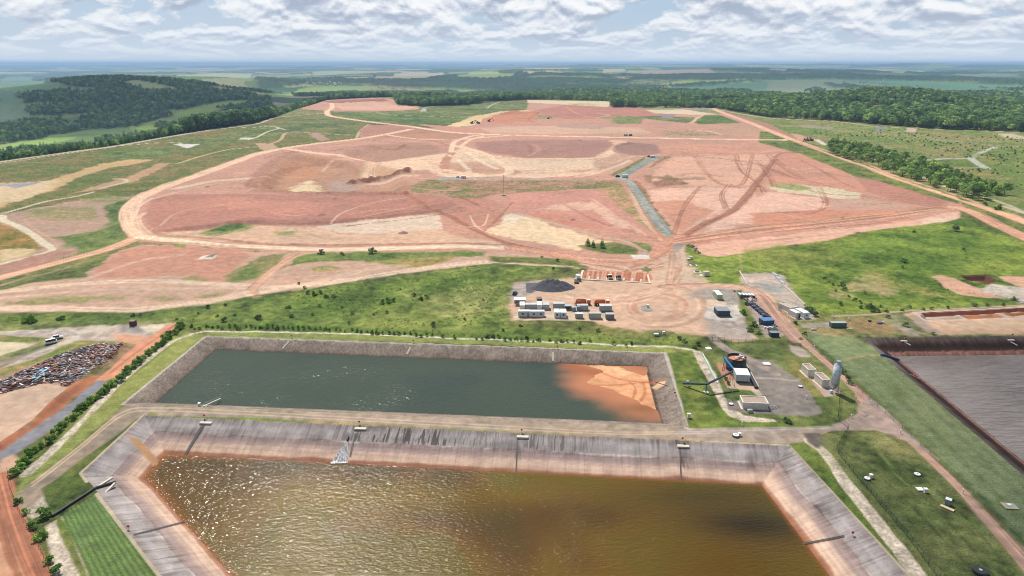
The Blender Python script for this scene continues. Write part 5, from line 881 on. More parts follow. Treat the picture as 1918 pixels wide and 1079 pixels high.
# ------------------------------------------------------------------ objects
MC = {}
def sm(hexc, rough=.6, metal=0.0, dirt=.25, sc=.9):
    key = (hexc, rough, metal, dirt)
    if key in MC: return MC[key]
    m = bpy.data.materials.new('paint_' + hexc.strip('#')); m.use_nodes = True; t = m.node_tree; b = t.nodes['Principled BSDF']
    g = N(t, 'ShaderNodeTexCoord'); n = N(t, 'ShaderNodeTexNoise', i_Scale=sc, i_Detail=5, i_Roughness=.7); t.links.new(g.outputs['Object'], n.inputs['Vector'])
    c = np.minimum(alb(hexc) * 1.55, .82); v = RAMP(t, n.outputs[0], [(.3, 1 - dirt), (.55, 1.0), (.75, 1 + dirt * .3)])
    t.links.new(MIX(t, 1.0, tuple(c), v, 'MULTIPLY'), b.inputs['Base Color']); b.inputs['Roughness'].default_value = rough; b.inputs['Metallic'].default_value = metal
    MC[key] = m; return m
class MB:
    def __init__(s): s.v = []; s.f = []
    def box(s, x, y, z, w, d, h, rz=0, tx=0):      # centre x,y, bottom z
        c, k = math.cos(rz), math.sin(rz); b = len(s.v)
        for zz_ in (0, h):
            q = 1 - (tx if zz_ else 0)
            for (a, e) in ((-1, -1), (1, -1), (1, 1), (-1, 1)):
                lx, ly = a * w / 2 * q, e * d / 2 * q; s.v.append((x + lx * c - ly * k, y + lx * k + ly * c, z + zz_))
        s.f += [(b, b + 3, b + 2, b + 1), (b + 4, b + 5, b + 6, b + 7), (b, b + 1, b + 5, b + 4), (b + 1, b + 2, b + 6, b + 5), (b + 2, b + 3, b + 7, b + 6), (b + 3, b, b + 4, b + 7)]; return s
    def tube(s, p, q, r0, r1=None, n=10):
        r1 = r0 if r1 is None else r1; p, q = Vector(p), Vector(q); d = (q - p).normalized(); u_ = d.orthogonal().normalized(); w = d.cross(u_); b = len(s.v)
        for (c, r_) in ((p, r0), (q, r1)):
            for i in range(n): a = 2 * math.pi * i / n; s.v.append(tuple(c + (u_ * math.cos(a) + w * math.sin(a)) * r_))
        for i in range(n): s.f.append((b + i, b + (i + 1) % n, b + n + (i + 1) % n, b + n + i))
        s.f.append(tuple(range(b + n - 1, b - 1, -1))); s.f.append(tuple(range(b + n, b + 2 * n))); return s
    def cyl(s, x, y, z, r, h, r1=None, n=20): return s.tube((x, y, z), (x, y, z + h), r, r1, n)
    def beam(s, p, q, w, h):
        p, q = Vector(p), Vector(q); d = (q - p).normalized(); u_ = d.cross(Vector((0, 0, 1)));
        u_ = u_.normalized() if u_.length > 1e-4 else Vector((1, 0, 0)); k = u_.cross(d); b = len(s.v)
        for c in (p, q):
            for (a, e) in ((-1, -1), (1, -1), (1, 1), (-1, 1)): s.v.append(tuple(c + u_ * a * w / 2 + k * e * h / 2))
        s.f += [(b, b + 1, b + 2, b + 3), (b + 7, b + 6, b + 5, b + 4), (b, b + 4, b + 5, b + 1), (b + 1, b + 5, b + 6, b + 2), (b + 2, b + 6, b + 7, b + 3), (b + 3, b + 7, b + 4, b)]; return s
    def gable(s, w, d, z, h, ov=.3):
        b = len(s.v); W_, D_ = w / 2 + ov, d / 2 + ov
        s.v += [(-W_, -D_, z), (W_, -D_, z), (W_, D_, z), (-W_, D_, z), (-W_, 0, z + h), (W_, 0, z + h)]
        s.f += [(b, b + 1, b + 5, b + 4), (b + 2, b + 3, b + 4, b + 5), (b, b + 4, b + 3), (b + 1, b + 2, b + 5), (b, b + 3, b + 2, b + 1)]; return s
    def build(s, name, m, parent=None, smooth=False, loc=None):
        me = bpy.data.meshes.new(name); me.from_pydata(s.v, [], s.f); me.materials.append(m)
        if smooth: me.polygons.foreach_set('use_smooth', [True] * len(me.polygons))
        o = bpy.data.objects.new(name, me); COL.objects.link(o)
        if parent: o.parent = parent
        if loc is not None: o.location = loc
        return o
def thing(name, label, cat, x, y, yaw=0.0, group=None, z=None):
    o = bpy.data.objects.new(name, None); o.empty_display_size = .5; COL.objects.link(o); o.location = (x, y, zat(x, y) if z is None else z); o.rotation_euler = (0, 0, yaw)
    return tag(o, label, cat, group)
def TP(name, label, cat, px, py, yaw=0.0, group=None): w = at(px, py); return thing(name, label, cat, w[0], w[1], yaw, group)
def copy_thing(o, x, y, yaw, label=None, group=None, z=None):
    r = o.copy(); COL.objects.link(r); r.location = (x, y, zat(x, y) if z is None else z); r.rotation_euler = (0, 0, yaw)
    if label: r['label'] = label
    if group: r['group'] = group
    for ch in list(o.children):
        c = ch.copy(); COL.objects.link(c); c.parent = r
        for g in list(ch.children): d = g.copy(); COL.objects.link(d); d.parent = c
    return r
WHITE, GREY, DGREY, BLACK, GLASS = sm('#e9e9e4'), sm('#b3b6b6'), sm('#55595e'), sm('#24262a', .5), sm('#2a333c', .15, 0, .05)
CONC, STEEL, GALV, ORANGE, YEL, BLUE, RED, TYRE = sm('#cfc6b6', .9), sm('#8c9094', .45, .5), sm('#c5d0d8', .35, .55), sm('#e8713a', .5), sm('#dca32c', .5), sm('#2f6fae', .5), sm('#c0303c', .5), sm('#1c1c1d', .85)
def corr(mb, w, d, z0, h, n):          # corrugated box sides: ribs all round
    for i in range(n):
        x = -w / 2 + (i + .5) * w / n
        for sy in (-1, 1): mb.box(x, sy * (d / 2 + .03), z0 + .12, w / n * .5, .06, h - .24)
    k = max(int(n * d / w), 3)
    for i in range(k):
        y = -d / 2 + (i + .5) * d / k
        for sx in (-1, 1): mb.box(sx * (w / 2 + .03), y, z0 + .12, .06, d / k * .5, h - .24)
def rect_px(A, B, C):          # ground rectangle from three pixel corners: A-B left side, B-C front
    a, b, c = at(*A), at(*B), at(*C); e = c - b; w = np.hypot(*e); yaw = math.atan2(e[1], e[0]); n = np.array([-e[1], e[0]]) / w; d = abs(np.dot(a - b, n)); ctr = b + e / 2 + n * d / 2
    return ctr, w, d, yaw
def container(label, name, px1, px2, py, d, h, body, roof, win=0, door=0, group=None, cat='container', lift=.12, ribs=True, py2=None):
    a, b = at(px1, py), at(px2, py2 or py); e = b - a; w = np.hypot(*e); yaw = math.atan2(e[1], e[0]); n = np.array([-e[1], e[0]]) / w; c = a + e / 2 + n * d / 2
    return cabin(label, name, c[0], c[1], yaw, w, d, h, body, roof, win, door, group, cat, lift, ribs)
def cabin(label, name, x, y, yaw, w, d, h, body, roof, win=0, door=0, group=None, cat='container', lift=.12, ribs=True):
    t = thing(name, label, cat, x, y, yaw, group); m = MB().box(0, 0, lift, w - .1, d - .1, h - lift)
    if ribs: corr(m, w - .16, d - .16, lift, h - lift, max(int(w / .45), 4))
    m.build('body', body, t); r = MB().box(0, 0, h, w, d, .12)
    for i in range(int(w / 1.2)): r.box(-w / 2 + (i + .5) * w / int(w / 1.2), 0, h + .12, .08, d * .94, .05)
    r.build('roof', roof, t)
    s = MB()
    for sx in (-1, 1): s.box(sx * w * .38, 0, 0, .3, d * .9, lift)
    s.build('skid', DGREY, t)
    for i in range(win):
        wx = -w / 2 + (i + .5) * w / win * (1 if not door else .8); fr = MB().box(wx, -d / 2 - .03, h * .42, 1.0, .1, .95).build('window', WHITE, t); MB().box(wx, -d / 2 - .09, h * .42 + .07, .84, .05, .81).build('pane', GLASS, fr)
    if door: dr = MB().box(w / 2 - .8, -d / 2 - .04, lift + .02, .9, .08, 2.0).build('door', sm('#8b8f93'), t); MB().box(w / 2 - 1.12, -d / 2 - .1, 1.1, .1, .06, .06).build('handle', BLACK, dr)
    return t
def A_(X, Y): return 940 + X / 8, 500 + Y / 8
CB = [("white site cabin at the left end of the front row, beside the grass", 245, 420, 752, 2.5, 2.8, '#d2d2ca', '#e3e3e0', 1, 1), ("pale cabin with two small windows, second from the left in the front row", 425, 640, 754, 2.5, 2.8, '#dadde0', '#d3d6d8', 2, 0),
 ("grey ribbed container behind the long pale front cabins", 350, 525, 634, 2.6, 2.7, '#aab0b2', '#bcc2c4', 0, 0), ("narrow white cabin set end-on between shed and ribbed container", 268, 344, 640, 5.5, 2.6, '#e4e4e0', '#f2f2f0', 0, 0), ("white cabin set end-on touching the pale window cabin", 528, 604, 642, 5.5, 2.7, '#e9e9e6', '#f2f2f0', 0, 0),
 ("grey container right of the white end-on cabin in the back row", 612, 712, 640, 4.5, 2.7, '#aeb4b6', '#b8bec2', 0, 0), ("grey roofed container behind the two white window cabins", 768, 940, 622, 2.6, 2.6, '#a6adb3', '#b9c1c7', 0, 0), ("small grey store box left of the blue toilet", 1046, 1112, 660, 1.8, 1.9, '#9fa5aa', '#b4babd', 0, 0),
 ("grey container behind the blue toilet, below the left orange tanker", 1125, 1295, 652, 2.6, 2.6, '#aeb2b0', '#b3b9bd', 0, 0), ("short beige container with pale roof in front of the blue toilet", 1100, 1215, 774, 2.5, 2.3, '#b5aea4', '#c9cbcc', 0, 0),
 ("long beige container, second from the right in the front row", 1305, 1488, 780, 2.6, 2.7, '#bcbaa8', '#aeb2b4', 0, 0), ("container with dark front wall at the right end of the front row", 1558, 1685, 786, 2.6, 2.6, '#84827c', '#b0b2b4', 0, 0), ("light grey container at the right end of the back row beside the right orange tanker", 1465, 1648, 668, 3.4, 2.9, '#a9aca8', '#c3c8ce', 0, 0)]
for (lb, x1, x2, y, d, h, c1, c2, wn, dr) in CB:
    p1, p2 = A_(x1, y), A_(x2, y); container(lb, 'site_cabin' if wn or 'cabin' in lb else 'container', p1[0], p2[0], p1[1], d, h, sm(c1), sm(c2), wn, dr, None, 'cabin' if 'cabin' in lb else 'container')
for q, (x1, x2) in enumerate(((785, 870), (877, 970))):
    p1, p2 = A_(x1, 766), A_(x2, 766); container(("left" if q == 0 else "right") + " one of two square white cabins standing side by side, each with one window", 'site_cabin', p1[0], p2[0], p1[1], 5.2, 2.8, sm('#e6e8ea'), sm('#f0f0ee'), 1, 0, None, 'cabin', ribs=False)
p = A_(1148, 652); t = TP('portable_toilet', 'blue portable toilet with white roof standing between the grey containers', 'toilet', *p); MB().box(0, 0, 0, 1.2, 1.2, 2.1).build('body', BLUE, t); MB().box(0, 0, 2.1, 1.25, 1.25, .22, 0, .3).build('roof', WHITE, t); d = MB().box(0, -.62, .1, .8, .05, 1.85).build('door', sm('#5b97c9'), t)
p = A_(270, 560); t = TP('open_shed', 'white flat roofed open shed on posts at the far left of the yard', 'shed', *p); MB().box(0, 1, 2.9, 6.0, 4.2, .15).build('roof', WHITE, t)
for sx in (-1, 1):
    for sy in (-1, 1): MB().box(sx * 2.8, 1 + sy * 1.9, 0, .15, .15, 2.9).build('post', WHITE, t)
MB().box(0, 3, 0, 5.6, .1, 2.6).build('back_wall', sm('#9b958d'), t)
p = A_(270, 495); t = TP('scaffold_frame', 'white tubular frame standing behind the open shed', 'frame', *p); m = MB()
for i in range(5): m.box(-2.6 + i * 1.3, 0, 0, .1, .1, 2.2)
for z in (.7, 1.4, 2.1): m.box(0, 0, z, 5.3, .08, .08)
m.build('rails', WHITE, t)
p = A_(995, 640); t = TP('lean_to_shelter', 'low brown shelter with grey sheet roof between cabins', 'shelter', *p); MB().box(0, 1, 2.1, 3.6, 3.4, .12).build('roof', sm('#a5abb0'), t); MB().box(0, 2.3, 0, 3.2, .2, 2.1).build('wall', sm('#6d5648'), t)
for sx in (-1, 1): MB().box(sx * 1.5, -.4, 0, .15, .15, 2.1).build('post', sm('#6d5648'), t)
p = A_(562, 520); t = TP('skip_container', 'dark brown skip on a wheeled frame standing alone behind the cabins', 'skip', *p, .1); MB().box(0, 0, .7, 2.3, 3.0, 1.9, 0, -.12).build('body', sm('#5c5450'), t); MB().box(0, -.1, .25, 2.0, 3.4, .4).build('frame', BLACK, t)
for sx in (-1, 1):
    for sy in (-1, 1): MB().tube((sx * 1.0 - .12, sy * 1.1, .4), (sx * 1.0 + .12, sy * 1.1, .4), .4).build('wheel', TYRE, t)
def wheel(t, x, y, r, w=.3): return MB().tube((x, y - w / 2, r), (x, y + w / 2, r), r, None, 14).build('wheel', TYRE, t)
def tanker(label, x, y, yaw):
    t = thing('tanker_truck', label, 'truck', x, y, yaw); MB().box(0, 0, .75, 7.4, .9, .3).build('chassis', DGREY, t); k = MB().tube((-3.6, 0, 1.95), (1.5, 0, 1.95), .98, None, 18).build('tank', ORANGE, t, True); MB().box(-1, 0, 2.9, 4, .7, .15).build('walkway', sm('#a54a24'), k)
    for x_ in (-3.4, -1, 1.3): MB().tube((x_ - .05, 0, 1.95), (x_ + .05, 0, 1.95), 1.03, None, 18).build('band', sm('#c25526'), k)
    c = MB().box(2.9, 0, .6, 1.8, 2.2, 2.0, 0, .04).build('cab', ORANGE, t); MB().box(3.0, 0, 2.6, 1.5, 1.9, .15).build('cab_roof', sm('#ead9c4'), c); MB().box(3.77, 0, 1.55, .06, 1.9, .8).build('windscreen', GLASS, c)
    for x_ in (-2.9, -1.6, 2.9):
        for sy in (-1, 1): wheel(t, x_, sy * .95, .52)
    MB().box(-3.8, 0, .8, .5, 2.1, .5).build('spray_bar', sm('#b8521f'), t); return t
w = at(*A_(1215, 568)); tk = tanker('orange tanker truck on the left, parked behind the grey container beside the toilet', w[0], w[1] + .8, .02)
w = at(*A_(1500, 580)); copy_thing(tk, w[0], w[1] + 1.0, .05, 'orange tanker truck on the right, parked behind the light grey end container')
def roller(label, x, y, yaw):
    t = thing('soil_compactor', label, 'roller', x, y, yaw); MB().tube((1.9, -1.0, .75), (1.9, 1.0, .75), .75, None, 20).build('drum', STEEL, t); f = MB().box(1.9, 1.12, .6, 2.2, .16, .4).box(1.9, -1.12, .6, 2.2, .16, .4).box(.85, 0, .6, .3, 2.4, .5).build('drum_frame', YEL, t)
    MB().box(-1.3, 0, .8, 2.4, 1.7, 1.0, 0, .06).build('engine_hood', YEL, t); c = MB().box(.2, 0, .9, 1.3, 1.6, 1.6).build('cab', GLASS, t); MB().box(.2, 0, 2.5, 1.6, 1.9, .16).build('cab_roof', WHITE if 'left' in label else sm('#6a6e90'), c)
    for sy in (-1, 1): MB().tube((-1.3, sy * 1.15 - .25, .8), (-1.3, sy * 1.15 + .25, .8), .8, None, 16).build('wheel', TYRE, t)
    return t
w = at(*A_(1625, 190)); ro = roller('left one of two yellow soil compactors parked nose-out in the red bays, with white roof', w[0], w[1] + 2, -1.5)
w = at(*A_(1760, 198)); r2 = copy_thing(ro, w[0], w[1] + 2, -1.62, 'right one of two yellow soil compactors parked in the red bays, with bluish roof')
for ch in r2.children:
    for g in ch.children:
        if g.name.startswith('cab_roof'): g.data = g.data.copy(); g.data.materials[0] = sm('#6a6e90')
def kerb(label, a, b, w, h, m=CONC, name='concrete_kerb', grp=None):
    A, B = at(*a), at(*b); c = (A + B) / 2; L = np.hypot(*(B - A)); o = MB().box(0, 0, -.2, L, w, h + .2).build(name, m, None, loc=(c[0], c[1], zat(c[0], c[1]))); o.rotation_euler = (0, 0, math.atan2(B[1] - A[1], B[0] - A[0])); tag(o, label, 'kerb', grp); return o
kerb('long pale kerb closing the front of the red parking bays', (1089, 523), (1217, 530), 1.0, .35)
for i, (x0, y0) in enumerate(((1103, 522.5), (1120, 523.5), (1136, 524.2), (1152.5, 525), (1168, 526), (1184, 527), (1200, 528))):
    kerb('short stub kerb dividing two of the red parking bays', (x0, y0), (x0 + 1.2, y0 - 5), .9, .35, grp='stub kerbs between the parking bays')
kerb('long side kerb at the right end of the parking bays', (1217.5, 531), (1213, 514), 1.0, .35); kerb('sloping pale kerb at the left end of the parking bays', (1087, 522), (1092, 506), 1.3, .4)
p = A_(1140, 190); t = TP('fuel_station', 'white fuel tank on a grey frame at the tip of the gravel pile', 'tank', *p, .2); MB().box(0, 0, .9, 2.0, 3.2, 2.3).build('tank_body', WHITE, t); MB().box(0, -.2, 0, 2.6, 4.2, .9, 0, .1).build('frame', sm('#8a8680'), t); MB().box(-1.9, -1.2, 0, 1.2, 1.4, 1.3).build('pump_box', GREY, t)
for a in range(3): MB().box(-.8 + a * .8, -1.9, .1, .3, .3, 1.6).build('hose_post', DGREY, t)
p = A_(1120, 236); t = TP('generator', 'small dark generator below the white fuel tank', 'generator', *p); MB().box(0, 0, .2, 2.4, 1.3, 1.1, 0, .05).build('housing', sm('#6e665c'), t); MB().box(0, 0, 0, 2.6, 1.4, .2).build('base_frame', BLACK, t)
def mast(label, name, px, py, h, arms=1, r=.09, m=GALV, grp=None, yaw=0.0):
    t = TP(name, label, 'lamp post', px, py, yaw, grp); MB().tube((0, 0, -.2), (0, 0, h), r, r * .6, 8).build('pole', m, t)
    for i in range(arms): s = 1 if i == 0 else -1; a = MB().beam((0, 0, h), (s * 1.3, 0, h + .15), .08, .08).build('arm', m, t); MB().box(s * 1.45, 0, h + .08, .7, .28, .14).build('lamp_head', GREY, a)
    return t
mast('tall thin light mast standing among the yard cabins', 'light_mast', *A_(1088, 640), 9.0)
def car(label, name, px, py, yaw, body, L=4.4, W_=1.8, H=1.5, van=False, grp=None, xy=None):
    x, y = at(px, py) if xy is None else xy; t = thing(name, label, 'van' if van else 'car', x, y, yaw, grp); MB().box(0, 0, .35, L, W_, H * .42, 0, .02).build('body', body, t)
    cb = MB().box(-L * (.02 if van else .06), 0, .35 + H * .42, L * (.9 if van else .56), W_ * .92, H * .45, 0, .10).build('cabin', GLASS, t); MB().box(-L * (.02 if van else .06), 0, .35 + H * .87, L * (.8 if van else .48), W_ * .82, .06).build('roof', body, cb)
    for sx in (-1, 1):
        for sy in (-1, 1): wheel(t, sx * L * .32, sy * W_ * .43, .34, .22)
    for sy in (-1, 1): MB().box(L / 2, sy * W_ * .34, .62, .06, .32, .16).build('headlight', WHITE, t)
    return t
car('small dark car parked at the left edge of the grey yard', 'parked_car', 964.5, 548, 1.3, sm('#2c2c34', .3)); car('white van parked lengthwise beside the pale track at far left', 'parked_van', 96, 643, .75, sm('#e6e8ec', .4), 4.4, 1.9, 1.9, True); car('silver car parked near the bend of the pale track, behind the white van', 'parked_car', 107, 634.5, .6, sm('#c9ccd2', .4), 4.3, 1.8, 1.6)
t = TP('flat_trailer', 'small pale flatbed trailer beside the silver car at far left', 'trailer', 112, 633.5, .6); MB().box(0, 0, .6, 2.6, 1.6, .2).build('deck', sm('#e9e2d2'), t); [wheel(t, 0, s * .8, .35) for s in (-1, 1)]
container('rust brown container standing on the gravel at upper left', 'container', 242, 252, 611, 2.4, 2.2, sm('#5b3c38'), sm('#6e4a42'))
# gravel pile: ridge of dark stone chippings
def heap(name, label, cat, px, py, rx, ry, h, col, seed, peaks, kind=None, yaw=0.0):
    w = at(px, py); n = 72; xs = np.linspace(-1.15, 1.15, n); X, Y = np.meshgrid(xs, xs); ct, st_ = math.cos(yaw), math.sin(yaw); z = np.zeros_like(X)
    for (a, b_, r_, hh) in peaks: z = np.maximum(z, hh * (1 - np.hypot((X - a) / r_, (Y - b_) / (r_ * 1.25))))
    z = np.clip(z, -.05, None) * h * (1 + .14 * fbm(X * rx, Y * ry, 5, 2, seed)) - .1; z += .12 * fbm(X * rx, Y * ry, 1.0, 2, seed + 1) * (z > .1)
    wx = w[0] + X * rx * ct - Y * ry * st_; wy = w[1] + X * rx * st_ + Y * ry * ct; keep = z > -.12; a = (np.arange(n - 1)[:, None] * n + np.arange(n - 1)[None, :]).ravel(); q = np.stack([a, a + 1, a + n + 1, a + n], -1); q = q[keep.ravel()[q].all(1)]
    z0 = zat(w[0], w[1]); me = bpy.data.meshes.new(name); us, iv = np.unique(q.ravel(), return_inverse=True); me.from_pydata(np.stack([wx.ravel()[us] - w[0], wy.ravel()[us] - w[1], z.ravel()[us]], -1).tolist(), [], iv.reshape(-1, 4).tolist()); me.materials.append(sm(col, .9, 0, .35, 1.5)); me.polygons.foreach_set('use_smooth', [True] * len(me.polygons))
    o = bpy.data.objects.new(name, me); COL.objects.link(o); o.location = (w[0], w[1], z0); tag(o, label, cat, kind=kind); return o
heap('gravel_heap', 'long dark grey heap of stone chippings at the back of the yard', 'heap', 1035, 537, 12.5, 7.5, 5.6, '#4b4d55', 5, [(-.4, 0, .62, .72), (-.2, 0, .75, .86), (0, 0, .85, .93), (.2, 0, .75, .9), (.4, 0, .62, .78)])
heap('earth_mound', 'small grey mound in the middle of the truck turning circle', 'heap', 1212, 580, 3.6, 3.2, .7, '#8f8a80', 6, [(0, 0, .9, 1)]); heap('grass_mound', 'low grassy mound between the red tracks above the parking bays', 'heap', 1211, 505, 4.2, 3.0, .9, '#6c7038', 7, [(0, 0, .9, 1)])
def blk(label, name, cat, px, py, w, d, h, m, yaw=0, grp=None, z=None, m2=None):
    x, y = at(px, py); t = thing(name, label, cat, x, y, yaw, grp, z); MB().box(0, 0, -.1, w, d, h + .1).build('body', m, t); MB().box(0, 0, h, w + .16, d + .16, .1).build('lid', m2 or WHITE, t); return t
blk('small white marker box on the mound inside the turning circle', 'marker_box', 'box', 1213, 575.5, .9, .8, 1.3, WHITE)
# right of the hub
def B_(X, Y): return 1180 + X / 8, 500 + Y / 8
a, b = B_(1302, 508), B_(1382, 508); container('pale green container set end-on at the top of the grey yard', 'container', a[0], b[0], a[1], 7.2, 2.7, sm('#a9bfa0'), sm('#eef0dc')); a, b = B_(1248, 430), B_(1284, 430); container('small white box touching the pale green container', 'storage_box', a[0], b[0], a[1], 2.2, 1.6, WHITE, WHITE, cat='box')
a, b = B_(1305, 742), B_(1500, 742); container('dark slate grey shed standing alone on the pale gravel', 'storage_shed', a[0], b[0], a[1], 6.2, 2.7, sm('#4b515c'), sm('#7f8b95'), cat='shed')
a, b = B_(1112, 148), B_(1192, 142); container('small beige pump house at the edge of the bright meadow', 'pump_house', a[0], b[0], a[1], 2.6, 2.5, sm('#ded6c8'), sm('#cdb9a8'), 0, 0, cat='hut', ribs=False, py2=b[1])
for q, (px, py, lb) in enumerate(((1299, 496, 'upper round dark well cover on the concrete strip beside the pump house'), (1306, 509, 'lower round dark well cover on the concrete strip beside the pump house'))):
    x, y = at(px, py); t = thing('well_cover', lb, 'cover', x, y); MB().box(0, 0, -.1, 4.2, 4.2, .25).build('slab', CONC, t); MB().cyl(0, 0, .15, 1.35, .35).build('ring', DGREY, t); MB().cyl(.1, 0, .5, 1.1, .06).build('hatch', sm('#4b4d63'), t)
kerb('pale concrete strip leading to the pump house', (1310, 515), (1322, 517), 3.5, .12, name='concrete_slab'); blk('small white cabinet at the top of the concrete strip', 'cabinet', 'cabinet', 1294.5, 484, 1.2, 1.0, 1.6, WHITE, .2); blk('low white pump housing next to the cabinet', 'pump_housing', 'box', 1289.5, 486, 1.5, 1.0, .8, GREY)
blk('green roofed box in the grass below the turning circle', 'storage_box', 'box', 1229, 629, 1.9, 1.3, 1.0, sm('#8aa098')); blk('white drum like box in the grass beside the green roofed box', 'storage_box', 'box', 1243, 626, 1.0, .9, 1.2, WHITE); blk('white marker post in the bushes above the row of blue lidded bins', 'marker_post', 'post', 1372, 547, .3, .3, 1.4, WHITE)
def C_(X, Y): return 1380 + X / 8, 500 + Y / 8
for i in range(5):
    x, y = at(*C_(62 + i * 47, 470 + i * 2)); t = thing('waste_bin', 'blue grey lidded waste container in the row of five', 'bin', x, y + 1.5, .06, 'row of five lidded waste containers'); MB().box(0, 0, .1, 1.45, 3.6, 1.3).build('body', sm('#7d8fa8'), t); MB().box(-.1, 0, 1.4, 1.15, 3.5, .12).build('lid', sm('#dfe6ee'), t); MB().box(0, -1.9, .4, 1.2, .15, .6).build('hatch', sm('#3e4a5c'), t)
def junk(name, label, cat, poly, n, cols, L, zmax, kind='stuff', ang=None, tall=None):
    b0, b1 = poly.min(0), poly.max(0); vs, fs, ci = [], [], []
    while len(fs) < n * 6:
        x, y = random.uniform(b0[0], b1[0]), random.uniform(b0[1], b1[1]); sd = float(sdist(poly, np.array([x]), np.array([y]))[0])
        if sd < .2: continue
        z = zat(x, y) + random.uniform(-.1, 1) * zmax * min(1, sd / 3.0); l = random.uniform(*L); w = random.uniform(.15, .5) * (1 if l > 1.6 else 1.6); h = random.uniform(.08, .4)
        a = (ang if ang is not None and random.random() < .7 else random.uniform(0, 6.3)) + random.gauss(0, .25); e = random.gauss(0, .2); d = Vector((math.cos(a) * math.cos(e), math.sin(a) * math.cos(e), math.sin(e))); m = MB(); m.beam(Vector((x, y, z)) - d * l / 2, Vector((x, y, z)) + d * l / 2, w, h)
        b = len(vs); vs += m.v; fs += [tuple(b + i for i in f) for f in m.f]; ci += [random.choice(cols)] * 6
    me = bpy.data.meshes.new(name); me.from_pydata(vs, [], fs); cs = sorted(set(cols)); [me.materials.append(sm(c, .55, .2 if c in ('#9aa4b0', '#c9d0d8') else 0)) for c in cs]; me.polygons.foreach_set('material_index', [cs.index(c) for c in ci]); o = bpy.data.objects.new(name, me); COL.objects.link(o); tag(o, label, cat, kind=kind); return o
junk('debris_pile', 'pile of brown and white debris below the blue lidded bins', 'debris', PW("1391,558 1415,556 1417,565 1404,568 1394,564"), 160, ['#5a3a30', '#8a5a44', '#e3ded8', '#3a3230', '#a08070'], (.5, 1.6), 1.1)
for i in range(20):
    x, y = at(*C_(215 + i * 12.5 + (28 if i % 2 else -14), 570 + i * 10)); o = MB().tube((-1.0, 0, .55), (1.0, 0, .55), .55, None, 14).build('liner_roll', BLACK if i % 4 else sm('#5a7396'), None, loc=(x, y, zat(x, y))); o.rotation_euler = (0, 0, -.35 + random.uniform(-.15, .15)); tag(o, 'black roll of sheeting lying in the row beside the light pink road', 'roll', 'black rolls beside the road')
a, b = C_(398, 872), C_(562, 862); container('blue roofed container among the black rolls beside the road', 'container', a[0], b[0], a[1], 4.6, 2.1, sm('#33507a'), sm('#4d78ad'), py2=b[1]); a, b = C_(505, 1052), C_(635, 1052); container('dark container with grey roof at the lower end of the storage strip', 'container', a[0], b[0], a[1], 2.8, 2.0, sm('#34424a'), sm('#7c8c90')); a, b = C_(497, 990), C_(620, 985); container('black open skip with a yellow corner at the lower end of the storage strip', 'container', a[0], b[0], a[1], 2.6, 1.5, BLACK, sm('#22252b'))
junk('stored_parts', 'mixed dark and pale parts lying between the black rolls beside the road', 'debris', PW("1403,566 1410,566 1440,597 1458,612 1450,614 1428,597"), 130, ['#2a2c32', '#3f5878', '#d8dce0', '#8a8d92', '#24262a'], (.5, 1.8), 1.0)
for i in range(4): x, y = at(*C_(425 + i * 34, 915 + (i % 2) * 10)); o = MB().box(0, 0, 0, .95, .95, .9, .2 * i, .12).build('bulk_bag', WHITE, None, loc=(x, y, zat(x, y))); tag(o, 'white bulk bag on the gravel between blue roofed container and skip', 'bag', 'white bulk bags')
for i in range(9):
    x, y = at(*C_(548 + i * 18.5, 105 + i * 20)); o = MB().box(0, 0, 0, 1.5, .9, 1.0, 0, .08).build('concrete_block', sm('#e9ecef'), None, loc=(x, y, zat(x, y))); o.rotation_euler = (0, 0, .25); tag(o, 'white concrete block in the stepped row between parking area and meadow', 'block', 'white blocks along the meadow edge')
kerb('long low pale wall between the grey parking area and the meadow', C_(695, 275), C_(1018, 578), .5, .7, name='low_wall')['category'] = 'wall'; kerb('short pale wall on the left side of the grey parking area', C_(42, 72), C_(156, 272), .5, .6, name='low_wall')['category'] = 'wall'
def house3(label, name, A, B, C, h, body, roof, win=0, door=0, cat='building', parapet=True, ribs=False):
    c, w, d, yaw = rect_px(A, B, C); t = thing(name, label, cat, c[0], c[1], yaw); m = MB().box(0, 0, -.3, w, d, h + .3)
    if ribs: corr(m, w, d, .1, h - .1, max(int(w / .6), 4))
    m.build('wall', body, t); rf = MB().box(0, 0, h, w - .4, d - .4, .06).build('roof', roof, t)
    if parapet: MB().box(0, -d / 2, h - .1, w + .2, .24, .4).box(0, d / 2, h - .1, w + .2, .24, .4).box(-w / 2, 0, h - .1, .24, d - .24, .4).box(w / 2, 0, h - .1, .24, d - .24, .4).build('parapet', WHITE, rf)
    MB().box(0, 0, -.2, w + 1.2, d + 1.2, .26).build('plinth', CONC, t)
    for i in range(win): fr = MB().box(-w / 2 + (i + .7) * w / (win + .4), -d / 2 - .04, h * .4, .9, .1, .9).build('window', WHITE, t); MB().box(-w / 2 + (i + .7) * w / (win + .4), -d / 2 - .1, h * .4 + .08, .74, .04, .74).build('pane', GLASS, fr)
    if door: MB().box(w * .2, -d / 2 - .05, .05, .95, .08, 2.05).build('door', sm('#5b2f2c'), t)
    return t
house3('beige flat roofed gatehouse with gravel roof beside the light pink road', 'gatehouse', C_(705, 604), C_(790, 692), C_(905, 672), 2.5, sm('#e8e2d8'), sm('#b9a492'), 0, 0); house3('smaller gatehouse annex with a dark red door', 'gatehouse', C_(832, 712), C_(882, 775), C_(955, 765), 2.8, sm('#ddd3cc'), sm('#e4e0e0'), 0, 1, parapet=False)
house3('white cabin with one dark window, right of the gatehouse annex', 'site_cabin', C_(945, 695), C_(1000, 775), C_(1086, 765), 2.8, sm('#e6eef0'), sm('#eef4f6'), 1, 0, parapet=False, cat='cabin')
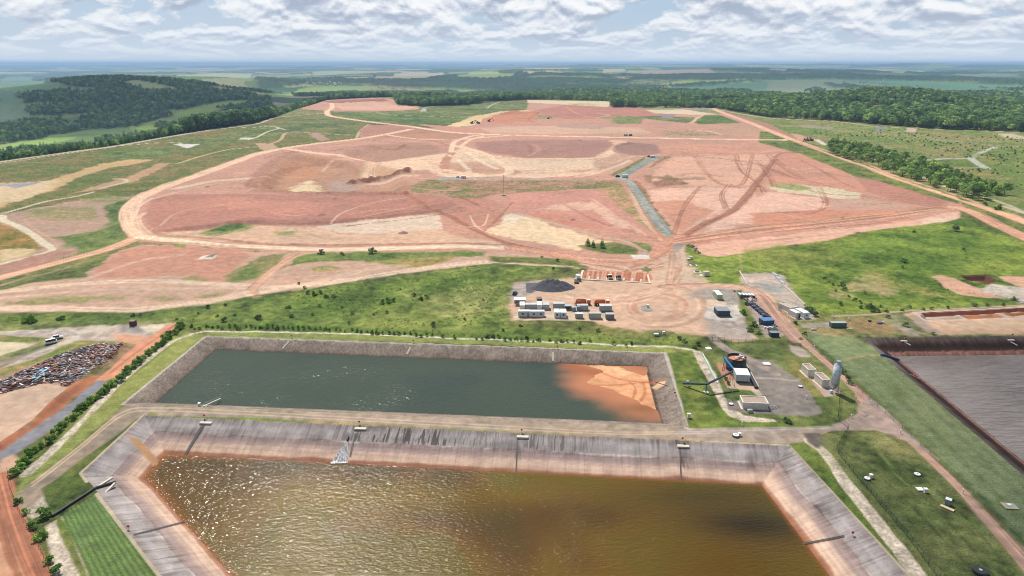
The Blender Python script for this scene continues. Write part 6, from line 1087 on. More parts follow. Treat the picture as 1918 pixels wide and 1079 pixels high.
a, b = C_(1415, 908), C_(1648, 908); container('long low grey green container at the end of the gravel spur', 'container', a[0], b[0], a[1], 2.6, 2.2, sm('#5d736c'), sm('#a3b4b0'))
blk('small green bin where the gravel spur leaves the road', 'waste_bin', 'bin', *C_(880, 848), 1.1, 1.1, 1.3, sm('#2f5a44'), m2=sm('#2f5a44')); blk('long white plank beside the grey green container', 'plank', 'plank', *C_(1690, 925), 2.4, .5, .2, WHITE)
x, y = at(*C_(1150, 945)); t = thing('septic_tank', 'pale domed tank cover in the grass below the gravel spur', 'tank', x, y, .1); MB().tube((-1.3, 0, .1), (1.3, 0, .1), .7, .55, 14).build('dome', CONC, t); MB().cyl(.4, 0, .6, .35, .3).build('hatch', GREY, t)
for X, Y, lb in ((1437, 760, 'left one of two white posts in the grass right of the gatehouse'), (1675, 792, 'right one of two white posts in the grass right of the gatehouse')): blk(lb, 'marker_post', 'post', *C_(X, Y), .4, .4, 1.3, WHITE)
t = TP('machine_parts', 'small blue machine lying in the grass left of the settling basins', 'machine', 1648, 606, .2); MB().box(0, 0, 0, 2.6, 1.2, .7, 0, .1).build('housing', sm('#43609a'), t); MB().tube((1.2, 0, .7), (2.6, .4, .9), .25).build('spout', WHITE, t); blk('dark box in the grass left of the small blue machine', 'storage_box', 'box', 1629, 602, 1.2, .9, .6, BLACK, m2=BLACK)
# --- treatment plant
def D_(X, Y): return 1260 + X / 10.66, 640 + Y / 10.66
bx, by = at(1377.5, 691); t = thing('thickener_tank', 'large black round tank filled with orange liquid in the plant area', 'tank', bx, by); R_ = 3.75; H_ = 5.3
m = MB(); n = 40
for i in range(n): a0_, a1_ = 2 * math.pi * i / n, 2 * math.pi * (i + 1) / n; b = len(m.v); m.v += [(R_ * math.cos(a0_), R_ * math.sin(a0_), 0), (R_ * math.cos(a1_), R_ * math.sin(a1_), 0), (R_ * math.cos(a1_), R_ * math.sin(a1_), H_), (R_ * math.cos(a0_), R_ * math.sin(a0_), H_), ((R_ - .15) * math.cos(a1_), (R_ - .15) * math.sin(a1_), H_), ((R_ - .15) * math.cos(a0_), (R_ - .15) * math.sin(a0_), H_), ((R_ - .15) * math.cos(a1_), (R_ - .15) * math.sin(a1_), H_ - 1.4), ((R_ - .15) * math.cos(a0_), (R_ - .15) * math.sin(a0_), H_ - 1.4)]; m.f += [(b, b + 1, b + 2, b + 3), (b + 3, b + 2, b + 4, b + 5), (b + 5, b + 4, b + 6, b + 7)]
m.build('wall', BLACK, t, True); MB().cyl(0, 0, H_ - 1.0, R_ - .16, .08, None, 40).build('sludge', sm('#d98f66', .3), t)
for z in (H_ - 1.6, 1.6): MB().cyl(0, 0, z, R_ + .09, .14, None, 40).build('hoop', DGREY, t)
MB().box(1.2, .6, H_ - .3, 5.0, .9, .25, .5).build('bridge', GREY, t); MB().cyl(1.6, .8, H_ - .9, .5, 1.3).build('drive_unit', WHITE, t); MB().box(2.6, -.2, H_ - .5, 1.6, .5, .4, .9).build('trough', sm('#ece6e4'), t)
t = thing('steel_chute', 'bright blue steel chute on legs leaning against the black tank', 'chute', bx - 5.2, by - 3.2); MB().beam((0, 2.6, 5.2), (2.4, -2.4, 2.6), .8, .5).build('trough', sm('#3f8fd0'), t)
for (x, y, zt) in ((-.5, 1.2, 5.2), (.6, 2.4, 5.3), (1.2, -1.6, 3.4), (2.6, -2.2, 2.8)): MB().tube((x, y, -.2), (x * .7 + .2, y, zt), .11, None, 8).build('leg', BLUE, t)
J = at(*D_(662, 1018)); U = at(1369, 723.5); TI = at(*D_(205, 835)); t = thing('conveyor', 'long dark blue two-part conveyor reaching over the stone ditch', 'conveyor', J[0], J[1])
zj, zu, zt = 3.4, 6.0, .9; j3 = Vector((0, 0, zj)); u3 = Vector((U[0] - J[0], U[1] - J[1], zu)); ti = at(*D_(205, 835), zt); t3 = Vector((ti[0] - J[0], ti[1] - J[1], zt))
DB = sm('#1f4a70', .5); lo_ = MB().beam(j3, t3, .7, .5); up_ = MB().beam(u3, j3, .7, .5)
lo_.build('lower_boom', DB, t); up_.build('upper_boom', DB, t)
for (p, q) in ((j3, t3), (u3, j3)): MB().beam(p + Vector((0, 0, .3)), q + Vector((0, 0, .3)), .55, .06).build('belt', sm('#2a3a40', .8), t)
MB().tube((0, 0, 0), j3, .22, .18, 10).build('post', BLUE, t); MB().cyl(0, 0, -.1, 1.0, .35).build('footing', CONC, t); MB().box(t3.x + 1.8, t3.y + .1, zt + .5, .9, .8, .5).build('motor', sm('#9bc0ae'), t)
for sx in (-1, 1):
    for sy in (-1, 1): MB().tube((u3.x + sx * 1.1, u3.y + sy * 1.1, 0), (u3.x + sx * .2, u3.y + sy * .2, zu - .2), .07, None, 6).build('support_leg', DGREY, t)
a, b = D_(1255, 822), D_(1538, 836); container('white raised plant container with sheet roof in front of the black tank', 'plant_container', a[0], b[0], a[1], 6.0, 3.3, sm('#bcc8cc'), sm('#e6e8e0'), py2=b[1], lift=.7)
kerb('long black trough wall on the right side of the plant pad', D_(1445, 500), D_(1668, 940), 1.1, .9, BLACK, 'trough_wall')['category'] = 'wall'; kerb('thin pale kerb beside the black trough wall', D_(1475, 500), D_(1712, 940), .25, 1.0)
kerb('thin blue green pipe rail running beside the stone ditch', D_(590, 250), D_(830, 760), .3, .4, sm('#7fb8a0'), 'pipe_rail')['category'] = 'pipe'; kerb('white pipe running beside the green pipe rail', D_(600, 250), D_(900, 830), .22, .35, WHITE, 'ditch_pipe')['category'] = 'pipe'
house3('long low white building with brown gravel roof beside the stone ditch', 'pump_building', (1382, 752.5), (1391, 765.5), (1438, 767.6), 2.2, sm('#e3ddd0'), sm('#a8917f'), 0, 0, ribs=True)
house3('upper one of two white boxes with gravel roofs beside the silo', 'filter_building', (1501.5, 695.3), (1512.7, 706.1), (1526.3, 705.7), 2.9, sm('#e8dfcf'), sm('#a98f80'), ribs=True); house3('lower one of two white boxes with gravel roofs, partly behind the silo', 'filter_building', (1526.8, 712.2), (1539, 725.4), (1552.5, 725), 2.9, sm('#e8dfcf'), sm('#a98f80'), ribs=True)
sx_, sy_ = at(1562, 734.5); t = thing('silo', 'tall silver storage silo on legs beside the light pink road', 'silo', sx_, sy_)
m = MB().tube((0, 0, 4.0), (0, 0, 11.0), 1.38, None, 28); m.build('drum', sm('#dbe7ef', .45, .1, .15), t, True); MB().tube((0, 0, 11.0), (0, 0, 11.7), 1.38, .75, 28).build('cone_top', GALV, t); MB().tube((0, 0, 1.3), (0, 0, 4.0), .3, 1.38, 28).build('hopper', sm('#a9b6c0', .4, .4), t); MB().cyl(0, 0, 11.6, .75, .9).build('filter_housing', GALV, t)
for z in (5.5, 7.2, 8.9, 10.6): MB().cyl(0, 0, z, 1.41, .07, None, 28).build('seam', STEEL, t)
for i in range(4): a = math.pi / 4 + i * math.pi / 2; MB().tube((1.5 * math.cos(a), 1.5 * math.sin(a), 0), (1.35 * math.cos(a), 1.35 * math.sin(a), 4.4), .12, None, 8).build('leg', GALV, t)
m = MB()
for i in range(4): a = math.pi / 4 + i * math.pi / 2; a2 = a + math.pi / 2; m.beam((1.45 * math.cos(a), 1.45 * math.sin(a), .6), (1.45 * math.cos(a2), 1.45 * math.sin(a2), 3.4), .07, .07)
m.build('brace', GALV, t); m = MB()
for s in (-.2, .2): m.tube((.25 + s, -1.62, 0), (.25 + s, -1.62, 12.2), .035, None, 5)
for i in range(30): m.tube((.05, -1.62, .3 + i * .4), (.45, -1.62, .3 + i * .4), .02, None, 4)
m.build('ladder', STEEL, t); m = MB()
for i in range(20): a = 2 * math.pi * i / 20; a2 = 2 * math.pi * (i + 1) / 20; m.tube((1.55 * math.cos(a), 1.55 * math.sin(a), 11), (1.55 * math.cos(a), 1.55 * math.sin(a), 12), .025, None, 4); m.tube((1.55 * math.cos(a), 1.55 * math.sin(a), 12), (1.55 * math.cos(a2), 1.55 * math.sin(a2), 12), .025, None, 4)
m.build('railing', GALV, t); MB().box(-1.5, -.8, 0, .9, .9, 1.2).build('control_box', sm('#cfe0ee'), t)
def E_(X, Y): return 1300 + X / 6.393, 700 + Y / 6.393
t = TP('pipe_rack', 'grey pipe rack at the right end of the low white building', 'rack', *E_(940, 415), .1); MB().box(0, 0, .9, 2.4, .2, .15).box(1.6, .6, .7, 2.8, .15, .15).build('rail', GALV, t)
for i in range(4): MB().box(-1 + i * 1.1, .1 * i, 0, .12, .12, 1.5).build('post', GALV, t)
x, y = at(*E_(670, 462)); t = thing('buffer_tank', 'small pale rounded tank in front of the low white building', 'tank', x, y); MB().tube((-.8, 0, .65), (.8, 0, .65), .62, None, 16).build('shell', sm('#b9b6ae'), t, True); MB().box(0, 0, 0, 1.4, .8, .2).build('cradle', CONC, t)
def manhole(label, px, py, r=.75, h=.45, m=WHITE, base=DGREY):
    x, y = at(px, py); t = thing('manhole', label, 'manhole', x, y); MB().cyl(0, 0, -.2, r * 1.15, h + .1).build('ring', base, t); MB().cyl(0, 0, h - .1, r, .12).build('cover', m, t); MB().cyl(0, 0, h, r * .25, .12).build('hatch', GREY, t); return t
manhole('round white manhole cover beside the left end of the low white building', *E_(442, 372)); manhole('round white manhole cover at the top right of the dark gravel yard', *E_(1272, 158)); manhole('round dark rimmed manhole beside the gravel road above the lower pond corner', 1378, 817.5, 1.0, .7)
manhole('round white manhole inside the fence, next to a small white cabinet', 1624, 898, .8, .5); manhole('round white manhole cover alone near the road on the right bank', 1718, 889.5, .85, .4); manhole('large black round shaft with white centre at the bottom right corner', 1836, 1072, 1.5, .7, BLACK, BLACK)
bpy.data.objects[[o.name for o in bpy.data.objects if o.name.startswith('manhole')][-1]]; x, y = at(1836, 1072); 
blk('small white cabinet beside the manhole on the gravel road verge', 'cabinet', 'cabinet', 1385, 816.5, .8, .7, 1.0, WHITE); blk('white cabinet beside the fenced round manhole', 'cabinet', 'cabinet', 1631, 895, .8, .8, 1.1, WHITE); blk('white cabinet next to the square pale cover', 'cabinet', 'cabinet', 1733, 922, .9, .8, 1.1, WHITE); blk('square pale cover plate in the grass beside the road', 'cover_plate', 'cover', 1723, 917.5, 1.7, 1.4, .25, sm('#dfe3e6'))
blk('grey switch cabinet on a wooden pallet beside the road', 'switch_cabinet', 'cabinet', 1775, 945, 1.3, 1.2, 1.7, sm('#8c9198'), -.7, m2=sm('#dfe6ea')); blk('wooden pallet platform below the grey switch cabinet', 'pallet', 'pallet', 1774, 953, 3.2, .9, .25, sm('#cbb591'), -.85, m2=sm('#d8c29c')); blk('square concrete slab with a white centre hatch on the right bank', 'shaft_slab', 'cover', 1891, 949, 3.4, 2.6, .15, sm('#8d8a80'), -.1, m2=sm('#a09c92'))
blk('white square hatch on the concrete slab of the right bank', 'hatch', 'hatch', 1890, 947.5, .9, .8, .35, WHITE); blk('white electrical cabinet beside the coping of the upper pond', 'cabinet', 'cabinet', 1290, 782.5, 1.0, .8, 1.5, sm('#dfe2e2')); blk('concrete shaft cover below the left gate fence', 'cover_plate', 'cover', 1327, 653.5, 2.2, 2.0, .2, sm('#bdb6b0')); blk('concrete shaft cover on the grass right of the black tank', 'cover_plate', 'cover', 1436, 682, 2.6, 2.0, .2, sm('#bdb6b0'))
for i, (px, py) in enumerate(((1389.5, 797), (1594, 783), (1525, 653), (1686, 812), (1803, 924), (1353, 693), (1630.5, 756), (1510, 747))):
    blk('thin white marker post in the grass', 'marker_post', 'post', px, py, .22, .22, 1.3, WHITE, grp='thin white marker posts')
mast('street lamp at the road junction right of the silo', 'street_lamp', 1600, 770, 6, yaw=.6); mast('street lamp behind the upper of the two white boxes', 'street_lamp', 1518, 678, 5.5, yaw=.6); mast('street lamp beside the road near the grey switch cabinet', 'street_lamp', 1753, 924, 6, yaw=.6); mast('lamp pole beside the left end of the low white building', 'street_lamp', 1371, 750, 4, yaw=2)
# --- fences
FM = bpy.data.materials.new('mesh_wire'); FM.use_nodes = True; tt = FM.node_tree; bb = tt.nodes['Principled BSDF']; bb.inputs['Base Color'].default_value = (.02, .05, .04, 1); trn = N(tt, 'ShaderNodeBsdfTransparent'); mx = N(tt, 'ShaderNodeMixShader'); mx.inputs[0].default_value = .28; tt.links.new(trn.outputs[0], mx.inputs[1]); tt.links.new(bb.outputs[0], mx.inputs[2]); tt.links.new(mx.outputs[0], tt.nodes['Material Output'].inputs[0])
FG = sm('#2f4a44')
def fence(label, s, h=2.0, sp=2.8, pm=FG, wm=FM, name='fence', pr=.045, solid=True, z=None):
    L = PW(s); x0, y0 = L[0]; t = thing(name, label, 'fence', x0, y0, 0, None, 0.0); d = np.r_[0, np.cumsum(np.hypot(*np.diff(L, axis=0).T))]; n = min(int(d[-1] / sp), 95); ss = np.linspace(0, d[-1], n + 1)
    X = np.interp(ss, d, L[:, 0]); Y = np.interp(ss, d, L[:, 1]); Z = Hf(X, Y); m0 = MB().cyl(0, 0, -.2, pr, h + .25, None, 5).build('post', pm, t, loc=(X[0] - x0, Y[0] - y0, Z[0]))
    for i in range(1, n + 1): c = m0.copy(); COL.objects.link(c); c.location = (X[i] - x0, Y[i] - y0, Z[i])
    w = MB()
    for i in range(n):
        p = Vector((X[i] - x0, Y[i] - y0, Z[i])); q = Vector((X[i + 1] - x0, Y[i + 1] - y0, Z[i + 1])); dx = (q - p).normalized(); nn = Vector((-dx.y, dx.x, 0)) * .012
        if solid: b = len(w.v); w.v += [tuple(v) for v in (p + nn + Vector((0, 0, .05)), q + nn + Vector((0, 0, .05)), q + nn + Vector((0, 0, h)), p + nn + Vector((0, 0, h)))]; w.f.append((b, b + 1, b + 2, b + 3))
        else:
            for k in (.5, 1.0): w.beam(p + Vector((0, 0, h * k)), q + Vector((0, 0, h * k)), .05, .05)
    w.build('mesh_panel' if solid else 'rail', wm if solid else pm, t); return t
fence('green mesh fence from the silo across the gravel road and down beside the stone ditch', "1573,742 1569,788 1590,803 1566,845 1598,886 1653,951 1701,1009 1760,1088", 2.0, 2.6); fence('mesh fence along the right side of the light pink road', "1503,628 1535,658 1605,728 1705,818 1805,910 1918,1018", 1.6, 5, solid=False); fence('mesh fence behind the plant area, right of the small gate', "1357,641 1420,643 1480,645 1500,650", 1.8)
fence('short mesh fence left of the small gate', "1306,640 1322,640 1333,638", 1.8); fence('mesh fence round the gatehouse on the road side', "1461,572 1458,580 1470,592 1486,604", 1.8, 1.6); fence('mesh fence between silo and road', "1520,690 1545,712 1575,740", 1.6, 2.2); fence('thin rail fence beside the red road at lower left', "14,884 18,912 30,945 50,985 75,1030 100,1085", 1.4, 2.5)
fence('thin rail along the far rim of the upper pond', "387,628.5 520,633 700,640 900,648 1100,656 1243,660.5", 1.1, 3.0, sm('#6d6a66'), solid=False, pr=.03, name='railing'); fence('fence along the lower edge of the bright right meadow', "1560,590.5 1640,586 1700,580.5 1918,569", 1.3, 4, sm('#8a8478'), solid=False)
t = TP('entrance_gate', 'grey double gate across the path into the plant area', 'gate', 1334, 640); W_ = at(1356, 640)[0] - at(1334, 640)[0]
for i, x0 in enumerate((0, W_ / 2)):
    g = MB().box(x0 + W_ / 4, 0, .2, W_ / 2 - .1, .05, .08).box(x0 + W_ / 4, 0, 1.7, W_ / 2 - .1, .05, .08)
    for k in range(8): g.box(x0 + .15 + k * (W_ / 2 - .3) / 7, 0, .2, .04, .04, 1.5)
    g.build('gate_leaf', DGREY, t)
for x0 in (0, W_ / 2, W_): MB().box(x0, .1, -.1, .15, .15, 2.0).build('post', DGREY, t)
# --- pond fittings
def lifebuoy(label, px, py, z=0.0):
    x, y = at(px, py, z); t = thing('lifebuoy_stand', label, 'lifebuoy', x, y, 0, None, zat(x, y)); MB().box(0, 0, -.1, .1, .1, 1.4).build('post', WHITE, t); MB().box(0, -.06, .8, .6, .25, .65).build('case', sm('#c8485a'), t)
LBX = {"left": (383, 783), "second": (673, 795), "third": (977, 810), "right": (1278, 826)}
for k, (px, py) in LBX.items():
    lifebuoy(f"red lifebuoy stand {k if k in ('left', 'right') else k + ' from left'} of the four above the lower pond's long slope", px, py)
    kerb(f"pale concrete platform below the {k if k in ('left', 'right') else k + ' from left'} red lifebuoy stand of the lower pond", (px - 9, py + 5.5), (px + 13, py + 6), 1.3, .25, name='platform_slab')['category'] = 'platform'
for lb, px, py in (('left lifebuoy stand on the far rim of the upper pond', 546, 632), ('middle lifebuoy stand on the far rim of the upper pond', 774, 641.5), ('right lifebuoy stand on the far rim of the upper pond', 1044, 653), ('lifebuoy stand on the right coping of the upper pond', 1264, 739), ('lifebuoy stand on the left rim of the lower pond', 241, 991), ('lifebuoy stand on the right rim of the lower pond', 1598, 995), ('left lifebuoy stand above the grey right pond', 1695, 633), ('right lifebuoy stand above the grey right pond', 1896, 630)): lifebuoy(lb, px, py)
def slope_run(label, name, cat, a, b, rim, zb, w, m, steps=True, hz=.18, z0=0.0):
    A = np.array(at(*a)); B = np.array(at(*b, zb)); n = 26; P_ = [A + (B - A) * i / n for i in range(n + 1)]; Z = [zat(p[0], p[1]) + hz for p in P_]; t = thing(name, label, cat, A[0], A[1], 0, None, 0.0)
    r = MB(); e = (B - A) / np.hypot(*(B - A)); nn = np.array([-e[1], e[0]]) * w / 2
    for s in (-1, 1):
        for i in range(n): p, q = P_[i] + nn * s - A, P_[i + 1] + nn * s - A; r.beam((p[0], p[1], Z[i]), (q[0], q[1], Z[i + 1]), .07, .14)
    r.build('stringer', m, t)
    if steps:
        k = MB()
        for i in range(n * 2): f = i / (n * 2); p = A + (B - A) * f; z = np.interp(f * n, range(n + 1), Z); p = p - A; k.beam((p[0] - nn[0], p[1] - nn[1], z), (p[0] + nn[0], p[1] + nn[1], z), .14, .05)
        k.build('tread', sm('#4a4644') if m is not CONC else CONC, t)
    return t
slope_run('dark steel stair running down the liner near the left platform of the lower pond', 'slope_stair', 'stairs', (380, 791), (345, 853), 0, -5.4, .9, DGREY); slope_run('dark stair down the liner below the second platform, beside the water outfall', 'slope_stair', 'stairs', (665, 806), (655, 850), 0, -3.6, .4, sm('#77706c'))
slope_run('thin dark stair down the liner below the third platform', 'slope_stair', 'stairs', (969, 820), (966, 888), 0, -5.3, .3, sm('#77706c')); slope_run('thin dark stair down the liner below the right platform', 'slope_stair', 'stairs', (1274, 836), (1277, 909), 0, -5.4, .3, sm('#77706c'))
slope_run('pipe ladder lying across the left liner slope', 'slope_ladder', 'ladder', (250, 1001), (345, 976), 0, -5.3, .5, sm('#55504c')); slope_run('pipe ladder lying across the right liner slope', 'slope_ladder', 'ladder', (1583, 992), (1492, 1015), 0, -5.3, .5, sm('#55504c'))
for lb, a, b in (('left', (541, 637), (529, 656)), ('middle', (769, 647), (762, 666)), ('right', (1036, 657), (1036, 678))): slope_run(f'{lb} concrete stair strip in the far stone slope of the upper pond', 'stone_stair', 'stairs', a, b, 0, -2.9, .8, CONC, True, .1)
slope_run('pale stair in the dark far slope of the grey right pond, left one', 'stone_stair', 'stairs', (1694, 636), (1704, 656), 0, -4.2, .8, CONC, True, .12); slope_run('pale stair in the dark far slope of the grey right pond, right one', 'stone_stair', 'stairs', (1894, 635), (1904, 655), 0, -4.2, .8, CONC, True, .12); kerb('pale slab above the left stair of the grey pond', (1688, 635.5), (1700, 635.5), 1.0, .3, name='platform_slab')['category'] = 'platform'; kerb('pale slab above the right stair of the grey pond', (1889, 633.5), (1901, 633.5), 1.0, .3, name='platform_slab')['category'] = 'platform'
def pipe(label, p, q, r, m, name='pipe', cat='pipe', zp=0.0, zq=0.0):
    A, B = at(*p, zp), at(*q, zq); n = 8; o = MB()
    for i in range(n):
        a, b = A + (B - A) * i / n, A + (B - A) * (i + 1) / n; o.tube((a[0] - A[0], a[1] - A[1], zat(*a) + r), (b[0] - A[0], b[1] - A[1], zat(*b) + r), r, None, 10)
    k = o.build(name, m, None, loc=(A[0], A[1], 0)); tag(k, label, cat); return k
pipe('blue pipe crossing the corner slope of the grey right pond', (1650, 667), (1684, 671), .45, sm('#34507e'), zq=-2.5); pipe('dark drain pipe running up to the left corner of the lower pond', (98, 968), (160, 928), .38, sm('#2b2a2c')); pipe('dark drain pipe entering the left corner of the lower pond', (160, 928), (214, 895), .38, sm('#2b2a2c'), zq=-.5)
kerb('pale concrete edge above the dark drain pipe', (158, 924), (210, 892), .7, .3); kerb('pale concrete edge below the dark drain pipe', (186, 928), (214, 900), .6, .3); pipe('thin orange hose lying on the silt at the right end of the upper pond', (1228, 718), (1252, 720), .12, sm('#5b4030'), zp=-2.8)
x, y = at(1712, 703, -2.5); o = MB().cyl(0, 0, 0, .5, .6, .2, 12).build('buoy', sm('#ff5a2a'), None, loc=(x, y, zat(x, y))); tag(o, 'orange buoy on the dark slope of the grey pond', 'buoy'); pipe('grey hoses on the dark slope below the orange buoy', (1704, 706), (1722, 713), .25, sm('#a9a4a6'), zp=-2, zq=-3)
x, y = at(374, 757); blk('white pump cabinet on the shore at the left end of the upper pond', 'pump_cabinet', 'cabinet', 373, 757, .7, .9, 1.3, WHITE); t = TP('pump_intake', 'white domed pump with a pale footbridge at the left shore of the upper pond', 'pump', 382, 761); MB().tube((0, 0, 0), (0, 0, .7), .75, .3, 14).build('dome', WHITE, t); e = at(413, 748, -2.6) - at(382, 761); MB().beam((0, 0, .5), (e[0], e[1], -1.9), .5, .08).build('footbridge', sm('#d8cbb4'), t)
for s in (-.3, .3): MB().beam((s, 0, 1.3), (e[0] + s, e[1], -1.1), .05, .05).build('handrail', GALV, t)
# water running down the liner out of a pipe
m = MB(); n = 12; A = at(651, 824, -2.0); Bl, Br = at(618, 870, z_low), at(652, 868, z_low); rows = []
for i in range(n + 1):
    f = i / n; L_ = A + (Bl - A) * f; R2 = A + (Br - A) * f; L_[0] -= .5 * math.sin(f * 3.14); row = []
    for j in range(9): g = j / 8; p = L_ * (1 - g) + R2 * g; row.append(len(m.v)); m.v.append((p[0], p[1], max(zat(p[0], p[1]), z_low) + .10 + .10 * math.sin(g * 3.14) + random.uniform(-.03, .03)))
    rows.append(row)
for i in range(n):
    for j in range(8): m.f.append((rows[i][j], rows[i + 1][j], rows[i + 1][j + 1], rows[i][j + 1]))
wm = bpy.data.materials.new('running_water'); wm.use_nodes = True; tt = wm.node_tree; bb = tt.nodes['Principled BSDF']; g = N(tt, 'ShaderNodeNewGeometry'); mp = N(tt, 'ShaderNodeMapping'); mp.inputs['Scale'].default_value = (3.5, .7, .7); ns = N(tt, 'ShaderNodeTexNoise', i_Scale=1.3, i_Detail=5); tt.links.new(g.outputs['Position'], mp.inputs[0]); tt.links.new(mp.outputs[0], ns.inputs[0]); tt.links.new(RAMP(tt, ns.outputs[0], [(.35, (.10, .10, .11)), (.55, (.26, .25, .26)), (.68, (.6, .6, .6))]), bb.inputs['Base Color']); bb.inputs['Roughness'].default_value = .2
o = m.build('water', wm); tag(o, kind='structure'); pipe('dark outfall pipe end above the running water on the liner', (653, 818), (650, 824), .3, BLACK, zp=-1.6, zq=-2)
# --- scrap yard
SCP = PW("-40,742 0,714 60,688 105,668 145,655 195,645 232,649 215,668 185,690 160,706 140,722 120,725 112,716 80,718 40,728 0,738")
cs = ['#6b3a30', '#54302a', '#8a4a3c', '#9c5c48', '#6b3a32', '#7a4034', '#5b332c', '#5b332c', '#9aa4b0', '#7a8696', '#e3e3e6', '#4b5666', '#3a3d44', '#b4785a', '#3a3d44', '#c87c50', '#54322c']
junk('scrap_metal', 'sprawling heap of mixed scrap metal at the left edge', 'scrap', SCP, 4300, cs, (.4, 2.8), 1.7, ang=.62); junk('rusty_scrap', 'rust brown end of the scrap heap nearest the orange ramp', 'scrap', PW("150,668 195,648 230,650 210,668 180,688 160,700 140,690"), 800, ['#6b3a30', '#8a4a3c', '#54302a', '#9c5c4a', '#7a4034'], (.3, 1.2), 2.0); junk('wire_scrap', 'pale tangled wire mesh lying on the rusty scrap', 'scrap', PW("172,668 190,664 196,673 182,677 170,674"), 200, ['#c9bfb4', '#a89f96', '#8d8880'], (.5, 2.0), 1.6)
for i, (a, b, c_, lb) in enumerate((((60, 712), (82, 698), '#4fa6d6', 'upper light blue steel girder in the scrap heap'), ((60, 716), (94, 696), '#6cc0e0', 'middle turquoise steel girder in the scrap heap'), ((66, 717), (86, 706), '#58b4c0', 'short turquoise steel girder at the front of the scrap heap'))):
    A, B = at(*a), at(*b); o = MB().beam((0, 0, .9), (B[0] - A[0], B[1] - A[1], 1.5), .8, .6).build('steel_girder', sm(c_), None, loc=(A[0], A[1], zat(*A))); tag(o, lb, 'girder')
for i in range(9): a = (118 + i * 4.2, 722 - i * 2.6 + random.uniform(-3, 3)); A, B = at(*a), at(a[0] + 40, a[1] - 28); o = MB().beam((0, 0, .4 + .1 * (i % 3)), (B[0] - A[0], B[1] - A[1], .8), .3, .3).build('steel_beam', sm(['#4b5666', '#6b4038', '#9c6a58', '#2e3036'][i % 4]), None, loc=(A[0], A[1], zat(*A))); tag(o, 'long thin beam lying at the front edge of the scrap heap', 'beam', 'long beams at the front of the scrap heap')
# --- vehicles and huts out on the site
def digger(label, px, py, yaw, col, s=1.0, grp=None):
    t = TP('excavator', label, 'excavator', px, py, yaw, grp)
    for sy in (-1, 1): MB().box(0, sy * 1.1, 0, 4.0, .6, .9).build('track', TYRE, t)
    MB().box(-.3, 0, 1.0, 3.6, 2.5, 1.3).build('body', col, t); MB().box(.9, .7, 2.3, 1.4, 1.1, 1.0).build('cab', GLASS, t); b = MB().beam((1.4, -.3, 2.0), (4.2, -.3, 4.4), .45, .5).beam((4.2, -.3, 4.4), (6.2, -.3, 2.0), .4, .4).build('boom', col, t); MB().box(6.2, -.3, .9, .9, 1.1, 1.0).build('bucket', DGREY, b); t.scale = (s, s, s); return t
RD = sm('#a03a28'); digger('reddish excavator at the foot of the tan ridge, left of two', 884, 231.5, .4, RD, 1.5); digger('reddish excavator at the foot of the tan ridge, right of two', 896, 231.5, 2.6, RD, 1.5); digger('dark excavator below the orange slope beside the tan ridge', 916, 227.5, 0, DGREY, 1.5); digger('small dark machine alone in the middle of the upper red ground', 1027, 222.5, 0, DGREY, 1.2)
for i, px in enumerate((1507, 1513, 1520)): digger(f"{('left', 'middle', 'right')[i]} one of three dark red machines beside the upper haul road", px, 264, 1.2 + i * .3, sm('#7c2436'), 1.25)
w = at(868, 334); cabin('white site hut standing on the pale pad in the centre of the site', 'site_hut', w[0], w[1], 0, 5, 2.6, 2.6, WHITE, WHITE, 1, 0, None, 'hut'); car('white pickup beside the pale pad in the centre of the site', 'parked_car', 858, 333, .1, sm('#e0e4e8'), 5, 2, 1.8)
w = at(1165, 332.5); cabin('white site hut at the bend of the grey gravel road', 'site_hut', w[0] + 3, w[1], 0, 6, 2.8, 2.8, WHITE, WHITE, 0, 1, None, 'hut'); car('dark car left of the white hut at the gravel road bend', 'parked_car', 1157, 331.5, .3, sm('#2c2e38'), 5.2, 2.1, 1.9)
w = at(1222, 295); cabin('white hut at the far end of the grey gravel road', 'site_hut', w[0], w[1], 0, 6, 2.8, 2.6, sm('#d6dade'), WHITE, 0, 0, None, 'hut'); car('dark car at the far end of the grey gravel road', 'parked_car', 1216, 294, .2, sm('#3a3440'), 5.4, 2.2, 2)
car('grey vehicle on the long straight middle haul road, left of two', 'parked_car', 1172, 254.6, 0, sm('#a9acb0'), 7, 2.6, 2.6, True); car('dark vehicle on the long straight middle haul road, right of two', 'parked_car', 1181, 254.4, 0, sm('#33302e'), 6, 2.6, 2.6, True)
w = at(943, 368); t = thing('lattice_mast', 'thin grey measuring mast standing below the olive strip', 'mast', w[0], w[1]); m = MB()
for a in range(3): m.tube((.5 * math.cos(a * 2.09), .5 * math.sin(a * 2.09), 0), (.2 * math.cos(a * 2.09), .2 * math.sin(a * 2.09), 19), .09, None, 4)
for i in range(18): z = i * 1.05; a = i * 2.09; m.beam((.45 * math.cos(a), .45 * math.sin(a), z), (.45 * math.cos(a + 2.09), .45 * math.sin(a + 2.09), z + 1), .06, .06)
m.build('lattice', DGREY, t); MB().box(0, 0, 0, 4, 3, .8, .3, .2).build('footing', sm('#a39c94'), t)
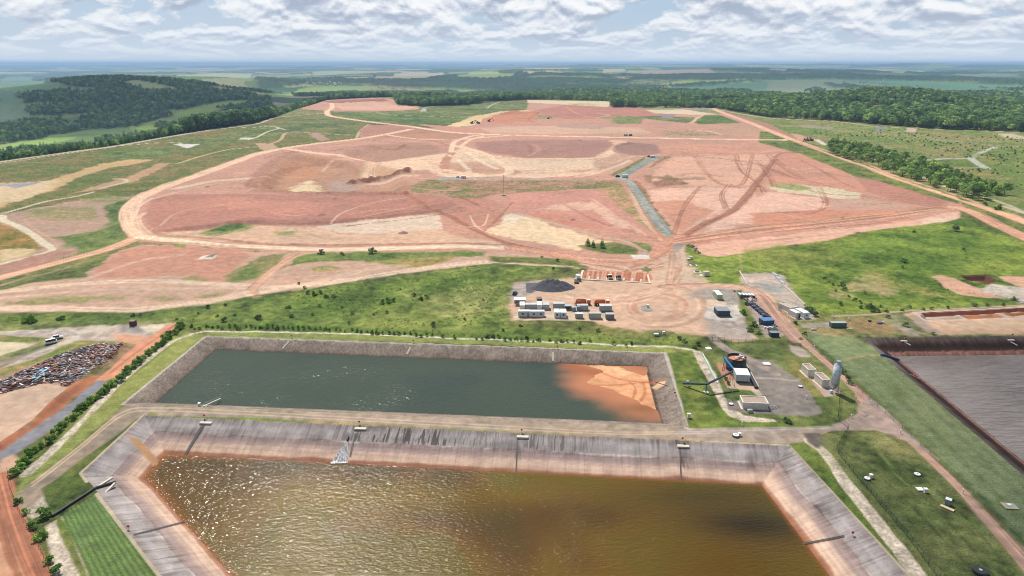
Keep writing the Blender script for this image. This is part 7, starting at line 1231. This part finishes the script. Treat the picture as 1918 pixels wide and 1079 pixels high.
# --- far away: houses, turbines, tower blocks
def far_house(x, y, w, d, h, roofc, label, grp, yaw, z=None, wall='#e9e4da'):
    t = thing('village_house', label, 'house', x, y, yaw, grp, z); MB().box(0, 0, -2, w, d, h + 2).build('wall', sm(wall), t); MB().gable(w, d, h, h * .75).build('roof', sm(roofc), t); return t
VIL = [(1148, 1262, 155, 166, 26, 'village beyond the forest, centre right', 1.0), (1560, 1665, 154, 164, 18, 'village beyond the fields at right', 1.0), (1640, 1745, 162, 172, 14, 'lower village row beyond the fields at right', .9), (492, 505, 168, 176, 6, 'hamlet on the hill at left', .9), (566, 660, 154, 162, 13, 'white buildings on the ridge behind the upper red ground', 1.5)]
for (xa, xb, ya, yb, n, grp, s) in VIL:
    P_ = hit([random.uniform(xa, xb) for _ in range(n)], [random.uniform(ya, yb) + (xb - xa) * 0 for _ in range(n)])
    base = [far_house(P_[0][0], P_[0][1], 13 * s, 9 * s, 6 * s, '#a4523c', f'small pitched roof house in the {grp}', grp, .3), far_house(P_[1][0], P_[1][1], 16 * s, 9 * s, 6 * s, '#6d625e', f'small pitched roof house in the {grp}', grp, 1.3)]
    if 'ridge' in grp:
        for bq in base:
            for ch in bq.children:
                if ch.name.startswith('roof'): ch.data.materials[0] = sm('#d8c0b4')
    for i in range(2, n): copy_thing(base[i % 2], P_[i][0], P_[i][1], random.uniform(0, 3))
for k, (px, pb, hh) in enumerate(((584, 156, 75), (624, 152, 45))):
    w = hit([px], [pb])[0]; t = thing('wind_turbine', ('taller left' if k == 0 else 'shorter right') + ' wind turbine on the ridge behind the upper red ground', 'wind turbine', w[0], w[1]); MB().tube((0, 0, -2), (0, 0, hh), 2.2, 1.3, 10).build('tower', WHITE, t); MB().box(0, -2, hh - 1, 3, 6, 3).build('nacelle', WHITE, t)
    for j in range(3): a = .4 + j * 2.094; MB().beam((0, -5, hh), (math.sin(a) * hh * .45, -5, hh + math.cos(a) * hh * .45), .6, 1.8).build('blade', WHITE, t)
for i, dx in enumerate((0, 5, 9)): w = hit([1590 + dx], [126.5])[0]; t = thing('tower_block', 'tall white block in the cluster of three far away at right', 'building', w[0], w[1], .2, 'far white tower blocks'); MB().box(0, 0, -30, 75, 40, 105 + 20 * (i == 1)).build('wall', sm('#f2f2f0'), t); MB().box(0, 0, 75 + 20 * (i == 1), 78, 43, 6).build('roof', GREY, t)
w = hit([905], [131.5])[0]; t = thing('long_barn', 'long white barn roof on the far plain', 'barn', w[0], w[1], .1); MB().box(0, 0, -10, 130, 40, 20).build('wall', sm('#dcdcdc'), t); MB().gable(130, 40, 10, 9).build('roof', WHITE, t)
for px, py, r_ in ((627, 373, 4), (603, 404, 4.5), (755, 437, 4.5), (388, 350, 4), (1086, 263, 5), (850, 372, 3), (1073, 411, 3.2), (1578, 409, 2.5), (1543, 429, 2)): heap('spoil_heap', 'small dark spoil heap left on the open pink ground', 'heap', px, py, r_, r_ * .8, r_ * .35, '#9a6a5c', int(px), [(0, 0, .9, 1), (.3, .1, .5, .8)]); bpy.data.objects[[o.name for o in bpy.data.objects if o.name.startswith('spoil_heap')][-1]]['group'] = 'small spoil heaps on the open ground'
print("objects", time.time() - T0)
# ------------------------------------------------------------------ clouds overhead: they throw the soft shade on the far hills and the right bank
CM = bpy.data.materials.new('cloud_vapour'); CM.use_nodes = True; t = CM.node_tree; b = t.nodes['Principled BSDF']; b.inputs['Base Color'].default_value = (.85, .86, .88, 1); b.inputs['Roughness'].default_value = 1; b.inputs['Specular IOR Level'].default_value = 0
g = N(t, 'ShaderNodeTexCoord'); ln_ = N(t, 'ShaderNodeVectorMath', operation='LENGTH'); ns = N(t, 'ShaderNodeTexNoise', i_Scale=1.6, i_Detail=4); t.links.new(g.outputs['Object'], ns.inputs['Vector']); t.links.new(g.outputs['Object'], ln_.inputs[0])
rr = M2(t, 'ADD', ln_.outputs['Value'], M2(t, 'MULTIPLY', M2(t, 'SUBTRACT', ns.outputs[0], .5), .9)); oi_ = N(t, 'ShaderNodeObjectInfo'); al_ = M2(t, 'MULTIPLY', RAMP(t, rr, [(.45, 1.0), (.95, 0.0)]), oi_.outputs['Alpha'])
tr = N(t, 'ShaderNodeBsdfTransparent'); mx = N(t, 'ShaderNodeMixShader'); t.links.new(al_, mx.inputs[0]); t.links.new(tr.outputs[0], mx.inputs[1]); t.links.new(b.outputs[0], mx.inputs[2]); t.links.new(mx.outputs[0], t.nodes['Material Output'].inputs[0])
def cloud(gx, gy, rx, ry, alt, label):
    me = bpy.data.meshes.new('cloud'); n, m = 28, 14; vs, fs = [], []
    for i in range(m + 1):
        th = math.pi * i / m
        for j in range(n): ph = 2 * math.pi * j / n; x, y, z = math.sin(th) * math.cos(ph), math.sin(th) * math.sin(ph), math.cos(th); vs.append((x, y, z * (.22 if z > 0 else .08)))
    V_ = np.array(vs); V_[:, 2] += .05 * fbm(V_[:, 0] * 5, V_[:, 1] * 5, 1, 2, 901) * (V_[:, 2] > 0)
    for i in range(m):
        for j in range(n): fs.append((i * n + j, i * n + (j + 1) % n, (i + 1) * n + (j + 1) % n, (i + 1) * n + j))
    me.from_pydata(V_.tolist(), [], fs); me.materials.append(CM); me.polygons.foreach_set('use_smooth', [True] * len(me.polygons)); o = bpy.data.objects.new('cloud', me); COL.objects.link(o)
    k = alt / math.sin(SUN_EL) * math.cos(SUN_EL); o.location = (gx + math.sin(SUN_AZ) * k, gy + math.cos(SUN_AZ) * k, alt); o.scale = (rx, ry, max(rx, ry)); o.color = (1, 1, 1, .45 if alt < 800 else .5 if alt < 1200 else .22); tag(o, label, 'cloud', kind='stuff')
for c in ((265, 165, 185, 190, 700), (-1350, 3000, 1150, 1100, 1100), (700, 6200, 4200, 2700, 1500), (-3500, 9000, 4500, 2500, 1700), (4200, 8200, 3800, 3000, 1700)): cloud(*c, 'soft white cloud high over the land')
# ------------------------------------------------------------------ air
def haze_box():
    x0, x1, y0, y1, z0, z1 = -42000, 42000, -600, 54000, -260, 172
    me = bpy.data.meshes.new('haze'); me.from_pydata([(x0, y0, z0), (x1, y0, z0), (x1, y1, z0), (x0, y1, z0), (x0, y0, z1), (x1, y0, z1), (x1, y1, z1), (x0, y1, z1)], [],
        [(0, 3, 2, 1), (4, 5, 6, 7), (0, 1, 5, 4), (1, 2, 6, 5), (2, 3, 7, 6), (3, 0, 4, 7)])
    m = bpy.data.materials.new('air'); m.use_nodes = True; t = m.node_tree; t.nodes.clear(); o_ = N(t, 'ShaderNodeOutputMaterial'); v = N(t, 'ShaderNodeVolumePrincipled')
    v.inputs['Color'].default_value = (.38, .60, .90, 1); v.inputs['Density'].default_value = 5.5e-5; v.inputs['Anisotropy'].default_value = .1
    t.links.new(v.outputs[0], o_.inputs['Volume']); me.materials.append(m); o = bpy.data.objects.new('haze', me); COL.objects.link(o); tag(o, kind='stuff')
haze_box()
print("total", time.time() - T0)
